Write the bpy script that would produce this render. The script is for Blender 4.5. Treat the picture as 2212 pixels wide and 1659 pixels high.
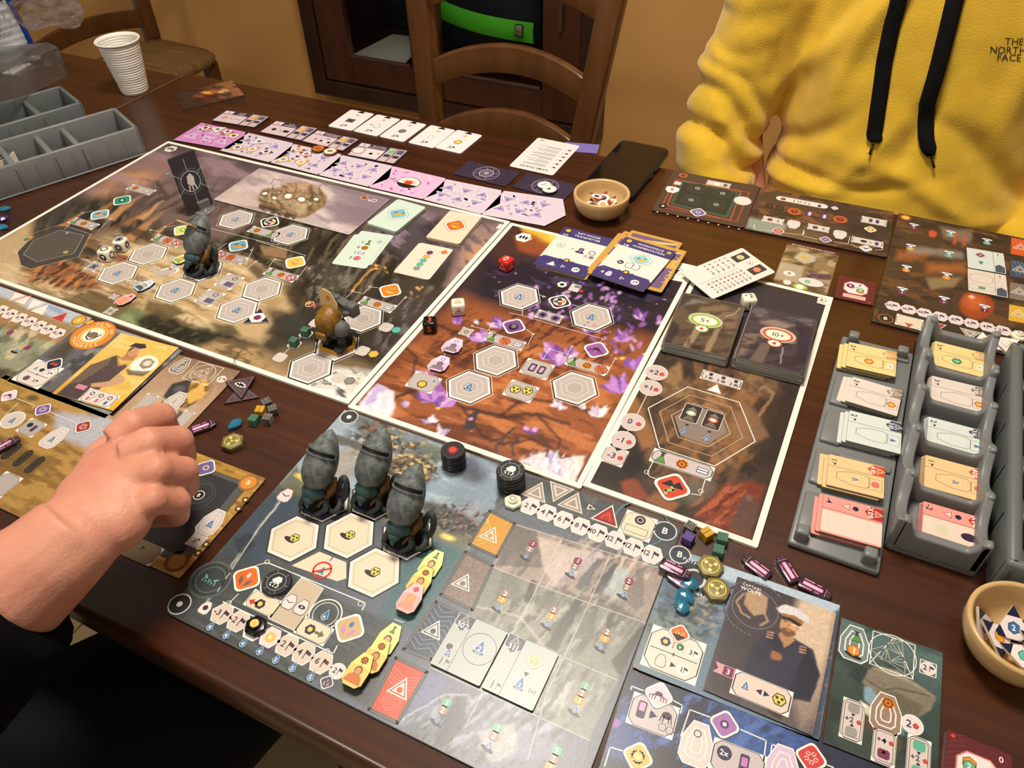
import bpy,bmesh,math,random
import numpy as np
from mathutils import Vector,Matrix
for _o in list(bpy.data.objects): bpy.data.objects.remove(_o)
scene=bpy.context.scene;COL=scene.collection
TZ=0.75            # height of the table top above the floor
# ------------------------------------------------------------------ camera (solved from the boards' vanishing points)
W,H,HC=2212.,1659.,0.52
CX,CY=W/2,H/2
FPX=1636.4
def _ray(x,y): return np.stack([(np.asarray(x,float)-CX)/FPX,-(np.asarray(y,float)-CY)/FPX,-np.ones(np.shape(x))],-1)
_a=_ray(2211.,-747.);_a /= np.linalg.norm(_a)
_b=-_ray(-3334.,-584.);_b /= np.linalg.norm(_b)
_U,_S,_V=np.linalg.svd(np.stack([_b,_a,np.cross(_b,_a)]));RC=_U @ _V
cam=bpy.data.cameras.new('camera');cam_o=bpy.data.objects.new('camera',cam);COL.objects.link(cam_o)
cam.sensor_width=36.;cam.lens=FPX/W*36.;cam.clip_start=.01
M4=Matrix.Identity(4)
for i in range(3):
    for j in range(3): M4[i][j]=RC[i][j]
M4.translation=Vector((0,0,TZ+HC));cam_o.matrix_world=M4;scene.camera=cam_o
scene.view_settings.view_transform='Standard';scene.view_settings.look='None'
scene.view_settings.gamma=1;scene.view_settings.use_curve_mapping=False
scene.view_settings.exposure=0.0
# ------------------------------------------------------------------ light
world=bpy.data.worlds.new('world');scene.world=world;world.use_nodes=True
world.node_tree.nodes['Background'].inputs[0].default_value=(1.,.88,.74,1)
world.node_tree.nodes['Background'].inputs[1].default_value=.26
def area(name,loc,size,power,col,rot=(0,0,0)):
    l=bpy.data.lights.new(name,'AREA');l.shape='DISK';l.size=size;l.energy=power;l.color=col
    o=bpy.data.objects.new(name,l);COL.objects.link(o);o.location=loc;o.rotation_euler=rot;return o
area('ceiling_lamp_light',(-.36,.70,TZ+1.50),.40,29,(1.,.91,.78))
area('room_fill_light',(-.9,-1.1,TZ+1.75),.5,22,(1.,.88,.72))  # added unseen fill behind the camera, brightens the floor and the hoodie front
# ------------------------------------------------------------------ pixel -> place
def PT(x,y,z=0.):
    """point (x, y) on the plane z metres above the table top that photo pixel (x, y) shows"""
    d=_ray(x,y) @ RC.T
    t=(HC-z)/-d[...,2]
    return t*d[...,0],t*d[...,1]
def PW(x,y,z=0.):
    q=PT(x,y,z);return Vector((float(q[0]),float(q[1]),TZ+z))
def PY(x,y,Y):
    """point on the upright plane y=Y"""
    d=RC @ _ray(x,y);t=Y/d[1];return Vector((t*d[0],Y,TZ+HC+t*d[2]))
def TOPX(X,Y,z=0.):
    q=np.stack([X,Y,np.zeros_like(X)+z-HC],-1) @ RC
    return CX+FPX*q[...,0]/-q[...,2],CY-FPX*q[...,1]/-q[...,2]
def lin(c):
    c=np.asarray(c,float)/255.
    return np.where(c <= .04045,c/12.92,((c+.055)/1.055)**2.4)
def L4(c): return tuple(lin(c))+(1.,)
# ------------------------------------------------------------------ materials
MATS={}
def mat(name,col,rough=.5,spec=.5,metal=0.,noise=None,bump=None,trans=0.,alpha=1.,coat=0.,sheen=0.,ior=1.45,sss=0.):
    """noise = (colour2, scale xyz, detail, contrast)   bump = (scale, strength)"""
    if name in MATS: return MATS[name]
    m=bpy.data.materials.new(name);m.use_nodes=True;nt=m.node_tree;b=nt.nodes['Principled BSDF'];N=nt.nodes.new;L=nt.links.new
    b.inputs['Base Color'].default_value=L4(col);b.inputs['Roughness'].default_value=rough
    b.inputs['Specular IOR Level'].default_value=spec;b.inputs['Metallic'].default_value=metal
    b.inputs['Transmission Weight'].default_value=trans;b.inputs['Alpha'].default_value=alpha
    b.inputs['Coat Weight'].default_value=coat;b.inputs['Coat Roughness'].default_value=.15;b.inputs['IOR'].default_value=ior
    b.inputs['Sheen Weight'].default_value=sheen;b.inputs['Subsurface Weight'].default_value=sss
    if sss: b.inputs['Subsurface Radius'].default_value=(.012,.004,.002);b.inputs['Subsurface Scale'].default_value=.5
    if noise or bump:
        tc=N('ShaderNodeTexCoord');mp=N('ShaderNodeMapping');L(tc.outputs['Object'],mp.inputs[0])
    if noise:
        mp.inputs['Scale'].default_value=noise[1]
        nz=N('ShaderNodeTexNoise');nz.inputs['Scale'].default_value=1.;nz.inputs['Detail'].default_value=noise[2];L(mp.outputs[0],nz.inputs['Vector'])
        r=N('ShaderNodeValToRGB');k=noise[3];r.color_ramp.elements[0].position=.5-k;r.color_ramp.elements[1].position=.5+k
        r.color_ramp.elements[0].color=L4(col);r.color_ramp.elements[1].color=L4(noise[0])
        L(nz.outputs['Fac'],r.inputs[0]);L(r.outputs[0],b.inputs['Base Color'])
    if bump:
        n2=N('ShaderNodeTexNoise');n2.inputs['Scale'].default_value=bump[0];n2.inputs['Detail'].default_value=4.
        L(tc.outputs['Object'],n2.inputs['Vector']);bp=N('ShaderNodeBump');bp.inputs['Strength'].default_value=bump[1];bp.inputs['Distance'].default_value=.002
        L(n2.outputs['Fac'],bp.inputs['Height']);L(bp.outputs[0],b.inputs['Normal'])
    MATS[name]=m;return m
def ink_mat(name,rough,spec,linen=0.,art=False):
    m=bpy.data.materials.new(name);m.use_nodes=True;nt=m.node_tree;b=nt.nodes['Principled BSDF'];N=nt.nodes.new;L=nt.links.new
    a=N('ShaderNodeAttribute');a.attribute_name='Col'
    b.inputs['Roughness'].default_value=rough;b.inputs['Specular IOR Level'].default_value=spec
    src=a.outputs['Color']
    if art:    # fine painterly grain on top of the painted colours
        tc=N('ShaderNodeTexCoord');nz=N('ShaderNodeTexNoise');nz.inputs['Scale'].default_value=420.;nz.inputs['Detail'].default_value=5.;nz.inputs['Distortion'].default_value=1.2
        L(tc.outputs['Object'],nz.inputs['Vector']);mr=N('ShaderNodeMapRange');mr.inputs[1].default_value=.3;mr.inputs[2].default_value=.7;mr.inputs[3].default_value=.84;mr.inputs[4].default_value=1.16
        L(nz.outputs['Fac'],mr.inputs[0]);mx=N('ShaderNodeMix');mx.data_type='RGBA';mx.blend_type='MULTIPLY';mx.inputs[0].default_value=1.
        L(src,mx.inputs[6]);L(mr.outputs[0],mx.inputs[7]);src=mx.outputs[2]
    L(src,b.inputs['Base Color'])
    if linen:
        tc=N('ShaderNodeTexCoord');n2=N('ShaderNodeTexNoise');n2.inputs['Scale'].default_value=1400.;n2.inputs['Detail'].default_value=1.
        L(tc.outputs['Object'],n2.inputs['Vector']);bp=N('ShaderNodeBump');bp.inputs['Strength'].default_value=linen;bp.inputs['Distance'].default_value=.0004
        L(n2.outputs['Fac'],bp.inputs['Height']);L(bp.outputs[0],b.inputs['Normal'])
    MATS[name]=m;return m
INK=ink_mat('printed_ink',.34,.42,.14)
ART=ink_mat('printed_art',.34,.45,.14,True)
SLEEVE=ink_mat('sleeved_print',.16,.5)
# ------------------------------------------------------------------ objects
def link(name,me,m=None,parent=None):
    o=bpy.data.objects.new(name,me);COL.objects.link(o)
    if m is not None and me is not None: me.materials.append(m)
    if parent is not None: o.parent=parent;o.matrix_parent_inverse=parent.matrix_world.inverted() if parent.matrix_world != Matrix.Identity(4) else Matrix.Identity(4)
    return o
def tag(o,label,cat,group=None,kind=None):
    o['label']=label
    if cat: o['category']=cat;o['kind']='thing'
    if group: o['group']=group
    if kind: o['kind']=kind
    return o
def struct(o,label=None):
    o['kind']='structure'
    if label: o['label']=label
    return o
def empty(name,loc=(0,0,0)):
    o=bpy.data.objects.new(name,None);COL.objects.link(o);o.location=loc;o.empty_display_size=.02
    o.matrix_world=Matrix.Translation(loc);return o
class MB:
    """collects geometry for one mesh"""
    def __init__(s): s.v=[];s.f=[];s.c=[]
    def add(s,vs,fs,col=None):
        n=len(s.v);s.v+=[tuple(p) for p in vs];s.f+=[[n+i for i in f] for f in fs];s.c+=[col]*len(fs);return s
    def box(s,c,d,rz=0.,col=None,bev=0.):
        x,y,z=d[0]/2,d[1]/2,d[2]/2;b=min(bev,x,y,z)
        R=Matrix.Rotation(rz,3,'Z')
        if b <= 0:
            vs=[(sx*x,sy*y,sz*z) for sz in (-1,1) for sy in (-1,1) for sx in (-1,1)]
            fs=[(0,2,3,1),(4,5,7,6),(0,1,5,4),(2,6,7,3),(0,4,6,2),(1,3,7,5)]
            return s.add([Vector(c)+R @ Vector(p) for p in vs],fs,col)
        bm=bmesh.new();bmesh.ops.create_cube(bm,size=1.)
        for q in bm.verts: q.co=Vector((q.co.x*d[0],q.co.y*d[1],q.co.z*d[2]))
        bmesh.ops.bevel(bm,geom=list(bm.edges),offset=b,segments=2,profile=.5,affect='EDGES')
        bm.verts.index_update()
        s.add([Vector(c)+R @ q.co for q in bm.verts],[[q.index for q in f.verts] for f in bm.faces],col);bm.free();return s
    def prism(s,pts,z0,z1,col=None,side=None,inset=0.):
        """upright prism over a polygon given counter-clockwise"""
        n=len(pts);A=[(p[0],p[1],z0) for p in pts];B=[(p[0],p[1],z1) for p in pts]
        k=len(s.v);s.v+=A+B
        s.f.append([k+n+i for i in range(n)]);s.c.append(col)
        s.f.append([k+n-1-i for i in range(n)]);s.c.append(side or col)
        for i in range(n): j=(i+1) % n;s.f.append([k+i,k+j,k+n+j,k+n+i]);s.c.append(side or col)
        return s
    def tube(s,pts,rad,n=8,col=None,cap=True,up=None):
        pts=[Vector(p) for p in pts];rr=rad if hasattr(rad,'__len__') else [rad]*len(pts)
        k=len(s.v);prev=None
        for i,p in enumerate(pts):
            t=(pts[min(i+1,len(pts)-1)]-pts[max(i-1,0)]).normalized()
            if prev is None:
                a=Vector((0,0,1)) if abs(t.z) < .9 else Vector((1,0,0));u=t.cross(a).normalized()
            else: u=(prev-t*prev.dot(t)).normalized()
            prev=u;w=t.cross(u)
            for q in range(n): an=2*math.pi*q/n;s.v.append(tuple(p+(u*math.cos(an)+w*math.sin(an))*rr[i]))
        for i in range(len(pts)-1):
            for q in range(n): a=k+i*n+q;b=k+i*n+(q+1) % n;s.f.append([a,b,b+n,a+n]);s.c.append(col)
        if cap:
            s.f.append([k+n-1-q for q in range(n)]);s.f.append([k+(len(pts)-1)*n+q for q in range(n)]);s.c+=[col,col]
        return s
    def lathe(s,prof,n=32,loc=(0,0,0),col=None,M=None):
        k=len(s.v);V=Vector(loc)
        for r,z in prof:
            for q in range(n):
                an=2*math.pi*q/n;p=Vector((r*math.cos(an),r*math.sin(an),z))
                s.v.append(tuple(V+(M @ p if M else p)))
        m=len(prof)
        for i in range(m-1):
            for q in range(n): a=k+i*n+q;b=k+i*n+(q+1) % n;s.f.append([a,b,b+n,a+n]);s.c.append(col)
        if prof[0][0] > 1e-6: s.f.append([k+n-1-q for q in range(n)]);s.c.append(col)
        if prof[-1][0] > 1e-6: s.f.append([k+(m-1)*n+q for q in range(n)]);s.c.append(col)
        return s
    def grid(s,fn,nu,nv,col=None,closeu=False):
        k=len(s.v);s.v+=[tuple(fn(i/(nu if closeu else nu-1),j/(nv-1))) for j in range(nv) for i in range(nu)]
        for j in range(nv-1):
            for i in range(nu if closeu else nu-1):
                a=k+j*nu+i;b=k+j*nu+(i+1) % nu;s.f.append([a,b,b+nu,a+nu]);s.c.append(col)
        return s
    def build(s,name,m,parent=None,smooth=False,merge=0.):
        me=bpy.data.meshes.new(name);me.from_pydata(s.v,[],s.f);me.update()
        if any(c is not None for c in s.c):
            ca=me.color_attributes.new('Col','FLOAT_COLOR','CORNER');cs=[]
            for c,f in zip(s.c,s.f): cs+=list(L4(c if c is not None else (128,128,128)))*len(f)
            ca.data.foreach_set('color',cs)
        if merge:
            bm=bmesh.new();bm.from_mesh(me);bmesh.ops.remove_doubles(bm,verts=bm.verts,dist=merge);bm.to_mesh(me);bm.free()
        if smooth: me.polygons.foreach_set('use_smooth',[True]*len(me.polygons))
        return link(name,me,m,parent)
def subsurf(o,lv=2):
    md=o.modifiers.new('s','SUBSURF');md.levels=lv;md.render_levels=lv;return o
def bevel(o,w,seg=2,ang=.6):
    md=o.modifiers.new('b','BEVEL');md.width=w;md.segments=seg;md.limit_method='ANGLE';md.angle_limit=ang
    for p in o.data.polygons: p.use_smooth=True
    return o
def dup(root,loc,rz=None,label=None,group=None):
    r=root.copy();COL.objects.link(r);r.location=loc
    if rz is not None: r.rotation_euler=(0,0,rz)
    if label: r['label']=label
    if group: r['group']=group
    for ch in list(root.children):
        c=ch.copy();COL.objects.link(c);c.parent=r
        for g in list(ch.children):
            d=g.copy();COL.objects.link(d);d.parent=c
    return r
# ------------------------------------------------------------------ lettering
_G={}
def glyph(ch,bold):
    k=(ch,bold)
    if k not in _G:
        cu=bpy.data.curves.new('g','FONT');cu.body=ch;cu.resolution_u=2;cu.offset=.018 if bold else 0.
        o=bpy.data.objects.new('g',cu);me=bpy.data.meshes.new_from_object(o)
        vs=[(v.co.x,v.co.y) for v in me.vertices];fs=[list(p.vertices) for p in me.polygons]
        adv=(max([v[0] for v in vs])+.06) if vs else .3
        _G[k]=(vs,fs,adv);bpy.data.objects.remove(o);bpy.data.curves.remove(cu);bpy.data.meshes.remove(me)
    return _G[k]
# ------------------------------------------------------------------ printing on flat things
LAY=4e-5
class Ink:
    """flat print on a surface; positions are photo pixels ('px'), card fractions ('uv') or millimetres ('mm') in the surface's own frame"""
    def __init__(s,fr,mode='px'):
        s.fr=fr;s.mode=mode;s.V=[];s.F=[];s.C=[];s.base=1
    def loc(s,p,mode=None):
        mode=mode or s.mode;cx,cy,an,w,h,z=s.fr
        if mode == 'mm': return p
        if mode == 'uv': return ((p[0]-.5)*w*1000,(p[1]-.5)*h*1000)
        X,Y=PT(p[0],p[1],z);dx,dy=X-cx,Y-cy;c,q=math.cos(an),math.sin(an)
        return (float(dx*c+dy*q)*1000,float(-dx*q+dy*c)*1000)
    def raw(s,pts,faces,col,lay):
        cx,cy,an,w,h,z=s.fr;c,q=math.cos(an),math.sin(an);zz=TZ+z+LAY*(lay+s.base);k=len(s.V)
        s.V+=[(cx+(x*c-y*q)/1000,cy+(x*q+y*c)/1000,zz) for x,y in pts]
        for f in faces: s.F.append([k+i for i in f]);s.C.append(col)
    def mmp(s,pts,col,lay=0):
        a=0.
        for i in range(len(pts)): x0,y0=pts[i-1];x1,y1=pts[i];a+=x0*y1-x1*y0
        if a < 0: pts=pts[::-1]
        s.raw(pts,[list(range(len(pts)))],col,lay)
    def poly(s,pts,col,lay=0,mode=None): s.mmp([s.loc(p,mode) for p in pts],col,lay)
    def ringmm(s,pts,w,col,lay=0):
        """outline of width w inside a closed polygon"""
        n=len(pts);m=(sum(p[0] for p in pts)/n,sum(p[1] for p in pts)/n);out=[]
        for i in range(n):
            a,b,c=Vector(pts[i-1]),Vector(pts[i]),Vector(pts[(i+1) % n]);d1=(b-a).normalized();d2=(c-b).normalized()
            n1=Vector((-d1.y,d1.x));n2=Vector((-d2.y,d2.x))
            bs=n1+n2
            if bs.length < 1e-6: bs=n1
            bs.normalize();k=w/max(.35,bs.dot(n1))
            if bs.dot(Vector(m)-b) < 0 and False: k=-k
            out.append(b+bs*k)
        ar=sum(pts[i-1][0]*pts[i][1]-pts[i][0]*pts[i-1][1] for i in range(n))
        if ar < 0: out=[Vector(pts[i])*2-out[i] for i in range(n)]
        s.raw(list(pts)+[tuple(p) for p in out],[([i,(i+1) % n,n+(i+1) % n,n+i] if ar > 0 else [i,n+i,n+(i+1) % n,(i+1) % n]) for i in range(n)],col,lay)
    def ring(s,pts,w,col,lay=0,mode=None): s.ringmm([s.loc(p,mode) for p in pts],w,col,lay)
    def linemm(s,pts,w,col,lay=0):
        for a,b in zip(pts[:-1],pts[1:]):
            a,b=Vector(a),Vector(b);d=b-a
            if d.length < 1e-6: continue
            d.normalize();n=Vector((-d.y,d.x))*w/2;e=d*w*.3
            s.raw([tuple(a-n-e),tuple(b-n+e),tuple(b+n+e),tuple(a+n-e)],[[0,1,2,3]],col,lay)
    def line(s,pts,w,col,lay=0,mode=None): s.linemm([s.loc(p,mode) for p in pts],w,col,lay)
    def ell(s,p,rx,ry,col,lay=0,n=20,rot=0.,mode=None):
        x,y=s.loc(p,mode);c,q=math.cos(rot),math.sin(rot)
        s.mmp([(x+rx*math.cos(t)*c-ry*math.sin(t)*q,y+rx*math.cos(t)*q+ry*math.sin(t)*c) for t in [2*math.pi*i/n for i in range(n)]],col,lay)
    def circ(s,p,r,col,lay=0,n=20,mode=None): s.ell(p,r,r,col,lay,n,0,mode)
    def oring(s,p,r,w,col,lay=0,n=28,mode=None,ry=None):
        x,y=s.loc(p,mode);s.ringmm([(x+r*math.cos(2*math.pi*i/n),y+(ry or r)*math.sin(2*math.pi*i/n)) for i in range(n)],w,col,lay)
    def text(s,p,t,h,col,lay=0,bold=True,rot=0.,align='c',mode=None,ital=0.):
        x,y=s.loc(p,mode);k=h/.69
        gl=[glyph(c,bold) for c in t];wt=sum(g[2] for g in gl)*k;ox=-wt/2 if align == 'c' else (0 if align == 'l' else -wt)
        c,q=math.cos(rot),math.sin(rot)
        for vs,fs,adv in gl:
            s.raw([(x+(ox+(a+b*ital)*k)*c-(b-.345)*k*q,y+(ox+(a+b*ital)*k)*q+(b-.345)*k*c) for a,b in vs],fs,col,lay);ox+=adv*k
    def rrect(s,p,w,h,r,col,lay=0,rot=0.,n=4,mode=None,ring=0.,ch=False):
        x,y=s.loc(p,mode);pts=rr_pts(w,h,r,1 if ch else n);c,q=math.cos(rot),math.sin(rot)
        pts=[(x+a*c-b*q,y+a*q+b*c) for a,b in pts]
        if ring: s.ringmm(pts,ring,col,lay)
        else: s.mmp(pts,col,lay)
    def build(s,name='print',m=None,parent=None):
        if not s.F: return None
        me=bpy.data.meshes.new(name);me.from_pydata(s.V,[],s.F);ca=me.color_attributes.new('Col','FLOAT_COLOR','CORNER');cs=[]
        cache={}
        for c,f in zip(s.C,s.F):
            if c not in cache: cache[c]=list(L4(c))
            cs+=cache[c]*len(f)
        ca.data.foreach_set('color',cs)
        art=next((c for c in parent.children if c.name.startswith('printed_artwork')),None) if parent is not None else None
        if art is None: return link(name,me,m or INK,parent)
        # print over a painted picture: one printed face
        me.polygons.foreach_set('material_index',[1]*len(me.polygons));bm=bmesh.new();bm.from_mesh(art.data);bm.from_mesh(me);bm.to_mesh(art.data);bm.free();art.data.materials.append(m or INK);return art
def rr_pts(w,h,r,n=4):
    r=min(r,w/2-1e-6,h/2-1e-6);out=[]
    for k,(sx,sy) in enumerate(((1,-1),(1,1),(-1,1),(-1,-1))):
        for i in range(n+1): a=math.pi/2*(k-1)+math.pi/2*i/n;out.append((sx*(w/2-r)+r*math.cos(a),sy*(h/2-r)+r*math.sin(a)))
    return out
def hexpts(x,y,r,rot=0.): return [(x+r*math.cos(math.pi/3*i+rot),y+r*math.sin(math.pi/3*i+rot)) for i in range(6)]
def fit(q,z=0.,size=None):
    """best rectangle through four photo corners (top left, top right, bottom right, bottom left of the print) on a plane"""
    P=[np.array(PT(*p,z)) for p in q]
    if len(P) == 2:                        # only the top edge is seen: size gives the depth
        d=P[1]-P[0];n=np.array([d[1],-d[0]])/np.linalg.norm(d)*size;P+=[P[1]+n,P[0]+n];size=None
    c=sum(P)/4
    u=(P[1]-P[0])+(P[2]-P[3]);v=(P[0]-P[3])+(P[1]-P[2])
    w=(np.linalg.norm(P[1]-P[0])+np.linalg.norm(P[2]-P[3]))/2;h=(np.linalg.norm(P[0]-P[3])+np.linalg.norm(P[1]-P[2]))/2
    a1=math.atan2(u[1],u[0]);a2=math.atan2(v[1],v[0])-math.pi/2;d=(a2-a1+math.pi) % (2*math.pi)-math.pi;an=a1+d/2
    if size: w,h=size
    return (float(c[0]),float(c[1]),an,float(w),float(h),z)
def flat(name,label,cat,q,thick,z=0.,col=(230,225,218),side=(200,190,175),r=2.5,group=None,m=None,size=None,fr=None,mode='px',ch=False):
    """a card, tile or board lying at height z; returns object and the Ink for its top"""
    fr=fr or fit(q,z+thick,size);cx,cy,an,w,h,zt=fr
    pts=rr_pts(w*1000,h*1000,r,1 if ch else 4);c,s_=math.cos(an),math.sin(an)
    mb=MB();mb.prism([((x*c-y*s_)/1000,(x*s_+y*c)/1000) for x,y in pts],-thick,0,col,side)
    o=mb.build(name,m or INK);o.location=(cx,cy,TZ+zt);o.matrix_world=Matrix.Translation(o.location)
    tag(o,label,cat,group)
    return o,Ink(fr,mode)
# ------------------------------------------------------------------ painted pictures (colours stored on a fine mesh)
def _hash(ix,iy,s):
    h=(ix.astype(np.int64)*374761393+iy.astype(np.int64)*668265263+s*974634777) & 0xffffffff
    h=((h ^ (h >> 13))*1274126177) & 0xffffffff
    return ((h ^ (h >> 16)) & 0xffff)/65535.
def vnoise(x,y,s=0):
    ix,iy=np.floor(x),np.floor(y);fx,fy=x-ix,y-iy;fx=fx*fx*(3-2*fx);fy=fy*fy*(3-2*fy)
    a=_hash(ix,iy,s);b=_hash(ix+1,iy,s);c=_hash(ix,iy+1,s);d=_hash(ix+1,iy+1,s)
    return a+(b-a)*fx+(c-a)*fy+(a-b-c+d)*fx*fy
def fbm(x,y,s=0,o=4):
    t=0;a=.5
    for i in range(o): t=t+a*vnoise(x*2**i,y*2**i,s+i*17);a *= .5
    return t/(1-.5**o)
class Art:
    def __init__(s,fr,cell,seed=1,warp=8.,wscale=30.,mode='px',inset=0.,clip=None):
        s.fr=fr;cx,cy,an,w,h,z=fr;w -= inset*2;h -= inset*2
        nx,ny=max(2,int(w/cell)+1),max(2,int(h/cell)+1);s.nx,s.ny=nx,ny
        u,v=np.meshgrid(np.linspace(0,1,nx),np.linspace(0,1,ny));lx,ly=(u-.5)*w,(v-.5)*h
        c,q=math.cos(an),math.sin(an);s.X=cx+lx*c-ly*q;s.Y=cy+lx*q+ly*c;s.z=z;s.seed=seed
        if mode == 'px': s.x,s.y=TOPX(s.X,s.Y,z)
        else: s.x,s.y=u*100,v*100*h/w     # card units: width 100
        s.x0,s.y0=s.x,s.y
        n1=fbm(s.x/wscale,s.y/wscale,seed,4)-.5;n2=fbm(s.x/wscale,s.y/wscale,seed+50,4)-.5
        s.x=s.x+n1*warp*4;s.y=s.y+n2*warp*4
        s.rgb=np.zeros(s.x.shape+(3,))+.2
    def mix(s,k,col):
        k=np.clip(k,0,1)[...,None];s.rgb=s.rgb*(1-k)+lin(col)*k
    def fill(s,col): s.rgb[:]=lin(col);return s
    def grad(s,p,q,col,a=1.):
        d=np.array(q,float)-p;t=((s.x-p[0])*d[0]+(s.y-p[1])*d[1])/(d @ d);t=np.clip(t,0,1);s.mix(a*t*t*(3-2*t),col);return s
    def blob(s,x,y,rx,ry,col,a=1.,soft=.5,rot=0.):
        c,q=math.cos(math.radians(rot)),math.sin(math.radians(rot));dx,dy=s.x-x,s.y-y;e=np.sqrt(((dx*c+dy*q)/rx)**2+((-dx*q+dy*c)/ry)**2)
        s.mix(a*np.clip((1-e)/max(soft,1e-3),0,1),col);return s
    def poly(s,pts,col,a=1.,soft=2.,sharp=False):
        x,y=(s.x0,s.y0) if sharp else (s.x,s.y);ins=np.zeros(x.shape,bool);dm=np.full(x.shape,1e9)
        n=len(pts)
        for i in range(n):
            (x0,y0),(x1,y1)=pts[i],pts[(i+1) % n];dx,dy=x1-x0,y1-y0;l=dx*dx+dy*dy+1e-9
            t=np.clip(((x-x0)*dx+(y-y0)*dy)/l,0,1);dm=np.minimum(dm,(x-x0-t*dx)**2+(y-y0-t*dy)**2)
            if dy: ins ^= ((y0 > y) != (y1 > y)) & (x < (x1-x0)*(y-y0)/dy+x0)
        sd=np.sqrt(dm)*np.where(ins,1,-1);s.mix(a*np.clip(sd/soft+.5,0,1),col);return s
    def line(s,pts,w,col,a=1.,soft=1.5):
        dm=np.full(s.x.shape,1e9)
        for (x0,y0),(x1,y1) in zip(pts[:-1],pts[1:]):
            dx,dy=x1-x0,y1-y0;l=dx*dx+dy*dy+1e-9;t=np.clip(((s.x-x0)*dx+(s.y-y0)*dy)/l,0,1);dm=np.minimum(dm,(s.x-x0-t*dx)**2+(s.y-y0-t*dy)**2)
        s.mix(a*np.clip((w/2-np.sqrt(dm))/soft+.5,0,1),col);return s
    def noise(s,col,sx,sy,rot=0.,lo=.5,hi=.7,a=.8,seed=0,box=None,o=4):
        """streaks / patches of one colour; box = (x, y, rx, ry) limits them softly"""
        c,q=math.cos(math.radians(rot)),math.sin(math.radians(rot));dx,dy=s.x,s.y
        n=fbm((dx*c+dy*q)/sx,(-dx*q+dy*c)/sy,s.seed+seed*7+3,o);k=np.clip((n-lo)/(hi-lo),0,1)*a
        if box is not None: k=k*np.clip((1-np.sqrt(((s.x-box[0])/box[2])**2+((s.y-box[1])/box[3])**2))/.35,0,1)
        s.mix(k,col);return s
    def scatter(s,n,box,rx,ry,cols,a=.9,seed=0,rot=(0,180),soft=.5):
        r=random.Random(seed)
        for i in range(n):
            s.blob(r.uniform(box[0],box[2]),r.uniform(box[1],box[3]),r.uniform(*rx),r.uniform(*ry),r.choice(cols),a,soft,r.uniform(*rot))
        return s
    def build(s,name,parent,m=None,lay=1):
        nx,ny=s.nx,s.ny;me=bpy.data.meshes.new(name);n=nx*ny
        co=np.stack([s.X,s.Y,np.full(s.X.shape,TZ+s.z+LAY*lay)],-1).reshape(-1).astype(np.float32)
        me.vertices.add(n);me.vertices.foreach_set('co',co)
        i=np.arange((nx-1)*(ny-1));a=(i//(nx-1))*nx+i % (nx-1);f=np.stack([a,a+1,a+nx+1,a+nx],-1).astype(np.int32)
        me.loops.add(f.size);me.loops.foreach_set('vertex_index',f.reshape(-1));me.polygons.add(len(f))
        me.polygons.foreach_set('loop_start',(np.arange(len(f))*4).astype(np.int32))
        me.update(calc_edges=True)
        ca=me.color_attributes.new('Col','FLOAT_COLOR','CORNER');rgba=np.ones((n,4),np.float32);rgba[:,:3]=s.rgb.reshape(-1,3);rgba=rgba[f.reshape(-1)];ca.data.foreach_set('color',rgba.reshape(-1))
        return link(name,me,m or ART,parent)
# ================================================================== room
WY=1.95
M_wall=mat('wall_plaster',(206,156,94),.85,.2,noise=((192,142,82),(3,3,3),5,.25),bump=(60,.25))
M_floor=mat('floor_tile',(188,168,130),.45,.4,noise=((170,150,112),(4,4,4),5,.3))
o=MB().box((-.4,WY+.05,1.35),(5.4,.10,2.7)).build('wall_back',M_wall);struct(o,'plain ochre plaster wall')
o=MB().box((-.4,.2,-.02),(5.4,3.6,.04)).build('floor',M_floor);struct(o,'beige tiled floor')
t=MB().box((0,0,0),(.394,.394,.004));first=None
for i in range(13):
    for j in range(9):
        if first is None: q=t.build('tile',M_floor,o);first=q
        else: q=first.copy();COL.objects.link(q)
        q.location=(-3.05+i*.4+.2,-1.55+j*.4+.2,.002)
# ================================================================== dining table
def wood(name,c1,c2,sc,rough,coat=.25):
    m=mat(name,c1,rough,.45,noise=(c2,sc,6,.22),coat=coat);return m
M_table=wood('dark_table_wood',(54,26,13),(76,40,20),(5,120,30),.36,.25)
M_tableleg=wood('dark_leg_wood',(46,22,12),(62,30,16),(40,40,4),.4)
NEAR,FAR=.1235,.9875;SEAM=float(PT(330,195)[0]);XL,XR=-1.95,.80
tab=empty('dining_table',(SEAM/2,.55,0));tag(tab,'long dark reddish-brown wooden dining table carrying the board game','table')
mb=MB().box(((SEAM+XR)/2,(NEAR+FAR)/2,TZ-.0175),(XR-SEAM,FAR-NEAR,.035),bev=.006);mb.build('tabletop',M_table,tab,True)
mb=MB().box(((SEAM+XL)/2-.001,(NEAR+FAR-.012)/2,TZ-.0175),(SEAM-XL-.002,FAR-NEAR-.024,.035),bev=.003);mb.build('extension_leaf',M_table,tab,True)
M_seam=mat('seam_strip',(120,84,52),.5)
MB().box((SEAM-.001,(NEAR+FAR)/2,TZ-.0012),(.0016,FAR-NEAR-.03,.002)).build('seam_strip',M_seam,tab)
for y in (NEAR+.022,FAR-.022): MB().box(((XL+XR)/2,y,TZ-.06),(XR-XL-.10,.02,.055)).build('apron',M_tableleg,tab)
for x in (XL+.06,XR-.06): MB().box((x,(NEAR+FAR)/2,TZ-.06),(.02,FAR-NEAR-.07,.055)).build('apron',M_tableleg,tab)
for x in (XL+.07,XR-.07):
    for y in (NEAR+.05,FAR-.05): MB().box((x,y,(TZ-.035)/2),(.06,.06,TZ-.035),bev=.004).build('leg',M_tableleg,tab)
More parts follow.
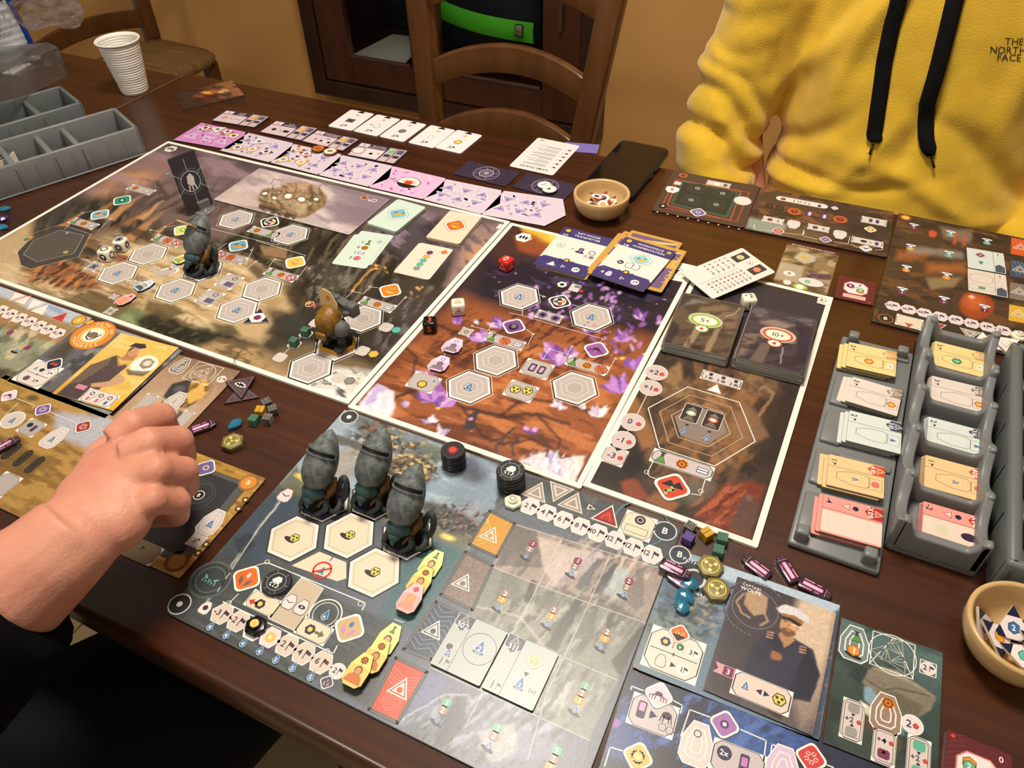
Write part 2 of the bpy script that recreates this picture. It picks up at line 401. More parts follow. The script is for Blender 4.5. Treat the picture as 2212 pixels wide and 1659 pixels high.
# ================================================================== ladder-back chairs
M_chair=wood('chair_wood',(80,48,22),(104,66,32),(30,30,5),.34,.3)
M_rush=mat('rush_seat',(150,116,70),.9,.2,noise=((110,80,44),(160,9,9),4,.2),bump=(300,.6))
M_cush=mat('tan_seat',(196,172,124),.85)
def slat(mb,xa,za,xb,zb,rise,hgt_,y,th=.018,n=16):
    """arched slat between two posts"""
    def P_(u): return xa+(xb-xa)*u,za+(zb-za)*u+rise*4*u*(1-u),y+.02*4*u*(1-u)
    k=len(mb.v)
    for i in range(n+1):
        x,z,yy=P_(i/n)
        mb.v+=[(x,yy-th/2,z-hgt_),(x,yy+th/2,z-hgt_),(x,yy+th/2,z-.003),(x,yy+th/2-.004,z),(x,yy-th/2+.004,z),(x,yy-th/2,z-.003)]
    for i in range(n):
        for q in range(6): a=k+i*6+q;b=k+i*6+(q+1) % 6;mb.f.append([a,b,b+6,a+6]);mb.c.append(None)
    mb.f+=[[k+5-q for q in range(6)],[k+n*6+q for q in range(6)]];mb.c+=[None,None]
    return mb
def chair(label,Y,xl,xr,lean,rows,seat_z,group,seat_m,seat_d=.42):
    """xl, xr: inner post faces at seat height; rows = (z at posts, rise, height)"""
    c=empty('dining_chair',((xl+xr)/2,Y-.2,0));tag(c,label,'chair',group)
    pw,pd=.043,.034;top=rows[-1][0]+.06
    for sx,x in ((-1,xl),(1,xr)):
        mb=MB();xc=x+sx*pw/2
        for z0,z1 in ((0,seat_z),(seat_z,top)):
            d0=lean[0 if sx < 0 else 1]*(z0-seat_z) if z0 >= seat_z else 0;d1=lean[0 if sx < 0 else 1]*(z1-seat_z) if z1 > seat_z else 0
            y0=Y;y1=Y+(.05 if z1 > seat_z else 0)*0
            A=[(xc+d0+a*pw/2,y0+b*pd/2,z0) for a,b in ((-1,-1),(1,-1),(1,1),(-1,1))];B=[(xc+d1+a*pw/2,y1+b*pd/2,z1) for a,b in ((-1,-1),(1,-1),(1,1),(-1,1))]
            mb.add(A+B,[(3,2,1,0),(4,5,6,7),(0,1,5,4),(1,2,6,5),(2,3,7,6),(3,0,4,7)])
        q=mb.build('post',M_chair,c);bevel(q,.004)
        q=MB().box((x+sx*pw*.2,Y-seat_d+.02,seat_z/2-.012),(.036,.036,seat_z-.024),bev=.004).build('leg',M_chair,c)
    for z,rise,hh in rows:
        a=xl+lean[0]*(z-seat_z);b=xr+lean[1]*(z-seat_z)
        q=slat(MB(),a-.004,z,b+.004,z+rise[1],rise[0],hh,Y).build('slat',M_chair,c);bevel(q,.002)
    mb=MB();xm=(xl+xr)/2;ww=xr-xl+.07
    def seat(u,v):
        a=2*math.pi*u;ex=abs(math.cos(a))**.35*math.copysign(1,math.cos(a));ey=abs(math.sin(a))**.35*math.copysign(1,math.sin(a))
        r=[0,.7,.96,1.,.98,.9,0][int(round(v*6))];z=[.012,.010,.004,-.008,-.022,-.028,-.028][int(round(v*6))]
        return (xm+ex*r*ww/2,Y-seat_d/2-.01+ey*r*(seat_d/2+.02),seat_z+z)
    mb.grid(seat,40,7,closeu=True);mb.build('seat',seat_m,c,True)
    for z in (.16,.26): MB().box((xm,Y-seat_d,z),(xr-xl,.02,.022)).build('stretcher',M_chair,c)
    for sx,x in ((-1,xl),(1,xr)): MB().box((x+sx*.02,Y-seat_d/2,.2),(.02,seat_d,.022)).build('stretcher',M_chair,c)
    return c
chair('brown ladder-back wooden chair tucked in before the glass cabinet',1.30,-.814,-.545,(0.,.17),[(TZ-.163,(.035,.018),.055),(TZ-.034,(.036,.012),.053),(TZ+.112,(.036,.014),.052)],.45,'ladder-back dining chairs',M_rush,.38)
c2_=chair('ladder-back wooden chair with a pale rush seat behind the white cup',1.70,-2.12,-1.74,(0.,.02),[(TZ-.21,(.02,.0),.05),(TZ-.075,(.05,.0),.055),(TZ+.06,(.045,.0),.06)],.45,'ladder-back dining chairs',M_rush,.27);c2_.rotation_euler.z=1.5
# ================================================================== glass cabinet against the wall
M_cab=wood('cabinet_wood',(40,20,12),(52,27,16),(30,30,6),.35,.3)
M_cabl=wood('cabinet_door_wood',(58,28,15),(72,36,19),(30,30,6),.35,.3)
M_glass=mat('cabinet_glass',(235,240,238),.02,.5,trans=1.,ior=1.05)
M_dark=mat('cabinet_inside',(22,16,12),.8)
def at(x,y,Y=WY-.06): p=PY(x,y,Y);return p.x,p.z
x0=at(665,100)[0];zb=at(800,222)[1];x1=at(1300,60)[0];zt=TZ+.95;YF=WY-.06
cb=empty('glass_cabinet',((x0+x1)/2,WY,zb));tag(cb,'dark wooden wall cabinet with glass doors behind the chair','cabinet')
fw=.052;D=.34;YB=YF+D
def bxx(a,b,za,zc,ya,yb): return MB().box(((a+b)/2,(ya+yb)/2,(za+zc)/2),(b-a,yb-ya,zc-za),bev=.004)
bxx(x0,x0+fw,zb,zt,YF-.01,YB).build('stile',M_cab,cb);bxx(x1-fw,x1,zb,zt,YF-.01,YB).build('stile',M_cab,cb)
bxx(x0+fw,x1-fw,zb,zb+.05,YF-.01,YB).build('rail',M_cab,cb);bxx(x0+fw,x1-fw,zt-.05,zt,YF-.01,YB).build('rail',M_cab,cb)
bxx(x0+fw,x1-fw,zb+.05,zt-.05,YB-.02,YB).build('back_panel',M_dark,cb)
zs=at(757,113)[1]-.02
bxx(x0+fw,x1-fw,zs-.03,zs-.012,YF+.03,YB-.02).build('shelf',M_cab,cb)
xm=at(912,100)[0]
for a,b in ((x0+fw,xm),(xm,x1-fw)):
    dr=empty('door',(a,YF,zb+.05));dr.parent=cb;dr.matrix_parent_inverse=cb.matrix_world.inverted()
    dw=.105 if a < xm-.2 and b == xm else .06
    dwr=.04 if b == xm else .11
    zd0,zd1=zb+.052,zt-.052
    bxx(a+.002,a+dw,zd0,zd1,YF-.004,YF+.024).build('stile',M_cabl,dr);bxx(b-dwr,b-.002,zd0,zd1,YF-.004,YF+.024).build('stile',M_cabl,dr)
    zg=zs+.004
    bxx(a+dw,b-dwr,zd0,zg,YF-.002,YF+.022).build('rail',M_cabl,dr);bxx(a+dw,b-dwr,zd1-.07,zd1,YF-.002,YF+.022).build('rail',M_cabl,dr)
    bxx(a+dw-.002,b-dwr+.002,zg-.002,zd1-.068,YF+.012,YF+.014).build('pane',M_glass,dr)
    MB().tube([(a+dw+.006,YF-.002,zg+.006),(b-dwr-.006,YF-.002,zg+.006)],.006,6).build('bead',M_cabl,dr)
MB().tube([(x1-fw-.055,YF-.012,TZ-.16),(x1-fw-.055,YF-.012,TZ-.09)],.006,8).build('handle',mat('cabinet_pull',(110,96,80),.35,.5,.8),cb)
# wall opening behind the cabinet is solid: the cabinet is let into the wall
bpy.data.objects['wall_back'].data.clear_geometry()
wb=MB();YW0,YW1=WY,WY+.40
for a,b,c_,d in ((-3.1,x0+.01,0,2.7),(x1-.01,2.3,0,2.7),(x0+.01,x1-.01,0,zb+.01),(x0+.01,x1-.01,zt-.01,2.7)): wb.box(((a+b)/2,(YW0+YW1)/2,(c_+d)/2),(b-a,YW1-YW0,d-c_))
bpy.data.objects['wall_back'].data.from_pydata(wb.v,[],wb.f)
# things inside
M_blk=mat('black_nylon',(26,28,30),.7,.3,bump=(200,.3));M_grn=mat('green_flap',(84,190,40),.55)
M_chr=mat('chrome',(200,200,195),.25,.5,1.)
gx0,gz=at(945,85,YF+.14);gx1=at(1168,60,YF+.14)[0]
bag=empty('tool_bag',((gx0+gx1)/2,YF+.17,zs));tag(bag,'black bag with a bright green flap and metal clasp inside the cabinet','bag')
gw=gx1-gx0;gh=.30
MB().box(((gx0+gx1)/2,YF+.20,zs-.012+gh/2),(gw,.16,gh),bev=.03).build('body',M_blk,bag,True)
zf=PY(1100,65,YF+.115).z
def flap(u,v): a=gx0+.02+(gw-.03)*u;return (a,YF+.115-.006*math.sin(v*3.14),zf+.028-.055*v+(.035*(1-u)**3))
MB().grid(flap,14,6).build('flap',M_grn,bag,True)
bz=PY(1122,66,YF+.105);MB().box((bz.x,YF+.105,bz.z),(.026,.014,.032),bev=.004).build('clasp',M_chr,bag,True)
MB().tube([(gx0+.06,YF+.2,zs+gh-.02),(gx0+.09,YF+.2,zs+gh+.05),(gx1-.09,YF+.2,zs+gh+.05),(gx1-.06,YF+.2,zs+gh-.02)],.012,8).build('strap',M_blk,bag,True)
M_paper=mat('paper',(196,190,176),.8)
p0=PY(800,105,YF+.12);p1=PY(880,100,YF+.12)
o,_=MB().add([(p0.x-.02,YF+.05,zs-.008),(p1.x+.03,YF+.05,zs-.008),(p1.x+.03,YF+.19,zs+.02),(p0.x+.03,YF+.21,zs+.01)],[(0,1,2,3)]).build('paper_sheet',M_paper),0
o.modifiers.new('t','SOLIDIFY').thickness=.003;tag(o,'creased pale paper leaflet lying behind the cabinet glass','paper')
M_bag=mat('clear_film',(225,228,230),.12,.5,trans=.9,ior=1.1,bump=(60,.8))
def bl(u,v): a=2*math.pi*u;r=.035*math.sin(math.pi*min(max(v,.02),.98))**.5*(1+.25*math.sin(3*a+4*v));return (p1.x-.035+r*math.cos(a),YF+.285+r*.6*math.sin(a),zs-.01+.13*v)
o=MB().grid(bl,20,14,closeu=True).build('plastic_bag',M_bag,None,True);tag(o,'crumpled clear plastic bag behind the cabinet glass','bag')
# ================================================================== ceiling lamp that lights the table (out of view)
M_lamp=mat('lamp_metal',(60,50,40),.5);
lp=empty('ceiling_lamp',(-.36,.70,TZ+1.52));tag(lp,'round pendant lamp above the table','lamp')
MB().lathe([(.20,0),(.21,.01),(.20,.03),(.03,.07),(.03,.09),(0,.09)],32,(-.36,.70,TZ+1.515)).build('lamp_shade',M_lamp,lp,True)
MB().tube([(-.36,.70,TZ+1.59),(-.36,.70,2.7)],.004,6).build('cord',M_lamp,lp)
# ================================================================== people
M_hood=mat('yellow_fleece',(224,182,54),.92,.15,noise=((210,168,44),(30,30,30),4,.2),bump=(420,.35),sheen=.35)
M_skin=mat('skin',(206,148,122),.5,.4,noise=((194,124,104),(26,26,26),4,.25),bump=(380,.22),sss=.12)
M_black=mat('black_cloth',(8,8,10),.95,.1,bump=(300,.4))
M_jean=mat('dark_trousers',(16,17,21),.9,.2,bump=(260,.3))
M_hair=mat('dark_hair',(40,26,18),.6)
def ellip(mb,c,r,n=20,m=12,rot=None):
    R=rot or Matrix.Identity(3);C=Vector(c)
    def fn(u,v):
        a=2*math.pi*u;b=math.pi*(v-.5)*.999;return C+R @ Vector((r[0]*math.cos(a)*math.cos(b),r[1]*math.sin(a)*math.cos(b),r[2]*math.sin(b)))
    k=len(mb.v);mb.grid(fn,n,m,closeu=True)
    mb.f.append([k+n-1-i for i in range(n)]);mb.f.append([k+(m-1)*n+i for i in range(n)]);mb.c+=[None,None];return mb
def loft(mb,rings,n=36,p=2.4):
    """rings = (centre, half width x, half depth y) super-ellipses stacked"""
    k=len(mb.v)
    for c,a,b in rings:
        for i in range(n):
            t=2*math.pi*i/n;cs,sn=math.cos(t),math.sin(t)
            mb.v.append((c[0]+a*math.copysign(abs(cs)**(2/p),cs),c[1]+b*math.copysign(abs(sn)**(2/p),sn),c[2]))
    for j in range(len(rings)-1):
        for i in range(n): a=k+j*n+i;b=k+j*n+(i+1) % n;mb.f.append([a,b,b+n,a+n]);mb.c.append(None)
    mb.f.append([k+n-1-i for i in range(n)]);mb.f.append([k+(len(rings)-1)*n+i for i in range(n)]);mb.c+=[None,None];return mb
def remesh(o,vox,smooth=6,fac=.5):
    md=o.modifiers.new('r','REMESH');md.mode='VOXEL';md.voxel_size=vox;md.use_smooth_shade=True
    if smooth: m2=o.modifiers.new('s','SMOOTH');m2.iterations=smooth;m2.factor=fac
    return o
def bake(o):
    """apply the modifiers and return the mesh for further shaping"""
    dg=bpy.context.evaluated_depsgraph_get();me=bpy.data.meshes.new_from_object(o.evaluated_get(dg));o.modifiers.clear();o.data=me;return me
# ---- person in the yellow hoodie across the table
PXc,PYc=.045,1.30
per=empty('person',(PXc,PYc,0));tag(per,'person in a yellow drawstring hoodie seated across the table','person')
mb=MB();zT=TZ
loft(mb,[((PXc,PYc+.02,zT-.30),.17,.12),((PXc,PYc+.01,zT-.15),.165,.11),((PXc,PYc+.02,zT+.10),.16,.105),((PXc,PYc+.03,zT+.28),.17,.10),((PXc,PYc+.04,zT+.36),.15,.08),((PXc,PYc+.04,zT+.41),.06,.055),((PXc,PYc+.03,zT+.49),.055,.055)])
ellip(mb,(PXc,PYc+.01,zT+.60),(.076,.095,.118))                                   # head
ellip(mb,(PXc,PYc-.085,zT+.585),(.016,.022,.024));ellip(mb,(PXc-.078,PYc+.02,zT+.59),(.012,.02,.032));ellip(mb,(PXc+.078,PYc+.02,zT+.59),(.012,.02,.032))
for sx in (-1,1):
    mb.tube([(PXc+sx*.17,PYc+.03,zT+.32),(PXc+sx*.235,PYc+.01,zT+.10),(PXc+sx*.25,PYc-.03,zT-.06),(PXc+sx*.20,PYc-.10,zT-.15),(PXc+sx*.12,PYc-.17,zT-.19)],[.05,.045,.042,.035,.028],12)
    ellip(mb,(PXc+sx*.08,PYc-.20,zT-.195),(.045,.04,.018))
    for k in range(4): mb.tube([(PXc+sx*(.05+.012*k),PYc-.215-.004*k,zT-.195),(PXc+sx*(.02+.014*k),PYc-.235,zT-.20),(PXc+sx*(.005+.014*k),PYc-.24,zT-.212)],[.009,.009,.007],8)
    mb.tube([(PXc+sx*.10,PYc-.19,zT-.18),(PXc+sx*.06,PYc-.20,zT-.165),(PXc+sx*.03,PYc-.21,zT-.165)],[.012,.011,.008],8)
    mb.tube([(PXc+sx*.09,PYc+.02,zT-.28),(PXc+sx*.11,PYc-.36,zT-.25),(PXc+sx*.11,PYc-.37,.08),(PXc+sx*.11,PYc-.42,.045),(PXc+sx*.11,PYc-.52,.03)],[.085,.065,.045,.04,.03],12)
b=mb.build('body',M_skin,per,True);remesh(b,.009,4)
mb=MB();loft(mb,[((PXc,PYc+.03,zT+.56),.082,.09),((PXc,PYc+.035,zT+.64),.086,.098),((PXc,PYc+.03,zT+.715),.05,.06),((PXc,PYc+.03,zT+.73),.01,.01)]);mb.build('hair',M_hair,per,True)
mb=MB()
for sx in (-1,1):
    mb.tube([(PXc+sx*.085,PYc+.04,zT-.285),(PXc+sx*.11,PYc-.36,zT-.25),(PXc+sx*.11,PYc-.375,zT-.36),(PXc+sx*.11,PYc-.36,.10)],[.10,.078,.07,.055],14)
mb.box((PXc,PYc+.03,zT-.29),(.33,.22,.14))
remesh(mb.build('trousers',M_jean,per,True),.012,5)
# hoodie: lofted torso and sleeves fused into one cloth surface, then pushed into folds
mb=MB();fy=PYc
loft(mb,[((PXc+.012,fy-.005,zT-.215),.165,.125),((PXc+.012,fy-.008,zT-.195),.182,.140),((PXc+.01,fy-.01,zT-.13),.190,.148),((PXc+.006,fy-.006,zT-.07),.196,.146),((PXc,fy,zT+.02),.192,.135),((PXc,fy+.005,zT+.12),.196,.13),
          ((PXc,fy+.02,zT+.24),.205,.125),((PXc,fy+.03,zT+.34),.19,.105),((PXc,fy+.04,zT+.40),.12,.09),((PXc,fy+.04,zT+.44),.09,.08)],48,2.5)
ax=[PY(1708,-60,1.27),PY(1650,60,1.26),PY(1612,150,1.25),PY(1580,235,1.235),PY(1556,310,1.215),PY(1540,380,1.19),PY(1560,440,1.15)]
mb.tube(ax,[.078,.074,.069,.064,.062,.060,.050],20)
bx_=[(PXc+.17,fy+.03,zT+.30),(PXc+.235,fy,zT+.14),(PXc+.262,fy-.03,zT+.0),(PXc+.255,fy-.07,zT-.09),(PXc+.20,fy-.13,zT-.155)]
mb.tube(bx_,[.078,.074,.066,.066,.055],20)
mb.tube([(PXc-.10,fy+.08,zT+.42),(PXc-.06,fy+.13,zT+.40),(PXc+.06,fy+.13,zT+.40),(PXc+.10,fy+.08,zT+.42)],.05,12)
hd=mb.build('hoodie',M_hood,per,True);remesh(hd,.0065,10);me=bake(hd)
n=len(me.vertices);co=np.zeros(n*3,np.float32);me.vertices.foreach_get('co',co);co=co.reshape(-1,3);no=np.zeros(n*3,np.float32);me.vertices.foreach_get('normal',no);no=no.reshape(-1,3)
x,y,z=co[:,0],co[:,1],co[:,2]-TZ;d=np.zeros(n)
onarm=(x < -.158-.0*z)
# sleeve wrinkles: rings around the forearm that slant, denser towards the cuff
s_=z*1.0+.35*(x+.2);amp=np.clip((.10-z)/.14,0,1)*.011+.0025
rid=np.abs(np.sin(s_*52+7*fbm(x*9,z*9,5,2)+y*16))**.7
d+=onarm*amp*(rid*1.5-.9)
d+=onarm*.009*(fbm(x*16,z*16,9)-.5)*2
# chest: long soft folds fanning from the armpits, creases at the belly
for (fx,fz,ang,ln,wd,am) in ((-.11,.10,60,.30,.030,.010),(-.075,.17,74,.36,.026,-.008),(-.04,.16,80,.30,.022,.008),(-.12,-.03,40,.20,.024,-.010),(-.09,-.085,22,.22,.018,.012),(-.05,-.065,12,.22,.014,-.011),(.02,-.11,6,.34,.02,.012),(.04,-.145,8,.40,.014,-.010),(.12,-.06,-16,.28,.022,.009),(.17,-.01,-30,.25,.026,-.009),(.06,.03,84,.22,.020,-.006),(.16,.12,100,.3,.03,.007),(.0,-.02,70,.2,.02,.006)):
    a=math.radians(ang);u=(x-fx)*math.cos(a)+(z-fz)*math.sin(a);w=-(x-fx)*math.sin(a)+(z-fz)*math.cos(a)+.010*np.sin(u*22)
    d+=(~onarm)*am*np.exp(-(u/(ln*.5))**2)*np.exp(-(w/(wd*.55))**2)*(y < fy+.02)
d+=(~onarm)*.006*(fbm(x*11,z*9,21)-.5)*2
# rib band at the hem
band=np.clip((-.165-z)/.01,0,1);d -= (~onarm)*band*.012
co+=no*(d*1.25)[:,None];me.vertices.foreach_set('co',co.reshape(-1));me.update();me.polygons.foreach_set('use_smooth',[True]*len(me.polygons))
_s=hd.modifiers.new('s','SMOOTH');_s.iterations=5;_s.factor=.5;me=bake(hd);n=len(me.vertices);co=np.zeros(n*3,np.float32);me.vertices.foreach_get('co',co);co=co.reshape(-1,3);me.polygons.foreach_set('use_smooth',[True]*len(me.polygons))
from mathutils.bvhtree import BVHTree
bvh=BVHTree.FromPolygons([Vector(c) for c in co],[list(p.vertices) for p in me.polygons])
CAMP=Vector((0,0,TZ+HC))
def onhood(px,py,off=.004):
    dd=Vector(RC @ _ray(px,py)).normalized();h=bvh.ray_cast(CAMP,dd)
    return (h[0]+h[1]*off,h[1]) if h[0] is not None else (PY(px,py,1.16),Vector((0,-1,0)))
M_cord=mat('black_cord',(12,12,12),.8,.2,bump=(900,.5))
for path,tip in (([(1962,-60),(1940,0),(1926,60),(1912,130),(1902,200),(1895,250),(1890,290),(1893,306)],[(1888,312),(1879,334)]),([(2080,-60),(2062,0),(2042,80),(2024,150),(2002,220),(1999,260),(2002,300),(2008,334)],[(2011,338),(2017,360)])):
    mb=MB();ps=[]
    fine=[]
    for (a,b),(c_,d_) in zip(path[:-1],path[1:]):
        for k in range(4): fine.append((a+(c_-a)*k/4,b+(d_-b)*k/4))
    fine.append(path[-1]);hw=.0085;k0=len(mb.v);rows=[]
    prev=None
    for i,p in enumerate(fine):
        q,nn=onhood(*p,.003)
        if prev is not None and (q-prev).length > .05: q=prev+Vector((0,0,-.012))
        prev=q
        w=hw*(1 if i < len(fine)-2 else (.8 if i == len(fine)-2 else .35));sd=Vector((1,0,.1)).normalized()
        f=Vector((0,-1,.2)).normalized();rows.append([q-sd*w,q-sd*w*.6+f*.003,q+sd*w*.6+f*.003,q+sd*w])
    for r in rows: mb.v+=[tuple(v) for v in r]
    for i in range(len(rows)-1):
        for j in range(3): a=k0+i*4+j;mb.f.append([a,a+1,a+5,a+4]);mb.c.append(None)
    s1=mb.build('drawstring',M_cord,per,True);s1.modifiers.new('t','SOLIDIFY').thickness=.003
    q0=onhood(*tip[0],.004)[0];q1=onhood(*tip[1],.006)[0]
    MB().tube([q0,q1],.0018,8).build('aglet',mat('aglet',(58,52,46),.3,.5,.7),s1,True)
# chest lettering, laid on the cloth
mb=MB();M_emb=mat('black_embroidery',(30,24,20),.8)
def cloth_text(t,px,py,hpx,align_r):
    k=hpx/.69;gl=[glyph(c,False) for c in t];wt=sum(g[2] for g in gl)*k;ox=align_r-wt
    for vs,fs,adv in gl:
        pts=[]
        for a,b in vs:
            X=ox+a*k+b*k*.10;Yp=py-(b)*k+(X-2150)*.02;pts.append(onhood(X,Yp,.0007)[0])
        mb.add(pts,[f for f in fs]);ox+=adv*k
cloth_text('THE',0,96,15,2211);cloth_text('NORTH',0,115,15,2216);cloth_text('FACE',0,131,15,2206)
r1=mb.build('lettering',M_emb,hd)
# ---- person reaching in from the near side: forearm and closed hand, black sleeve
def HP(px,py,z): return PW(px,py,z)
p2=empty('person',(-.62,-.05,0));tag(p2,'person in black clothes reaching a closed hand over the gold board','person')
mb=MB()
wr=HP(165,1180,.095)
mb.tube([HP(-330,1560,.03),HP(-160,1420,.06),HP(30,1270,.085),HP(100,1215,.092),HP(170,1150,.097)],[.050,.047,.0385,.034,.031],20)
# wrist is wider than deep; palm
ellip(mb,HP(185,1135,.095),(.034,.034,.024));ellip(mb,HP(150,1170,.095),(.034,.034,.027));ellip(mb,HP(120,1200,.093),(.034,.034,.030))
for (px,py,z,r) in ((230,1075,.096,(.037,.037,.021)),(262,1030,.095,(.037,.037,.019)),(288,1012,.094,(.033,.033,.017)),(235,1120,.093,(.03,.03,.022))): ellip(mb,HP(px,py,z),r)
# metacarpals to knuckles, then proximal phalanges bent down and tips curled under
K=[((245,955),(285,918),(348,900),(362,928)),((270,985),(320,958),(384,952),(396,985)),((285,1030),(336,1016),(396,1018),(402,1050)),((280,1080),(328,1080),(382,1084),(384,1112))]
for i,(a,k,p,t) in enumerate(K):
    r=(.0118,.0122,.0118,.0104)[i];zt_=(.104,.108,.105,.097)[i]
    mb.tube([HP(*a,zt_),HP(*k,zt_+.004),HP(*p,zt_-.014),HP(*t,zt_-.045),HP(t[0]-50,t[1]+8,zt_-.066)],[r*1.02,r*1.08,r*.98,r*.9,r*.75],14)
    ellip(mb,HP(*k,zt_+.004),(r*1.08,r*1.08,r*.95));ellip(mb,HP(*p,zt_-.014),(r*1.0,)*3)
    ellip(mb,HP(t[0]-50,t[1]+8,zt_-.066),(r*.78,)*3)
# thumb leaves the side of the palm and closes under the index finger
mb.tube([HP(200,1090,.086),HP(228,990,.074),HP(285,940,.060),HP(340,925,.046)],[.019,.0165,.0135,.0115],14);ellip(mb,HP(340,925,.046),(.012,.012,.011))
hb=mb.build('body',M_skin,p2,True);remesh(hb,.0020,9,.5)
# torso / legs in black clothes
mb=MB()
mb.tube([HP(-480,1760,.0),HP(-330,1590,.03),HP(-200,1475,.05),HP(-110,1405,.062),HP(-25,1338,.075),HP(42,1290,.082)],[.085,.075,.068,.062,.056,.048],22)
mb.tube([HP(42,1290,.082),HP(50,1284,.083)],[.050,.047],22)
loft(mb,[((-.72,-.12,TZ-.32),.17,.13),((-.72,-.14,TZ-.1),.17,.12),((-.72,-.16,TZ+.15),.18,.11),((-.72,-.17,TZ+.26),.12,.08),((-.72,-.17,TZ+.30),.06,.06)])
mb.tube([HP(-480,1760,.0),(-.66,-.14,TZ+.10),(-.66,-.16,TZ+.20)],[.085,.08,.08],18)
sl=mb.build('sweater',M_black,p2,True);remesh(sl,.008,6)
mb=MB()
mb.tube([(-.84,-.10,TZ-.255),(-.80,.06,TZ-.225),(-.76,.20,TZ-.235),(-.75,.30,TZ-.24),(-.75,.33,TZ-.40),(-.75,.33,.08)],[.095,.088,.08,.075,.066,.055],18)
mb.tube([(-.67,-.12,TZ-.255),(-.54,.02,TZ-.225),(-.455,.16,TZ-.232),(-.43,.26,TZ-.25),(-.42,.30,TZ-.42),(-.41,.31,.08)],[.10,.10,.10,.09,.07,.055],18)
mb.box((-.72,-.12,TZ-.28),(.34,.24,.14))
remesh(mb.build('trousers',M_jean,p2,True),.012,5)
mb=MB();ellip(mb,(-.72,-.16,TZ+.43),(.076,.095,.118));mb.tube([(-.72,-.17,TZ+.27),(-.72,-.165,TZ+.36)],.055,14);remesh(mb.build('head',M_skin,p2,True),.008,3)
mb=MB();loft(mb,[((-.72,-.18,TZ+.40),.082,.09),((-.72,-.175,TZ+.47),.086,.098),((-.72,-.17,TZ+.545),.05,.06),((-.72,-.17,TZ+.56),.01,.01)]);mb.build('hair',M_hair,p2,True)
# ================================================================== icon vocabulary of the printed game art
GR=(178,168,163);GRL=(205,196,190);WH=(238,232,222);BK=(30,27,32);NV=(34,36,62);RED=(196,52,44);GOLD=(206,178,62);ORA=(222,140,44);BLU=(62,108,158);PUR=(110,74,140);CREAM=(214,202,178)
def drop(I,p,s,num='',lay=2,col=BLU,num_s=.42):
    x,y=I.loc(p);s=float(s)
    I.mmp([(x+s*.62*math.cos(t),y-s*.55+s*.16*math.sin(t)) for t in [2*math.pi*i/12 for i in range(12)]],BK,lay)
    pts=[(x+s*.42*math.cos(t),y-s*.18+s*.42*math.sin(t)) for t in [math.pi*(.86+1.28*i/12) for i in range(13)]]+[(x,y+s*.85)]
    I.mmp([(x+(a-x)*1.14,y+(b-y)*1.12) for a,b in pts],(214,226,236),lay+1);I.mmp(pts,col,lay+2)
    if num: I.text((x,y-s*.12),num,s*num_s*1.2,(245,245,245),lay+3,mode='mm')
def hexcell(I,p,r=24.,num=None,dark=False,fill=GR,lines=True,lay=0,extra=None):
    x,y=I.loc(p)
    I.ringmm(hexpts(x,y,r*1.12),.5,WH,lay)
    if dark: I.mmp(hexpts(x,y,r*1.08),(24,22,30),lay)
    I.ringmm(hexpts(x,y,r),r*.085,WH,lay+2);I.ringmm(hexpts(x,y,r*1.05),.9,(44,40,44),lay+1)
    I.mmp(hexpts(x,y,r*.925),fill,lay+1)
    if lines:
        I.ringmm(hexpts(x,y,r*.66),r*.045,(202,192,184),lay+2);I.ringmm(hexpts(x,y,r*.40),r*.045,(202,192,184),lay+2);I.mmp(hexpts(x,y,r*.34),(170,161,156),lay+2)
    if num is not None: drop(I,p if I.mode == 'px' else p,r*.30,num,lay+3)
def flask(I,x,y,s,lay,c=(88,140,62)):
    I.mmp([(x-s*.5,y-s*.6),(x+s*.5,y-s*.6),(x+s*.14,y+.1*s),(x+s*.14,y+.55*s),(x-s*.14,y+.55*s),(x-s*.14,y+.1*s)],(60,70,60),lay)
    I.mmp([(x-s*.4,y-s*.52),(x+s*.4,y-s*.52),(x+s*.1,y+.08*s),(x-s*.1,y+.08*s)],c,lay+1);I.linemm([(x-s*.24,y+s*.6),(x+s*.24,y+s*.6)],s*.14,(60,70,60),lay)
def gear(I,x,y,s,lay,c=(206,124,40)):
    for k in range(8): a=math.pi/4*k;I.mmp([(x+s*.62*math.cos(a+q*math.pi/4),y+s*.62*math.sin(a+q*math.pi/4)) for q in (-.28,.28)]+[(x+s*.42*math.cos(a+.35),y+s*.42*math.sin(a+.35)),(x+s*.42*math.cos(a-.35),y+s*.42*math.sin(a-.35))],c,lay)
    I.circ((x,y),s*.48,c,lay,14,mode='mm');I.oring((x,y),s*.38,s*.08,(120,62,20),lay+1,14,mode='mm');I.circ((x,y),s*.15,(120,62,20),lay+1,8,mode='mm')
def bars(I,x,y,s,lay):
    I.mmp([(x-s*.62,y-s*.4),(x+s*.62,y-s*.4),(x+s*.62,y+s*.4),(x-s*.62,y+s*.4)],(60,62,92),lay);I.mmp([(x-s*.54,y-s*.3),(x+s*.54,y-s*.3),(x+s*.54,y-.05*s),(x-s*.54,y-.05*s)],(228,228,232),lay+1);I.mmp([(x-s*.54,y+s*.08),(x+s*.54,y+s*.08),(x+s*.54,y+.3*s),(x-s*.54,y+.3*s)],(228,228,232),lay+1)
def nope(I,x,y,s,lay): I.oring((x,y),s*.6,s*.13,RED,lay+2,18,mode='mm');I.linemm([(x-s*.4,y+s*.4),(x+s*.4,y-s*.4)],s*.13,RED,lay+2)
def cube_ic(I,x,y,s,c,lay=2,num=''):
    I.mmp(hexpts(x,y,s*.6,math.pi/6),tuple(int(v*.6) for v in c),lay);I.mmp(hexpts(x,y,s*.52,math.pi/6),c,lay+1)
    if num: I.text((x,y),num,s*.5,(245,245,245),lay+2,mode='mm')
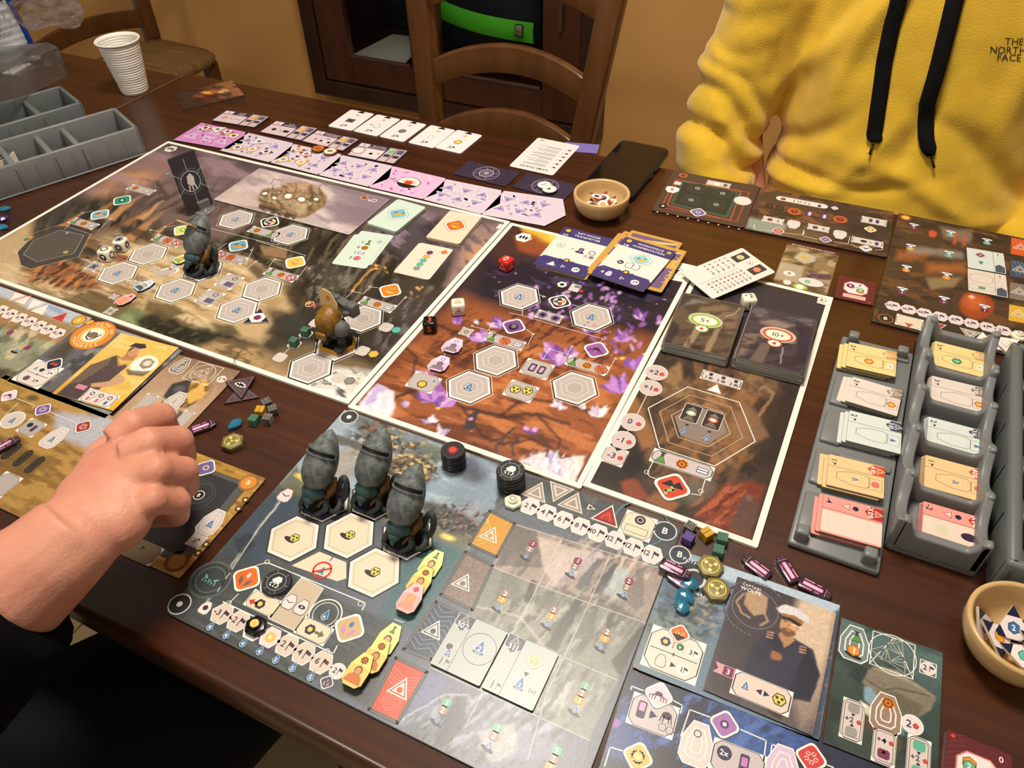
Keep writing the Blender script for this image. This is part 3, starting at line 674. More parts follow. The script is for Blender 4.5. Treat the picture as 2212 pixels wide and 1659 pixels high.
def rad(I,x,y,s,lay=2):
    I.mmp(hexpts(x,y,s*.62),(56,50,22),lay);I.mmp(hexpts(x,y,s*.52),(206,196,92),lay+1)
    for k in range(3): a=2*math.pi*k/3+.5;I.circ((x+s*.25*math.cos(a),y+s*.25*math.sin(a)),s*.14,(70,62,24),lay+2,10,mode='mm')
def flag(I,x,y,s,lay,c=(60,44,60)):
    I.linemm([(x,y-s*.5),(x,y+s*.5)],s*.1,c,lay);I.mmp([(x,y+s*.48),(x+s*.6,y+s*.34),(x+s*.6,y-.02*s),(x,y+.1*s)],c,lay)
def vp(I,p,r,t,lay=1,fill=(218,204,200),rot=0.):
    """hexagonal victory-point mark: number and flag"""
    x,y=I.loc(p);I.mmp(hexpts(x,y,r,rot),WH,lay);I.mmp(hexpts(x,y,r*.92,rot),fill,lay+1)
    I.text((x-r*.12,y),t,r*.5,(70,46,66),lay+2,align='r',mode='mm');flag(I,x+r*.12,y,r*.75,lay+2)
def diamond(I,p,s,fill,lay=3,kind='',c2=(240,170,60),c3=(60,90,120),border=WH):
    x,y=I.loc(p)
    def rd(k): return [(x+(a-b)*.7071,y+(a+b)*.7071) for a,b in rr_pts(s*k,s*k,s*k*.22,3)]
    I.mmp(rd(1.),(60,52,60),lay);I.mmp(rd(.96),border,lay+1);I.mmp(rd(.80),fill,lay+2)
    d=s
    if kind == 'fruit': I.ell((x+.04*d,y-.05*d),.26*d,.13*d,c2,lay+3,14,.2,'mm');I.ell((x-.16*d,y+.04*d),.14*d,.08*d,c3,lay+4,12,1.,'mm');I.circ((x+.18*d,y+.14*d),.08*d,c3,lay+4,10,'mm')
    elif kind == 'gem':
        I.mmp([(x-.30*d,y-.06*d),(x+.05*d,y-.26*d),(x+.32*d,y-.02*d),(x+.1*d,y+.22*d),(x-.18*d,y+.2*d)],c2,lay+3);I.linemm([(x-.26*d,y-.02*d),(x+.28*d,y+.0*d)],.05*d,c3,lay+4);I.linemm([(x-.18*d,y+.1*d),(x+.2*d,y+.1*d)],.05*d,c3,lay+4)
    elif kind == 'wheel':
        I.circ((x,y),.32*d,(232,228,220),lay+3,18,'mm')
        for k,c in enumerate(((212,140,60),(40,40,44),(60,110,60),(150,40,36))): a=math.pi/2*k+.4;I.circ((x+.17*d*math.cos(a),y+.17*d*math.sin(a)),.12*d,c,lay+4,12,'mm')
    elif kind == 'face': I.ell((x,y-.06*d),.22*d,.26*d,c2,lay+3,14,0,'mm');I.ell((x,y),.13*d,.16*d,c3,lay+4,12,0,'mm')
    elif kind == 'spider':
        I.ell((x,y+.06*d),.16*d,.10*d,c2,lay+3,12,0,'mm')
        for k in (-3,-2,-1,1,2,3): I.linemm([(x+k*.05*d,y),(x+k*.12*d,y-.1*d),(x+k*.12*d,y-.24*d)],.035*d,c2,lay+3)
    elif kind == 'hands':
        for sx in (-1,1): I.mmp([(x+sx*.05*d,y-.34*d),(x+sx*.22*d,y-.2*d),(x+sx*.26*d,y+.06*d),(x+sx*.1*d,y-.08*d)],c2,lay+3)
        I.ell((x,y+.14*d),.08*d,.12*d,c3,lay+4,10,0,'mm')
    elif kind == 'fire':
        I.mmp([(x-.36*d,y-.16*d),(x,y-.46*d),(x+.36*d,y-.16*d),(x+.2*d,y-.02*d),(x-.2*d,y-.02*d)],(36,34,40),lay+3)
        for k in (-.2,-.05,.1,.22): I.mmp([(x+k*d-.05*d,y-.1*d),(x+k*d+.05*d,y-.1*d),(x+k*d,y+.22*d)],c2,lay+4)
    elif kind == 'mount':
        I.mmp([(x-.38*d,y-.02*d),(x-.12*d,y+.26*d),(x+.02*d,y+.1*d),(x+.16*d,y+.28*d),(x+.38*d,y)],(40,34,38),lay+3)
        I.linemm([(x-.1*d,y-.36*d),(x-.16*d,y-.22*d),(x+.08*d,y-.12*d),(x-.02*d,y-.02*d)],.09*d,c2,lay+4)
    elif kind == 'dot': I.circ((x,y),.18*d,c2,lay+3,14,'mm');I.circ((x,y),.09*d,c3,lay+4,10,'mm')
    elif kind == 'loop':
        for k in range(3): a=2*math.pi*k/3;I.linemm([(x+.24*d*math.cos(a+t),y+.24*d*math.sin(a+t)) for t in (0,.5,1.,1.5)],.07*d,c2,lay+3)
        I.circ((x,y),.12*d,c3,lay+3,12,'mm')
    elif kind == 'knot':
        for k in range(5): a=2*math.pi*k/5;I.linemm([(x+.26*d*math.cos(a),y+.26*d*math.sin(a)),(x+.26*d*math.cos(a+2.2),y+.26*d*math.sin(a+2.2))],.04*d,c2,lay+3)
def strip(I,p,w,h,icons,lay=1,link_to=None,fill=GR,rot=0.):
    """grey requirement panel with white corners and small symbols"""
    x,y=I.loc(p)
    I.mmp([(x-w/2,y-h/2),(x+w/2,y-h/2),(x+w/2,y+h/2),(x-w/2,y+h/2)],WH,lay)
    I.rrect((x,y),w*.985,h*.96,h*.28,BK,lay+1,mode='mm',ch=True);I.rrect((x,y),w*.955,h*.88,h*.25,fill,lay+2,mode='mm',ch=True)
    n=len(icons)
    for i,k in enumerate(icons):
        a=x-w/2+w*(i+.5)/n;s=h*.62;l=lay+3
        if k == 'f': flask(I,a,y,s,l)
        elif k == 'g': gear(I,a,y,s*.9,l)
        elif k == 'b': bars(I,a,y,s*.8,l)
        elif k == 'n': bars(I,a,y,s*.7,l);nope(I,a,y,s*1.1,l)
        elif k == 'G': gear(I,a,y,s*.8,l);nope(I,a,y,s*1.1,l)
        elif k == 'p': I.mmp(hexpts(a,y,s*.6),PUR,l);I.mmp(hexpts(a,y,s*.3),BK,l+1)
        elif k == 'r': rad(I,a,y,s,l)
        elif k == 'c': I.rrect((a,y),s*.7,s*1.1,s*.12,(60,46,66),l,mode='mm');I.rrect((a,y),s*.4,s*.7,s*.08,(170,132,176),l+1,mode='mm')
        elif k == '1' or k == '2' or k == '3': drop(I,I_mm(I,a,y),s*.55,k,l) if False else drop_mm(I,a,y,s*.55,k,l)
        elif k == 'o': I.oring((a,y),s*.4,s*.12,NV,l,14,mode='mm')
        elif k == '>': I.mmp([(a-s*.3,y+s*.25),(a+s*.35,y),(a-s*.3,y-s*.25)],NV,l)
        elif k == 'w': I.rrect((a,y),s*.7,s*.9,s*.25,(236,226,222),l,mode='mm');I.rrect((a,y),s*.7,s*.9,s*.25,NV,l+1,mode='mm',ring=s*.06)
        elif k == 'v': I.circ((a,y),s*.55,(236,226,222),l,14,'mm');flag(I,a,y,s*.6,l+1)
        elif k == '!': I.linemm([(a,y-s*.1),(a,y+s*.5)],s*.16,RED,l);I.circ((a,y-s*.36),s*.1,RED,l,8,'mm')
def drop_mm(I,x,y,s,num,lay):
    m=I.mode;I.mode='mm';drop(I,(x,y),s,num,lay);I.mode=m
def slot(I,p,w,h,lay=1,fill=GR):
    x,y=I.loc(p);I.mmp([(x-w/2,y-h/2),(x+w/2,y-h/2),(x+w/2,y+h/2),(x-w/2,y+h/2)],WH,lay);I.rrect((x,y),w*.97,h*.97,min(w,h)*.2,BK,lay+1,mode='mm',ch=True);I.rrect((x,y),w*.93,h*.93,min(w,h)*.18,fill,lay+2,mode='mm',ch=True);return x,y
def node(I,p,lay=2,r=1.6): I.oring(p,r,.45,WH,lay,12)
def concentric(I,p,w,h,lay=2,c1=(190,180,172),c2=(212,203,196),r=4.):
    x,y=I.loc(p);I.rrect((x,y),w,h,r,WH,lay,mode='mm');I.rrect((x,y),w*.93,h*.93,r*.9,c1,lay+1,mode='mm')
    I.rrect((x,y),w*.66,h*.66,r*.6,c2,lay+2,mode='mm',ring=w*.05);I.rrect((x,y),w*.36,h*.4,r*.3,c2,lay+2,mode='mm',ring=w*.05)
def worker_pts(w=17.,h=25.): return [(-w/2,-h/2+w*.22),(-w*.3,-h/2),(w*.3,-h/2),(w/2,-h/2+w*.22),(w/2,h*.08),(w*.24,h/2),(-w*.24,h/2),(-w/2,h*.08)]
def worker_slot(I,p,w=17.,h=25.,lay=1,fill=(206,196,192)):
    x,y=I.loc(p);P_=worker_pts(w,h);I.mmp([(x+a,y+b) for a,b in P_],WH,lay);I.mmp([(x+a*.93,y+b*.94) for a,b in P_],fill,lay+1)
    I.ringmm([(x+a*.66,y+b*.7) for a,b in P_],w*.05,(226,218,212),lay+2);I.ringmm([(x+a*.36,y+b*.44) for a,b in P_],w*.05,(226,218,212),lay+2)
def triangle(I,p,r,up=True,c=(190,178,168),lay=1,rim=WH,inner=(222,212,204)):
    x,y=I.loc(p);a0=math.pi/2 if up else -math.pi/2
    T=lambda k: [(x+r*k*math.cos(a0+2*math.pi*i/3),y+r*k*math.sin(a0+2*math.pi*i/3)) for i in range(3)]
    I.mmp(T(1.),rim,lay);I.mmp(T(.86),c,lay+1);I.mmp(T(.6),inner,lay+2);I.mmp(T(.38),c,lay+3)
def redgem(I,x,y,s,lay): I.mmp([(x-s*.3,y-s*.5),(x+s*.3,y-s*.5),(x+s*.5,y+s*.05),(x,y+s*.5),(x-s*.5,y+s*.05)],(140,36,30),lay);I.mmp([(x-s*.22,y-s*.4),(x+s*.22,y-s*.4),(x+s*.4,y+s*.03),(x,y+s*.4),(x-s*.4,y+s*.03)],(204,70,58),lay+1)
# ================================================================== the three game boards
BT=.0028;WB=(236,230,216)
def board(label,q,r=1.5,name='game_board',cat='game board'):
    return flat(name,label,cat,q,BT,0,WB,(232,225,208),r)
o,I=board('large white-edged game board painted with a rocky desert and grey hexes',[(366,304),(1094,478),(756,881),(-99,569)])
MAIN=o
A=Art(I.fr,.0017,3,2.4,20,inset=.0055)
A.fill((62,54,44))
A.poly([(300,300),(1100,470),(1100,560),(980,520),(820,480),(420,430),(200,440),(150,430)],(104,88,92),1,50)
A.blob(270,400,120,44,(206,150,96),.9,.9,-28).blob(330,355,120,30,(128,100,100),.8,.8,12).blob(420,330,110,26,(76,62,72),.9,.7,14)
A.noise((150,124,132),60,22,14,.5,.7,.7,1,(450,380,330,70)).noise((70,58,70),70,24,14,.5,.7,.8,2,(600,390,420,70))
# rock country
A.poly([(150,430),(330,420),(470,440),(560,470),(740,520),(1010,560),(1000,640),(880,800),(640,760),(520,560),(300,560),(90,540)],(50,45,38),1,24)
A.noise((28,25,22),40,14,-60,.48,.62,.85,3,(450,560,520,190)).noise((112,98,80),34,9,-60,.56,.68,.7,4,(500,560,520,190))
A.noise((88,92,66),30,10,-55,.58,.7,.6,5,(560,560,260,140))
# mauve stone slope behind the standing card
A.poly([(260,440),(330,395),(400,400),(470,440),(560,475),(480,520),(400,500),(330,490)],(112,92,86),.85,16)
A.noise((72,58,58),40,10,-30,.5,.62,.8,6,(380,450,130,60)).line([(290,470),(330,440),(360,420),(340,400)],9,(70,58,58),.9,4)
# brown spikes at the far corner
for (x,y,l,c) in ((118,500,34,(150,92,50)),(146,480,44,(172,112,62)),(168,500,30,(126,74,40)),(230,445,34,(150,104,66)),(265,450,52,(176,128,84)),(292,470,44,(140,96,64)),(310,490,60,(170,122,80)),(345,500,40,(150,108,74)),(250,490,40,(104,66,42)),(205,470,30,(136,92,56)),(325,455,40,(186,140,96)),(190,520,44,(120,76,46))):
    A.poly([(x-l*.8,y+l*.42),(x+l*.75,y-l*.55),(x-l*.35,y+l*.55)],c,.95,5)
A.blob(210,510,70,14,(64,34,26),.8,.6,20)
# sand flats
A.poly([(-110,560),(20,500),(70,470),(60,560),(140,590),(240,545),(330,520),(430,530),(520,560),(600,600),(640,680),(560,740),(430,700),(330,690),(210,640),(120,640),(0,600)],(180,154,114),1,22)
A.noise((140,110,74),50,10,22,.48,.64,.85,7,(300,620,380,120)).noise((208,186,146),60,12,22,.54,.68,.8,8,(280,620,380,130)).noise((120,82,50),26,6,16,.58,.68,.7,9,(220,600,260,90))
A.poly([(60,545),(130,570),(200,590),(230,615),(150,625),(110,600),(40,585)],(120,66,34),.75,10).noise((62,34,22),22,6,-35,.5,.6,.9,10,(150,595,110,36)).noise((196,120,60),24,6,-35,.58,.66,.8,11,(140,590,110,40))
A.blob(270,560,50,12,(120,48,34),.7,.8,10)
# ragged dark ledges round the sand
for x,y,l,w_,r_ in ((300,505,60,12,20),(420,520,50,12,15),(470,545,40,14,10),(560,590,40,16,40),(640,640,34,24,60),(610,690,50,22,30),(150,555,60,9,22),(95,560,30,8,20),(215,640,40,9,24),(420,735,60,9,22)): A.blob(x,y,l,w_,(58,46,34),.8,.5,r_)
# green pools and chasm, far shore rocks
A.poly([(240,660),(300,665),(345,700),(310,730),(250,700),(215,680)],(104,116,74),.95,10).blob(280,690,34,14,(150,160,110),.6,.8,18)
A.poly([(290,690),(345,670),(400,700),(470,720),(560,745),(540,770),(460,750),(420,790),(330,745)],(30,28,20),.95,12).noise((70,74,44),20,8,-30,.55,.66,.8,12,(370,720,90,50))
A.poly([(140,640),(200,630),(250,650),(290,660),(250,690),(200,672),(150,660)],(104,86,54),.8,9).poly([(320,650),(380,655),(400,680),(350,690),(310,672)],(88,74,46),.85,8)
A.poly([(400,760),(470,735),(560,750),(640,790),(600,850),(480,800)],(168,138,96),.9,16).noise((90,74,50),22,8,20,.5,.62,.85,13,(480,770,120,50))
A.poly([(455,700),(500,700),(520,722),(480,728)],(66,62,44),.85,8)
# boulders, wreck and machinery in the lower middle
A.poly([(590,690),(650,660),(700,690),(690,740),(620,740),(570,720)],(44,42,36),.9,14).blob(632,700,40,26,(52,52,46),.9,.5)
A.blob(720,600,50,40,(70,66,58),.8,.6,30).noise((118,112,98),16,10,-40,.52,.64,.8,14,(715,615,60,54)).poly([(860,610),(910,590),(930,620),(880,690),(840,690)],(62,56,48),.9,10).line([(880,690),(930,620)],10,(120,112,100),.7,5)
A.line([(760,630),(790,595),(812,578)],3,(216,150,70),.9,2).scatter(5,(800,570,860,600),(4,6),(2,3),[(226,166,84)],.9,4).scatter(7,(880,615,912,650),(4,7),(2,3),[(220,170,110)],.9,5)
A.poly([(560,530),(620,535),(618,560),(570,552)],(150,116,84),.8,5)
# mountains and glow by the far right edge
A.poly([(850,470),(930,480),(980,520),(960,580),(880,560),(820,520)],(74,66,72),.9,24).noise((138,118,134),24,14,30,.5,.64,.8,15,(900,510,110,60)).poly([(905,495),(950,470),(985,500),(930,530)],(44,40,46),.8,12)
A.poly([(1000,490),(1085,485),(1060,560),(1000,640),(960,620),(985,560)],(150,122,116),.9,20).blob(1030,560,34,50,(196,150,100),.9,.8,24).blob(1000,620,20,26,(140,104,72),.8,.7).noise((92,76,84),20,12,40,.52,.66,.8,16,(1030,540,60,90))
A.poly([(880,640),(960,620),(985,640),(900,790),(830,860),(780,830),(850,740)],(62,54,50),.9,16).noise((112,104,104),26,6,-52,.54,.66,.8,17,(890,740,90,110))
# dark cubes area, then snow at the near corner
A.poly([(560,770),(660,740),(760,770),(830,800),(780,830),(640,810)],(120,100,72),.75,18).poly([(600,820),(700,790),(790,800),(830,810),(770,870),(690,860)],(210,206,198),.92,14).noise((40,36,34),20,8,30,.55,.62,.9,18,(740,830,80,40)).noise((246,242,234),24,10,14,.56,.66,.8,19,(700,830,110,30))
A.blob(765,825,16,6,(180,130,70),.7,.6,20)
A.build('printed_artwork',o)
I.base=2
# station hex at the far corner
for k,(w,c) in enumerate(((0,(64,60,56)),)): I.poly([(38,545),(60,522),(128,489),(150,488),(194,503),(172,553),(66,580),(46,572)],c,0)
I.poly([(50,550),(72,520),(130,497),(182,508),(160,548),(80,566)],(80,74,66),1);I.ring([(50,550),(72,520),(130,497),(182,508),(160,548),(80,566)],.6,(170,162,150),2);I.ring([(8,563),(25,520),(132,484),(196,506),(170,555),(66,582)],.5,(190,182,168),2)
drop(I,(146,503),4.5,'3',3);rad(I,*I.loc((142,545)),6.5,3);cube_ic(I,*I.loc((50,561)),6,(92,40,80),3);cube_ic(I,*I.loc((57,517)),6,(60,130,110),3);cube_ic(I,*I.loc((66,513)),6,ORA,3)
for p,n_,dk in (((255,590),'1',0),((320,549),None,0),((380,627),'1',0),((510,474),'2',1),((628,507),'1',1),((566,625),None,0),((513,670),'1',0),((439,583),None,0),((783,688),None,1),((727,748),None,1),((671,795),None,1)): hexcell(I,p,23.5,n_,dk)
# requirement panels with their location signs
for p,ic in (((305,410),'gb'),((181,483),'fgb'),((362,520),'fGn'),((498,556),'nGb'),((570,502),'gf'),((607,594),'fgn'),((815,658),'fgb')): strip(I,p,44,15,ic)
for p,c,kd,c2,c3 in (((264,433),(40,132,110),'dot',(30,60,40),(232,232,220)),((216,464),(120,164,182),'fruit',(226,150,60),(90,80,150)),((396,497),(196,204,110),'dot',(120,150,60),(226,226,170)),((515,531),(112,164,176),'fruit',(226,150,56),(64,110,150)),((583,480),(34,32,32),'wheel',0,0),((638,567),(226,184,84),'gem',(232,140,50),(248,214,160)),((843,628),(226,120,40),'gem',(240,170,70),(160,40,40))): diamond(I,p,24,c,4,kd,c2 or GOLD,c3 or BK)
LN=(226,220,208)
for pts in ([(140,495),(176,462),(200,455)],[(240,470),(212,500)],[(325,520),(355,492),(378,487)],[(325,497),(345,500)],[(440,490),(600,530)],[(470,540),(490,525)],[(548,535),(530,572)],[(553,520),(660,552),(655,556)],[(580,577),(593,560),(612,563)],[(663,575),(640,605)],[(740,650),(762,630),(785,634)],[(785,634),(800,620),(818,622)],[(878,640),(850,670)],[(516,594),(553,565)],[(558,660),(560,640)],[(600,530),(607,520)]): I.line(pts,.55,LN,1)
for p in ((178,460),(240,474),(325,497),(356,490),(543,540),(595,560),(668,580),(762,628),(799,619),(876,643),(553,565)): node(I,p)
# card slots and little bonus squares
for p,w,h in (((203,576),17,17),((495,608),25,27),((453,643),25,27),((239,672),12,12)):
    x,y=slot(I,p,w,h)
    if w > 20: I.mmp([(x-9,y-9),(x+9,y-9),(x+9,y-1),(x-9,y-1)],(92,86,112),4);I.mmp([(x-9,y-9),(x-2,y-9),(x-2,y+1),(x-9,y+1)],(190,182,176),5);I.oring((x+3,y+7),3.4,.9,NV,5,14,'mm')
    elif w > 14: I.rrect((x,y),9,9,1,(72,72,92),4,mode='mm');I.oring((x,y),3.8,.4,(200,196,200),5,16,'mm')
    else: I.oring((x,y),2,.8,BK,4,10,'mm')
I.ell((366,585),12,7,WH,1,16,.5);I.ell((358,588),13,6.5,GR,2,16,.75);gear(I,*I.loc((368,581)),4,4)
for p in ((370,558),(292,611),(246,641),(334,582)): slot(I,p,9,9)
for p in ((391,571),(313,622),(270,650)): I.ell(p,12.5,8,WH,1,8,.75);I.ell(p,11.7,7.3,GR,2,8,.75)
for p in ((605,772),(636,744),(661,722),(682,698)): concentric(I,p,13,13,2,r=3.5)
I.line([(605,772),(690,690)],.6,LN,1)
for p,c,d in (((834,707),(82,170,150),(22,6)),((783,758),(222,170,70),(24,7)),((731,817),(130,128,122),(24,6))): concentric(I,p,14,14,2,r=4);cube_ic(I,*I.loc((p[0]+d[0],p[1]+d[1])),10,c,3)
I.circ((669,657),5.2,WH,1);I.circ((669,657),4.5,(120,70,36),2);I.circ((667,655),2.6,(226,150,80),3);I.poly([(676,662),(685,655),(680,668)],(196,80,60),2)
for (a,b) in (((505,775),(525,752)),((525,752),(548,768)),((518,768),(536,762)),((510,788),(505,775)),((523,756),(500,790))): I.line([a,b],.5,(50,42,36),1)
x,y=I.loc((369,322));I.mmp(hexpts(x,y,10),WH,2);I.mmp(hexpts(x,y,9.2),(222,208,190),3)
for k in (-1,0,1): I.ell((x+k*4.2,y+1-abs(k)),1.7,3.4,BK,4,10,0,'mm')
I.rrect((1083,490),10,11,1,WH,2);I.text((1084,487),'2',3,BK,3);I.text((1081,494),'3',3,BK,3)
drop(I,(362,375),4.5,'3',3)
I.build('print',None,o)
# ---- violet crystal board
o,I=board('white-edged game board painted with violet crystals on orange ground',[(1097,479),(1511,577),(1245,1052),(758,882)])
A=Art(I.fr,.0016,11,1.6,18,inset=.0055)
A.fill((52,38,42))
A.poly([(1080,480),(1330,520),(1260,600),(1050,600)],(70,44,40),1,20).poly([(1120,480),(1260,505),(1230,545),(1165,520),(1130,497)],(236,176,62),.95,14).blob(1215,520,40,14,(250,214,96),.9,.8,16).poly([(1150,505),(1215,545),(1200,570),(1120,540),(1110,510)],(150,78,40),.8,12)
A.poly([(1050,560),(1200,560),(1490,610),(1440,740),(1010,690)],(34,28,40),.95,30).noise((70,56,84),40,10,14,.52,.66,.7,1,(1250,620,250,90)).scatter(70,(1060,560,1460,680),(1,2.4),(1,2.4),[(190,180,210),(150,130,200)],.8,2)
A.poly([(1000,640),(1120,680),(1420,730),(1380,820),(1300,960),(1240,1045),(1080,990),(760,880),(880,740)],(146,82,46),.96,34)
A.noise((92,46,28),60,14,16,.5,.64,.85,2,(1080,860,340,200)).noise((190,116,66),60,14,18,.53,.67,.8,3,(1090,880,330,190)).noise((60,34,30),26,7,-30,.57,.66,.8,4,(1150,740,280,90))
for pts,w in (([(850,860),(930,830),(1000,880),(1080,900),(1160,895),(1230,915)],9),([(1000,880),(1040,940),(1090,960)],7),([(1080,900),(1130,860),(1200,870),(1260,850)],7),([(860,740),(900,770),(890,820),(940,850)],6),([(1080,960),(1150,950),(1230,990)],6),([(880,720),(940,700),(990,720)],5),([(1160,895),(1210,950),(1200,990)],6),([(1240,880),(1300,895)],8)): A.line(pts,w,(58,34,30),.85,5)
VI=[(150,92,170),(184,132,200),(122,74,160),(206,170,214)]
A.scatter(50,(1140,610,1340,690),(4,12),(3,6),VI,.75,3).scatter(36,(1250,680,1450,760),(4,12),(3,7),VI,.75,4)
def bloom(x,y,s,cols,n=9,up=True,seed=1):
    r=random.Random(seed)
    for i in range(n):
        a=r.uniform(-160,-20);l=s*r.uniform(.5,1.);ca,sa=math.cos(math.radians(a)),math.sin(math.radians(a));w=s*.16
        A.poly([(x,y),(x+ca*l*.6-sa*w,y+sa*l*.6+ca*w),(x+ca*l,y+sa*l),(x+ca*l*.6+sa*w,y+sa*l*.6-ca*w)],r.choice(cols),.9,2.5)
for i,(x,y,s) in enumerate(((1080,710,34),(1045,740,40),(1190,780,46),(1210,790,30),(1385,690,26),(1345,740,34),(1370,800,46),(1340,850,52),(920,830,40),(950,880,62),(935,870,46),(990,700,24),(1300,700,24),(1230,770,26),(1270,720,20))): bloom(x,y,s,VI+[(96,60,150)],12,True,i)
WHT=[(226,212,226),(196,178,206),(240,232,232),(170,150,196)]
for i,(x,y,s) in enumerate(((930,915,24),(880,880,18),(1200,880,24),(1210,885,18),(1290,900,34),(1260,885,16),(1030,700,12),(950,940,26),(1400,770,14))): bloom(x,y,s,WHT,9,True,30+i)
A.poly([(770,880),(815,830),(850,845),(852,880),(830,910),(775,890)],(222,208,222),.95,5).poly([(815,830),(835,838),(815,870),(785,875)],(176,156,206),.8,5).noise((246,238,234),12,22,30,.5,.6,.7,7,(815,875,44,40))
A.poly([(1120,998),(1165,980),(1190,975),(1210,990),(1265,985),(1240,1045),(1160,1012)],(222,202,210),.95,4).poly([(1180,980),(1205,978),(1215,1030),(1190,1020)],(160,150,206),.8,5).poly([(1240,995),(1262,990),(1250,1020),(1232,1022)],(226,200,176),.8,5).noise((246,240,240),8,20,20,.52,.62,.8,8,(1190,1010,80,40))
A.scatter(40,(900,680,1400,1020),(1,2),(1,2),[(236,180,110),(220,150,200)],.8,9)
for x,y in ((945,882),(1258,873),(1345,775),(1190,792)): A.blob(x,y,7,4,(240,190,70),1,.5)
# crawler machines
for pts in ([(1090,945),(1070,965),(1075,985)],[(1110,925),(1085,945),(1060,955)],[(1165,945),(1185,960),(1180,985)],[(1120,945),(1105,965),(1110,985)]): A.line(pts,5,(64,50,48),.95,2)
A.blob(1146,932,22,8,(110,70,120),1,.3,10).blob(1137,925,8,7,(206,150,206),1,.3).blob(1155,928,8,7,(206,150,206),1,.3)
A.poly([(1030,885),(1038,890),(1020,930),(1000,925),(1010,900)],(50,46,52),.95,3).blob(1018,905,7,5,(200,140,196),1,.4)
A.build('printed_artwork',o);I.base=2
for p,n_,dk in (((1122,641),'2',1),((1278,685),'1',1),((1071,778),None,0),((1014,836),'1',0),((1241,838),None,0)): hexcell(I,p,23.5,n_,dk)
I.text((1270,697),'2',3,NV,4);I.oring((1284,703),2.2,.5,RED,4,6)
for p,ic,w in (((1186,684),'pp',30),((1091,737),'fGb',44),((1268,790),'fgG',44)): strip(I,p,w,15,ic)
for p,c,kd,c2,c3 in (((1209,652),(60,44,70),'wheel',0,0),((1110,705),(118,70,140),'face',(34,30,36),(120,110,112)),((1288,756),(150,88,156),'spider',(70,40,84),BK)): diamond(I,p,23,c,4,kd,c2 or GOLD,c3 or BK)
for pts in ([(1165,637),(1180,642)],[(1237,658),(1252,664)],[(1130,660),(1128,682),(1302,732),(1298,736)],[(1262,700),(1262,716)],[(1020,705),(1070,717),(1062,725)],[(1050,720),(1066,698),(1085,703)],[(1137,712),(1152,722),(1140,745)],[(1187,754),(1173,776)],[(1187,754),(1235,768)],[(1235,748),(1216,785)],[(1330,772),(1310,810)],[(972,737),(955,780)],[(1100,676),(1130,682)]): I.line(pts,.55,LN,1)
for p in ((1020,704),(1066,698),(1152,722),(1187,754),(1236,748),(1331,775),(1174,641)): node(I,p)
x,y=slot(I,(1160,797),30,24)
for sx in (-1,1): I.rrect((x+sx*5,y),7,12,1.5,(52,40,58),5,mode='mm');I.rrect((x+sx*5,y),4,8,1,(186,150,190),6,mode='mm')
x,y=slot(I,(1125,845),30,24);rad(I,x-6,y,10,5);rad(I,x+6,y+3,10,5)
x,y=slot(I,(915,826),30,24);I.mmp(hexpts(x,y-3,5.6),BK,5);I.mmp(hexpts(x,y-3,4.4),GOLD,6);drop_mm(I,x+9,y+6,2.4,'',5)
x,y=slot(I,(1007,717),13,13);I.oring((x,y),2.6,.8,BK,4,12,'mm')
for p in ((979,747),(950,786)): I.mmp([(I.loc(p)[0]+a*1.08,I.loc(p)[1]+b*1.08) for a,b in worker_pts(19,23)],WH,1);I.mmp([(I.loc(p)[0]+a,I.loc(p)[1]+b) for a,b in worker_pts(19,23)],GR,2)
x,y=I.loc((1131,513));I.mmp(hexpts(x,y,11),WH,2)
for k in (-1,0,1): I.ell((x+k*4,y+.6-abs(k)),1.6,3.6,BK,3,10,0,'mm')
I.linemm([(x+8,y-2),(x+8,y+4)],1,RED,3)
x,y=I.loc((1242,622));I.rrect((x,y),12,14,1,(200,194,190),2,mode='mm');I.rrect((x+2,y+3),7,5,.6,(120,116,120),3,mode='mm');I.mmp(hexpts(x-16,y,6),(226,220,210),2);I.circ((x-16,y),2.6,NV,3,12,'mm');I.circ((x+9,y-3),2.4,RED,3,10,'mm')
I.poly([(1440,570),(1497,577),(1487,612),(1432,601)],WB,1);I.oring((1461,586),7.5,.5,BK,3,20);I.mmp([(I.loc((1461,586))[0]+a,I.loc((1461,586))[1]+b) for a,b in ((-4,3),(4,3),(1.5,-1),(2.5,-4),(-2.5,-4),(-1.5,-1))],(84,56,110),3);I.text((1450,600),'2-3',3.4,BK,3)
I.build('print',None,o)
# ---- cavern board
o,I=board('narrow white-edged game board painted with a brown cavern and point circles',[(1516,577),(1803,641),(1633,1184),(1251,1044)])
A=Art(I.fr,.0016,23,2.2,20,inset=.0055)
A.fill((58,46,38))
A.poly([(1480,580),(1800,650),(1760,780),(1420,720)],(52,48,56),1,20)
A.poly([(1560,830),(1650,800),(1680,860),(1640,960),(1580,1000),(1440,970),(1430,900),(1480,840)],(140,100,64),.8,40).blob(1520,850,60,40,(176,136,92),.8,.9).blob(1540,990,70,30,(128,110,84),.6,.9)
A.noise((36,29,26),46,22,-50,.5,.66,.7,1,(1500,900,260,300)).noise((150,104,66),44,18,-64,.56,.7,.6,2,(1510,880,200,220)).poly([(1440,800),(1470,780),(1480,850),(1450,870),(1425,850)],(156,122,84),.7,8).poly([(1500,780),(1520,785),(1530,850),(1505,860)],(120,88,58),.8,6).poly([(1660,800),(1690,800),(1660,870),(1640,860)],(118,92,70),.7,8).poly([(1590,800),(1640,790),(1650,830),(1600,850)],(150,116,80),.6,12).noise((84,62,50),26,10,40,.55,.66,.7,3,(1520,860,230,260))
A.poly([(1260,1030),(1350,880),(1390,840),(1380,960),(1400,1010),(1350,1060)],(38,32,30),.85,20).poly([(1355,850),(1380,860),(1420,960),(1385,970),(1370,930),(1345,920)],(150,104,64),.8,10)
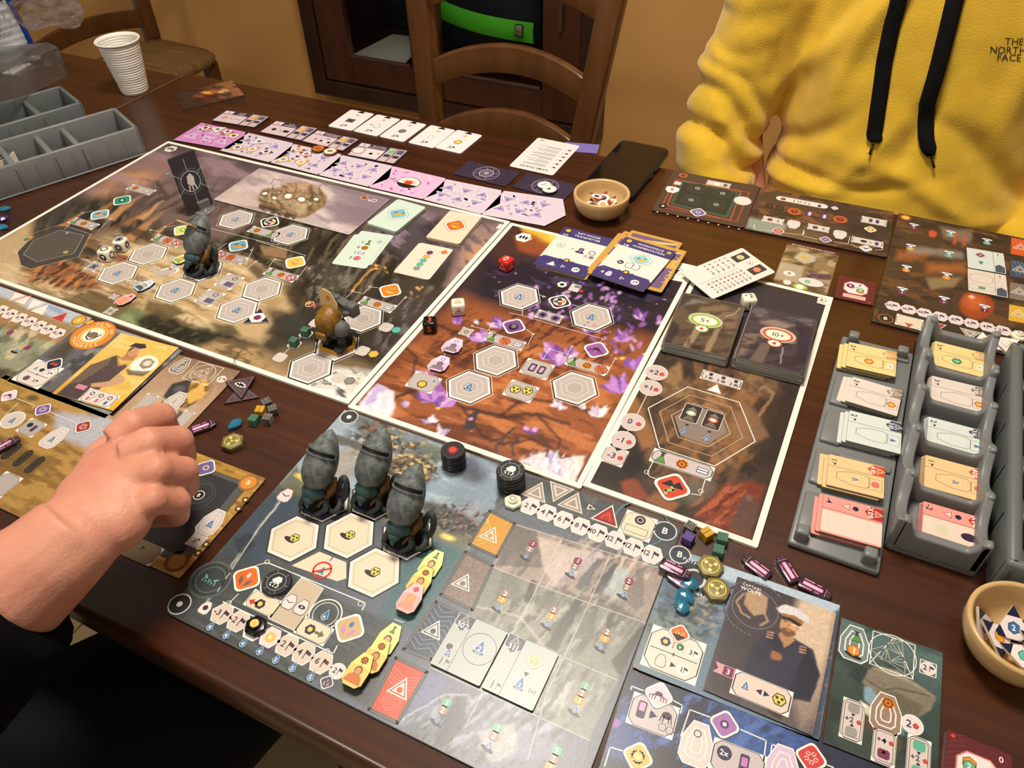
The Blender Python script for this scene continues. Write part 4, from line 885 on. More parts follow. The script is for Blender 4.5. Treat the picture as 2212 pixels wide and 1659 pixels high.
A.poly([(1640,860),(1720,840),(1700,1000),(1640,1010),(1620,930)],(44,36,34),.85,22).poly([(1600,885),(1625,880),(1640,900),(1660,940),(1630,960),(1580,940),(1578,905)],(134,100,74),.75,10).line([(1640,900),(1660,870),(1670,850),(1655,835),(1640,840)],6,(150,116,84),.8,3)
A.poly([(1360,985),(1392,975),(1385,1010),(1360,1035),(1345,1015)],(30,26,26),.9,6)
A.poly([(1340,1040),(1370,1035),(1400,1070),(1380,1085),(1350,1070)],(136,66,42),.85,8).poly([(1390,1080),(1420,1060),(1470,1090),(1450,1110)],(150,96,60),.7,8)
A.poly([(1500,1110),(1560,1050),(1620,1040),(1650,1050),(1620,1140),(1620,1165),(1540,1140)],(128,56,36),.9,14).noise((84,34,26),22,7,-40,.5,.62,.85,5,(1580,1100,90,70)).noise((176,96,62),22,7,-40,.57,.66,.7,6,(1560,1090,80,60))
A.poly([(1600,1075),(1612,1062),(1632,1075),(1640,1120),(1610,1160),(1578,1140),(1590,1100)],(84,64,56),.9,6).blob(1618,1074,9,8,(116,92,80),.9,.4)
A.poly([(1440,1040),(1540,1030),(1545,1060),(1500,1090),(1440,1070)],(112,104,90),.6,20)
A.build('printed_artwork',o);I.base=2
x,y=I.loc((1513,917))
for r,w,c in ((51.5,.9,WH),(40,.8,(180,156,130)),(28.5,.8,(186,168,150))): I.ringmm(hexpts(x,y,r),w,c,2)
I.mmp(hexpts(x,y,25),(132,118,110),1)
for p,c in (((1493,893),(150,170,130)),((1540,908),(190,80,60))):
    I.rrect(p,17,24,2,WH,3);I.rrect(p,16,23,1.6,(52,46,46),4);a,b=I.loc(p);I.ell((a,b),5,3.6,c,5,14,0,'mm');I.ell((a,b),3.2,2.2,(226,220,206),6,14,0,'mm');I.mmp([(a-6,b-10),(a+6,b-10),(a+2,b-4),(a-2,b-4)],(110,98,86),5);I.mmp([(a-5,b+4),(a,b+9),(a+5,b+4)],(120,116,112),5)
drop(I,(1475,932),5.2,'1',3);drop(I,(1526,947),5.2,'2',3)
for p in ((1484,918),(1532,933)): a,b=I.loc(p);I.mmp([(a-2.2,b+1),(a+2.2,b+1),(a,b-1.6)],BK,3)
for p,t in (((1418,805),'+2'),((1405,838),'+1'),((1367,912),'0'),((1346,951),'-1')):
    I.circ(p,11.5,WH,2,28);I.circ(p,11,(196,182,178),3,28);a,b=I.loc(p);I.text((a-2.5,b),t,6.4,(58,44,78),4,mode='mm');redgem(I,a+5.8,b,5.5,4)
a,b=slot(I,(1327,985),21,21,2,(196,182,178));I.text((a-2.5,b),'-3',6.4,(58,44,78),5,mode='mm');redgem(I,a+5.8,b,5.5,5)
I.line([(1410,822),(1408,828)],.6,WH,1);I.line([(1398,852),(1376,896)],.6,WH,1);I.line([(1358,928),(1354,936)],.6,WH,1);a,b=I.loc((1335,970));I.mmp([(a-4,b+1),(a+4,b+1),(a,b-3)],BK,6)
a,b=slot(I,(1558,820),40,14,2,(202,190,184))
for k in (-1,0,1): I.text((a+k*12.5-2.5,b-2.5),str(k+2),4,NV,5,mode='mm');I.rrect((a+k*12.5+2.5,b-2.6),4,3,.4,(90,86,92),5,mode='mm');I.rrect((a+k*12.5+1.5,b+3),3.5,4.5,.5,(60,58,66),5,mode='mm')
a,b=I.loc((1545,840));I.mmp([(a-7,b-5),(a+7,b-5),(a,b+7)],WH,3)
strip(I,(1473,1003),56,17,'fgb',2,fill=(192,178,180));diamond(I,(1452,1052),27,(196,70,44),4,'mount',(140,190,110),BK)
for pts in ([(1422,975),(1398,1022),(1404,1030),(1420,1035)],[(1532,1008),(1513,1070),(1490,1066)]): I.line(pts,.7,WH,1)
for p in ((1397,1020),(1514,1061)): node(I,p,2,2.4)
I.poly([(1770,636),(1800,643),(1793,662),(1764,654)],WB,1);I.circ((1775,648),5.2,(60,50,50),2);I.circ((1775,648),4.7,(226,216,206),3);redgem(I,*I.loc((1775,648)),3.6,4)
I.build('print',None,o)
# ================================================================== cards and tiles lying on the far side of the table
CT=.0012;DK=(44,36,44)
def card_art(fr,cell=.0009,seed=1,warp=1.2,wscale=9.,inset=.0): return Art(fr,cell,seed,warp,wscale,'uv',inset)
o,I=flat('character_card','dark picture card with an orange figure, alone beside the white cup','card',[(500,174),(529,205),(397,236),(372,201)],CT,0,(40,30,28),(60,50,44),3,mode='uv')
A=card_art(I.fr,.0012,5);A.fill((58,38,30)).grad((50,40),(50,130),(150,100,70),.8).blob(45,70,26,40,(168,92,48),.9,.6).blob(55,100,16,18,(206,160,100),.9,.5).blob(40,65,16,10,(224,160,70),.9,.5,30).blob(70,60,20,26,(90,30,20),.8,.6).noise((30,22,22),20,12,40,.5,.64,.7,1);A.build('printed_artwork',o)
I.base=2;slot(I,(.5,.16),26,14);I.oring((.5,.16),5,.7,NV,5);I.text((.62,.93),'BIRD',4,(220,210,200),1)
for i,(q,nm,tint) in enumerate((([(491,237),(580,253),(552,276),(456,260)],'a small cube symbol',0),([(597,260),(687,278),(652,304),(560,285)],'a round and a square symbol',0),([(685,281),(778,301),(740,327),(652,304)],'three small hexes',0),([(779,306),(883,327),(850,355),(752,334)],'a pale round well',0))):
    o,I=flat('project_tile','lilac-grey oblong tile with %s behind the timeline' % nm,'tile',q,.0022,0,(70,58,76),(40,36,34),2,'lilac project tiles',mode='uv')
    I.poly([(.02,.04),(.60,.04),(.60,.70),(.02,.70)],(206,186,192),0);I.poly([(.24,.72),(.62,.72),(.62,.98),(.24,.98)],(52,44,60),0);I.poly([(.02,.74),(.22,.74),(.22,.96),(.02,.96)],(222,204,206),0)
    for k,c in enumerate(((214,164,84),(150,140,150))): I.poly([(.63+.18*k,.02),(.79+.18*k,.02),(.79+.18*k,.98),(.63+.18*k,.98)],(196,176,180),0);I.poly([(.65+.18*k,.62),(.77+.18*k,.62),(.77+.18*k,.92),(.65+.18*k,.92)],(c if i < 3 else (120,176,130)) if k == 0 else (90,84,96),1);I.poly([(.65+.18*k,.34),(.77+.18*k,.34),(.77+.18*k,.52),(.65+.18*k,.52)],(60,52,60),1)
    I.text((.42,.90),('LOOP','FLUX','CONTINUUM','FRACTURE')[i],3.,(214,206,214),1);I.text((.42,.79),('CHECK','STABILIZER','STABILIZER','DUPLICATOR')[i],3.,(214,206,214),1);I.text((.12,.85),'2P',3.6,(60,50,60),1)
    I.circ((.69,.84),2,(214,206,214),2,10)
    if i == 0: cube_ic(I,*I.loc((.18,.4)),8,(200,160,90),1);I.text((.42,.38),'> + <',5,NV,1)
    elif i == 1: I.circ((.2,.38),4,BK,1);I.text((.36,.38),'>',5,NV,1);I.rrect((.48,.38),10,7,1,BK,1)
    elif i == 2: I.text((.2,.36),'3',6,NV,1);[I.mmp(hexpts(*I.loc((.35+.09*k,.32)),3),BK if k != 1 else WH,1) for k in range(3)];I.oring((.44,.56),2.4,.8,BK,1)
    else: I.circ((.12,.44),11,(196,176,180),1);I.circ((.12,.44),9,(226,212,208),2);I.oring((.12,.44),10,.7,BK,2);I.poly([(.26,.10),(.60,.10),(.60,.66),(.26,.66)],(222,206,206),2);I.mmp(hexpts(*I.loc((.40,.36)),5),WH,3);I.mmp(hexpts(*I.loc((.40,.36)),3.6),BK,4);I.circ((.53,.44),2,(200,110,110),3)
    I.build('print',None,o)
WQ=[[(757,236),(808,247),(762,282),(708,272)],[(813,246),(863,259),(818,295),(763,282)],[(869,256),(922,270),(873,307),(819,295)],[(930,270),(982,282),(938,320),(882,307)],[(988,280),(1042,292),(994,332),(940,319)]]
for i,q in enumerate(WQ):
    o,I=flat('scoring_card','white scoring card with a gold star above %s' % ('a dark square','a white token with an arrow','a grey cog disc','an empty token outline','a yellow hex disc')[i],'card',q,.0006,0,(226,222,222),(200,196,190),4,'white scoring cards in a row',mode='uv',size=(.0455,.067))
    I.rrect((.5,.96),7,5,1,(52,46,58),0);I.rrect((.5,.93),12,3.4,1,(52,46,58),0)
    x,y=I.loc((.5,.78));I.mmp([(x+(5.2 if k % 2 == 0 else 2.3)*math.cos(math.pi/2+math.pi*k/5),y+(5.2 if k % 2 == 0 else 2.3)*math.sin(math.pi/2+math.pi*k/5)) for k in range(10)],(216,176,96),0)
    x,y=I.loc((.5,.46))
    if i == 0: I.rrect((x,y),14,12,.8,(60,58,72),0,mode='mm');I.oring((x,y),5,.8,(130,128,140),1,16,'mm')
    elif i == 1: I.mmp([(x+2+a*.6,y+b*.5) for a,b in worker_pts()],BK,0);I.mmp([(x+2+a*.52,y+b*.44) for a,b in worker_pts()],WH,1);I.linemm([(x-12,y+1),(x-6,y)],1.4,BK,0)
    elif i == 2: I.circ((x,y),6.2,(66,64,74),0,20,'mm');I.circ((x,y),4.8,(130,130,136),1,20,'mm');I.oring((x,y),3,.8,(66,64,74),2,16,'mm')
    elif i == 3: I.ringmm([(x+a*.55,y+b*.45) for a,b in worker_pts()],.5,(120,116,120),0)
    else: I.mmp(hexpts(x,y,7),(70,60,40),0);I.mmp(hexpts(x,y,6),(214,180,70),1);I.mmp(hexpts(x,y,3.4),(226,202,110),2)
    x,y=I.loc((.5,.17));I.text((x-1.5,y),'3',7,(52,46,60),0,align='r',mode='mm',ital=.1);flag(I,x+.6,y,8,0)
    I.build('print',None,o)
# ---- timeline tiles along the far edge of the big board
TLQ=[([(435,265),(530,285),(524,309),(490,322),(374,302)],1),([(537,287),(633,309),(624,334),(580,350),(475,325)],0),([(635,311),(737,333),(732,355),(685,377),(584,351)],0),([(739,335),(847,358),(840,386),(794,403),(688,378)],0),([(849,359),(962,385),(955,414),(912,430),(797,404)],2),([(964,387),(1083,411),(1080,440),(1037,462),(915,431)],0),([(1089,412),(1216,430),(1222,465),(1176,488),(1040,463)],0)]
TLL=['magenta timeline tile loaded with hex chits at the end of the timeline row','pale lilac timeline tile with gold-cornered chits beside the magenta one','lilac timeline tile with gold chits and two round tokens on it','empty lilac timeline tile between the chit-laden tile and the red sunburst tile','lilac timeline tile with a red sunburst emblem','empty lilac timeline tile next to the sunburst tile','empty lilac timeline tile last in the row beside the wooden bowl']
for i,(q,kd) in enumerate(TLQ):
    z=.002;P_=[PT(*p,z) for p in q];c=(sum(p[0] for p in P_)/5,sum(p[1] for p in P_)/5)
    mb=MB();mb.prism([(p[0]-c[0],p[1]-c[1]) for p in P_][::-1],-.002,0,((206,192,206),(196,134,190),(214,176,208))[kd],(52,42,42));o=mb.build('timeline_tile',INK);o.location=(c[0],c[1],TZ+z);o.matrix_world=Matrix.Translation(o.location);tag(o,TLL[i],'tile','timeline tiles along the big board')
    fr=(c[0],c[1],0.,.07,.05,z);I=Ink(fr)
    r=random.Random(i);base=[(196,178,200),(176,150,188),(216,204,214),(160,136,170)] if kd == 0 else ([(190,110,186),(212,150,206),(166,90,170)] if kd == 1 else [(206,160,200),(226,196,220),(176,110,176)])
    cx,cy=(q[0][0]+q[1][0]+q[3][0]+q[4][0])/4,(q[0][1]+q[1][1]+q[3][1]+q[4][1])/4
    ed=lambda a,b,t: (a[0]+(b[0]-a[0])*t,a[1]+(b[1]-a[1])*t)
    # cloudy panels
    for k in range(34):
        v=r.random();u=.09+.76*r.random()*(1 if v < .5 else .9);a=ed(q[0],q[1],u);b=ed(q[4],q[3],u);p=ed(a,b,.12+.76*v);I.ell(p,r.uniform(2.5,5),r.uniform(1.2,2.4),r.choice(base),0,10,r.uniform(0,3))
    if kd != 2:
        for k in range(6):
            u=(.18,.48,.78)[k % 3];v=.30 if k < 3 else .66;a=ed(q[0],q[1],u);b=ed(q[4],q[3],u);p=ed(a,b,v);x,y=I.loc(p);s=9.5;up=(k+i) % 2
            T=[(x-s,y-s*.6),(x+s,y-s*.6),(x,y+s*.8)] if up else [(x-s,y+s*.6),(x+s,y+s*.6),(x,y-s*.8)]
            I.mmp(T,(172,152,196) if kd == 0 else (214,170,214),3);I.ringmm(T if up else T[::-1],.6,(150,130,158),4);I.ringmm([(x+(a_-x)*1.25,y+(b_-y)*1.25) for a_,b_ in (T if up else T[::-1])],1.3,(232,224,228),2);I.ell((x,y-s*.1),s*.3,s*.22,(126,98,168),4,8,.4,'mm')
        a=ed(q[4],q[3],.5);x,y=I.loc((a[0]+12,a[1]-9));I.mmp(hexpts(x,y,3),(226,214,218),5);I.mmp(hexpts(x+9,y-.5,3),(226,214,218),5);I.text((x,y),'C',2.4,BK,6,mode='mm');I.text((x+9,y-.5),'U',2.4,BK,6,mode='mm')
    else:
        I.ell((cx+3,cy),17.5,14.5,(40,30,34),4,28);x,y=I.loc((cx+3,cy));I.mmp([(x+16.4*math.cos(t),y+13.4*math.sin(t)) for t in [-.35+(math.pi+.7)*k/20 for k in range(21)]],(236,226,214),5)
        for k in range(9): a=math.pi*(.06+.88*k/8);I.mmp([(x+6*math.cos(a-.15),y-1+5*math.sin(a-.15)),(x+15*math.cos(a),y-1+12*math.sin(a)),(x+6*math.cos(a+.15),y-1+5*math.sin(a+.15))],(226,120,50) if k % 2 else (176,36,28),6)
        I.ell((x,y-1),6,5,(206,60,34),7,14,0,'mm')
    I.build('print',ART if False else None,o)
# gold- and red-cornered resource chits
def chit(label,px,py,ang,c1,col,z,s=8.5,group='resource chits',name='resource_chit',tilt=None,num=''):
    x,y=PT(px,py,z+.002);fr=(float(x),float(y),ang,.02,.02,z+.002)
    mb=MB();pts=[(s*a/1000,s*b/1000) for a,b in ((-1.7,-.95),(1.7,-.95),(0.85,.5),(0,1.95),(-.85,.5))]
    pts=[(s*a/1000,s*b/1000) for a,b in ((-1.75,-1.),(1.75,-1.),(0,2.))]
    c,q=math.cos(ang),math.sin(ang);mb.prism([(a*c-b*q,a*q+b*c) for a,b in pts],-.002,0,c1,(206,196,180));o=mb.build(name,INK);o.location=(fr[0],fr[1],TZ+fr[5]);o.matrix_world=Matrix.Translation(o.location);tag(o,label,'chit',group)
    I=Ink(fr,'mm');I.mmp([(s*a,s*b) for a,b in ((-.62,-1.),(.62,-1.),(1.17,0),(.6,.98),(-.6,.98),(-1.17,0))],(228,216,216),0);cube_ic(I,0,0,s*.95,col,1,num);p=I.build('print',None,o)
    if tilt: o.rotation_euler=tilt
    return o
for k,(px,py,an,c1,cc) in enumerate(((444,276,.6,(150,60,60),(52,44,52)),(470,279,3.6,(232,226,222),(60,120,100)),(492,284,.5,(150,50,50),(90,84,96)),(505,293,3.7,(210,160,70),(70,60,64)))): chit('hex-faced chit with a dark cube symbol lying on the magenta timeline tile',px,py,an,c1,cc,.002,6.5)
for k,(px,py,an,c1,cc) in enumerate(((513,318,.5,(210,160,60),(80,76,90)),(545,322,3.6,(210,160,60),(206,150,60)),(575,327,.6,(40,40,70),(70,60,80)),(560,305,.6,(222,214,210),(60,130,110)))): chit('hex-faced chit with gold or navy corners lying on the pale timeline tile',px,py,an,c1,cc,.002,6.5)
for k,(px,py,an,c1,cc) in enumerate(((645,322,.6,(140,44,40),(206,150,60)),(662,332,3.7,(140,44,40),(120,110,116)),(612,344,.6,(210,160,60),(150,140,140)),(650,350,3.6,(210,160,60),(214,170,70)))): chit('hex-faced chit with red or gold corners lying beside the round tokens',px,py,an,c1,cc,.002,6.5)
def disc(name,label,px,py,z,r,h,col,side,group=None,cat='token',n=28,bev=.0006):
    x,y=PT(px,py,z+h);b=min(bev,h*.3);mb=MB();
    mb.lathe([(r-b,-h),(r,-h+b),(r,-b),(r-b,0)],n,col=side);mb.c[-1]=col;mb.c[-2]=side
    o=mb.build(name,INK);o.location=(float(x),float(y),TZ+z+h);o.matrix_world=Matrix.Translation(o.location)
    for p in o.data.polygons: p.use_smooth=len(p.vertices) == 4
    tag(o,label,cat,group);return o,Ink((float(x),float(y),0.,r*2,r*2,z+h),'mm')
o,I=disc('round_token','round brown token with an orange emblem on the timeline',687,320,.0042,.0105,.002,(120,62,30),(90,50,26));I.circ((0,0),8,(206,120,50),0);I.linemm([(-5,2),(5,2)],2,(100,46,20),1);I.linemm([(-5,-2.5),(5,-2.5)],2,(100,46,20),1);I.build('print',None,o)
o,I=disc('round_token','round white token with an orange rim on the timeline',713,326,.0042,.0105,.002,(200,140,70),(120,70,36));I.circ((0,0),8.4,(232,222,208),0);I.ell((0,0),4.5,3,(120,90,80),1,12,.3);I.build('print',None,o)
# ---- mandala tiles, phases card, phone
for i,(q,lb) in enumerate((([(1010,345),(1122,374),(1090,405),(983,374)],'square dark violet tile with a pale mandala, nothing on it'),([(1139,371),(1249,402),(1217,432),(1107,404)],'square dark violet mandala tile carrying two round white tokens'))):
    o,I=flat('mandala_tile',lb,'tile',q,.0018,0,(58,47,64),(40,34,46),1.5,'dark violet mandala tiles',mode='mm');w=I.fr[3]*500
    for r_,w_,c in ((19,.9,(168,150,176)),(16,.4,(140,122,150)),(11,1.6,(176,160,182)),(7.5,.8,(190,176,190)),(4,1.,(200,188,196))): I.oring((0,0),r_,w_,c,0,32)
    I.circ((0,0),2.2,(176,160,182),1)
    for k in range(8): a=math.pi/4*k+.3;I.linemm([(12*math.cos(a),12*math.sin(a)),(16*math.cos(a+.2),16*math.sin(a+.2))],.7,(168,150,176),1)
    for a,b,c_,d in ((-24,-18,-10,20),(24,14,8,-20),(-22,16,4,20),(20,-18,-6,-21)): I.linemm([(a,b),(c_,d)],.35,(110,92,130),0)
    I.build('print',None,o)
for px,py,z,t in ((1176,399,.0018,'1'),(1187,408,.0038,'4')):
    o,I=disc('round_token','round white token numbered %s on the mandala tile' % t,px,py,z,.0105,.002,(232,228,220),(60,52,56),'white round tokens');I.oring((0,0),9.6,.5,(90,80,90),0);I.text((-1,0),t,7,BK,0,rot=2.4);I.build('print',None,o)
o,I=flat('reference_card','plain violet card half hidden under the white phases card','card',[(1222,306),(1294,313),(1291,332),(1215,325)],.0006,0,(120,106,176),(90,80,130),1)
o,I=flat('reference_card','white rules summary card titled game phases','card',[(1195,380),(1100,358),(1162,297),(1252,315)],.0006,.0008,(224,216,214),(200,192,186),3.5,mode='uv')
I.text((.5,.9),'GAME PHASES',4.6,(70,60,72),0)
for k in range(6):
    y=.78-.115*k;I.rrect((.12,y),4.4,3.6,.5,(110,40,70),0);I.rrect((.20,y),3,3,.5,(226,180,190),0)
    for j in range(3 if k < 5 else 2): I.line([(.30,y+.028-.028*j),(.30+(.52,.46,.3)[(j+k) % 3],y+.028-.028*j)],.75 if j else 1.0,(110,104,108) if j else (60,52,58),0)
I.circ((.86,.06),2.6,(130,60,90),0);I.circ((.86,.06),1.6,(226,210,212),1);I.build('print',None,o)
ph=empty('smartphone',PW(1352,370));tag(ph,'black smartphone with a dark screen lying behind the wooden bowl','phone')
fr=fit([(1334,302),(1436,317),(1371,440),(1267,396)],.009);cx,cy,an,w,h,z=fr;w,h=.076,.158
mb=MB();c,s_=math.cos(an),math.sin(an);R_=[(x*c-y*s_+cx,x*s_+y*c+cy) for x,y in [(a/1000,b/1000) for a,b in rr_pts(w*1000,h*1000,11,6)]]
bd=MB().prism(R_,TZ+.0002,TZ+.009).build('case',mat('phone_case',(14,14,15),.45),ph);bevel(bd,.0022,3)
R2=[(x*c-y*s_+cx,x*s_+y*c+cy) for x,y in [(a/1000,b/1000) for a,b in rr_pts(w*1000-7,h*1000-7,8,6)]]
MB().prism(R2,TZ+.0088,TZ+.0093).build('screen',mat('phone_glass',(10,10,10),.06,.6),ph)
bx,by=.5*w*c+.02*s_,0
for t_,l_ in ((-.005,.012),(.022,.02)): MB().box((cx+(w/2)*c-t_*s_,cy+(w/2)*s_+t_*c,TZ+.005),(.003,l_,.003),an,bev=.0008).build('side_button',mat('phone_button',(40,38,36),.4),ph)
# ================================================================== wooden bowls with chits
M_bamb=mat('bamboo',(206,172,120),.32,.4,noise=((190,152,98),(18,18,130),5,.25),coat=.3)
def bowl(label,px,py,r,h,group='small wooden bowls'):
    x,y=PT(px,py);o_=MB();k=r/.037
    pr=[(0,.0),(.016*k,0),(.0175*k,.0006),(.026*k,.004),(.0325*k,.0115),(.0362*k,.0215),(r,h-.001),(r-.0008,h+.0006),(r-.0032,h+.0004),(r-.0042,h-.001),(.0325*k,.021),(.029*k,.0125),(.022*k,.0062),(.012*k,.0042),(0,.004)]
    o=o_.lathe(pr,56).build('wooden_bowl',M_bamb,None,True);o.location=(float(x),float(y),TZ);tag(o,label,'bowl',group);return o
b1=bowl('small pale wooden bowl of red-cornered chits between phone and boards',1297,462,.0362,.031);b2=bowl('small pale wooden bowl of navy-cornered chits beside the grey tray',2176,1408,.038,.033)
b1x,b1y=b1.location.x,b1.location.y;b2x,b2y=b2.location.x,b2.location.y
def bowl_chit(bx_,by_,dx,dy,z,an,c1,col,label,group,s,tl,num=''):
    o=chit(label,0,0,an,c1,col,z,s,group,num=num);
    o.location=(bx_+dx,by_+dy,TZ+z);o.rotation_euler=tl;return o
for i,(dx,dy,z,an,tl,cc) in enumerate(((-.012,-.004,.013,.4,(.15,.2,0),(92,40,72)),(.010,-.006,.0125,2.2,(-.1,-.15,0),(226,176,50)),(.0,.010,.018,0.1,(.35,.0,0),(40,36,44)),(.012,.006,.017,4.1,(.2,-.3,0),(220,170,60)),(-.008,.004,.022,3.3,(-.15,.1,0),(70,40,70)),(.006,-.010,.021,5.4,(.2,.1,0),(214,160,60)))):
    bowl_chit(b1x,b1y,dx,dy,z,an,(140,52,36),cc,'red-cornered white chit with a %s symbol in the bowl beside the phone' % ('plum','yellow','black','gold','violet','amber')[i],'red-cornered chits in the bowl',6.6,tl)
for i,(dx,dy,z,an,tl,cc) in enumerate(((-.020,.002,.016,1.2,(.25,.85,0),(60,60,80)),(-.012,-.004,.019,1.3,(.1,.45,0),(232,160,40)),(-.004,.006,.021,.2,(.3,.2,0),(62,108,158)),(.004,-.012,.018,5.6,(.0,.1,0),(90,180,160)),(.008,.008,.017,2.2,(.1,-.2,0),(62,108,158)),(.012,-.006,.024,3.2,(.1,.2,0),(92,40,90)))):
    bowl_chit(b2x,b2y,dx,dy,z,an,(24,30,58),cc,'navy-cornered white chit with a %s symbol in the bowl beside the grey tray' % ('slate','orange','blue 2','mint','plain blue','plum')[i],'navy-cornered chits in the bowl',8.2,tl,'2' if i == 2 else '')
# ================================================================== cards on the boards
def plain_card(name,label,q,z,th,col,side,r=3.2,group=None,size=None,fr=None,m=None,mode='uv'): return flat(name,label,'card',q,th,z,col,side,r,group,m,size,fr,mode)
rnd=random.Random(4)
def deck(name,label,group,q,n,th,z0,col,side,size,jit=.0006,m=None,r=3.2,rot=.01):
    """n single cards on one another; q = photo corners of the top card"""
    zt=z0+n*th;fr=fit(q,zt,size);cx,cy,an,w,h,_=fr;first=None
    for k in range(n-1):
        zk=z0+(k+1)*th;dx,dy,da=rnd.uniform(-jit,jit),rnd.uniform(-jit,jit),rnd.uniform(-rot,rot)
        if first is None: first,_i=flat(name,label,'card',None,th*.94,0,col,side,r,group,m,None,(cx,cy,an,w,h,zk));first.rotation_euler=(0,0,da);first.location=(cx+dx,cy+dy,TZ+zk)
        else: dup(first,(cx+dx,cy+dy,TZ+zk),da)
    return fr
SZ=(.0455,.068)
MINT=(196,212,200);TAN=(218,202,180)
fr=deck('recruit_card','mint-backed card within the deck under the fruit emblem card','mint deck cards',[(858,431),(922,446),(853,502),(792,480)],14,.00042,BT,MINT,(150,150,136),SZ)
o,I=plain_card('recruit_card','mint-backed card with a fruit emblem on top of its deck',None,0,.0004,MINT,(150,150,136),fr=fr);diamond(I,(.5,.55),25,(120,180,190),0,'fruit',(232,160,64),(80,130,160));I.build('print',None,o)
o,I=plain_card('recruit_card','mint card lying under the face-up mint symbol card',[(783,500),(849,509),(801,572),(728,560)],BT,.0004,MINT,(150,150,136),size=SZ)
o,I=plain_card('recruit_card','face-up mint card listing flask, cog, bar and brain symbols',[(762,507),(839,518),(793,579),(717,567)],BT+.0004,.0004,MINT,(150,150,136),size=SZ)
for k,(t,ic) in enumerate((('1','f'),('0','g'),('1','b'),('2','x'))):
    y=.78-.17*k;I.text((.38,y),t,5,(60,60,66),0);x,yy=I.loc((.56,y))
    if ic == 'f': flask(I,x,yy,8,0)
    elif ic == 'g': gear(I,x,yy,8,0)
    elif ic == 'b': bars(I,x,yy,7,0)
    else: I.circ((x,yy),4.6,(150,40,60),0,12,'mm');I.circ((x,yy),4,(214,110,124),1,12,'mm');I.linemm([(x,yy-4),(x,yy+4)],.7,(150,40,60),2)
diamond(I,(.84,.86),8,(150,190,190),0,'fruit',(226,170,90),(100,140,160));I.build('print',None,o)
fr=deck('resource_card','tan-backed card within the deck under the orange emblem card','tan deck cards',[(973,456),(1038,469),(989,526),(923,511)],14,.00042,BT,TAN,(160,146,124),SZ)
o,I=plain_card('resource_card','tan-backed card with an orange gem emblem on top of its deck',None,0,.0004,TAN,(160,146,124),fr=fr);diamond(I,(.5,.55),25,(222,100,36),0,'gem',(240,170,60),(150,40,40));I.build('print',None,o)
o,I=plain_card('resource_card','tan card lying under the face-up card of five cubes',[(908,524),(974,538),(921,606),(851,588)],BT,.0004,TAN,(160,146,124),size=SZ)
o,I=plain_card('resource_card','face-up tan card showing five coloured cubes in a column',[(911,522),(978,537),(925,607),(853,590)],BT+.0004,.0004,(222,206,190),(160,146,124),size=SZ)
for k,c in enumerate(((110,50,110),(222,166,70),(80,170,160),(80,176,150),(140,140,146))): cube_ic(I,*I.loc((.46,.76-.13*k)),7.5,c,0)
diamond(I,(.82,.86),9,(214,90,40),0,'gem',(236,150,70),(150,40,40));I.build('print',None,o)
# picture tile of the walking city
o,I=flat('capital_tile','wide picture tile of a machine-faced floating city in pink clouds','tile',[(560,363),(843,430)],.0015,BT,(180,164,166),(70,60,62),2.5,size=.097)
A=Art(I.fr,.0012,31,1.2,14,inset=.0006);A.fill((178,162,164)).grad((640,470),(780,400),(120,102,116),.8).noise((206,190,186),60,22,15,.48,.66,.8,1).noise((120,104,116),70,20,15,.54,.7,.6,2).grad((560,380),(470,440),(206,186,170),.6)
A.poly([(588,468),(600,440),(640,440),(700,480),(704,505),(640,490)],(200,190,182),.5,5)
A.poly([(556,425),(570,408),(600,405),(622,396),(660,394),(692,405),(706,425),(704,445),(680,458),(660,470),(640,472),(600,460),(566,450)],(140,114,84),1,3).poly([(600,405),(622,396),(660,394),(692,405),(680,418),(640,412),(612,416)],(176,144,110),.9,3).poly([(640,420),(668,424),(662,456),(644,466),(630,450)],(170,148,116),.9,2).poly([(602,416),(632,420),(626,452),(604,452),(594,432)],(158,134,100),.9,2).poly([(560,440),(600,452),(640,466),(636,474),(596,464),(558,450)],(60,46,36),.9,2).noise((84,68,54),14,8,30,.5,.62,.8,3,(630,430,84,42)).noise((176,158,130),12,8,20,.55,.66,.8,4,(630,430,84,42))
for x,y,rx in ((622,424,9),(652,431,9),(572,418,6),(682,430,6),(592,428,5)): A.blob(x,y,rx*1.5,rx*1.1,(84,64,48),.9,.4).blob(x,y,rx,rx*.62,(240,234,216),1,.25)
for pts in ([(590,402),(586,440),(600,456)],[(640,396),(638,416)],[(672,400),(676,440),(664,466)],[(612,400),(606,418)],[(560,430),(584,440)],[(690,408),(700,440)]): A.line(pts,2.5,(78,58,42),.8,1.5)
A.poly([(628,436),(640,430),(636,455),(626,452)],(158,138,110),.9,2).blob(612,450,12,4,(96,76,60),.9,.4,12)
for k in range(9): A.line([(572+k*8,456+k*2),(565+k*8,474+k*2)],2,(226,222,206) if k % 2 else (40,34,30),.9,1)
A.line([(585,398),(592,388),(610,390)],1.5,(70,60,56),.9,1).line([(690,405),(698,396),(706,400)],1.5,(70,60,56),.9,1)
A.build('printed_artwork',o);I.base=2;I.circ((787,427),5,WH,0);I.circ((787,427),4.4,(150,70,40),1);I.poly([(796,430),(801,433),(796,435)],WH,0);I.oring((808,433),4,1,WH,0,16);I.build('print',None,o)
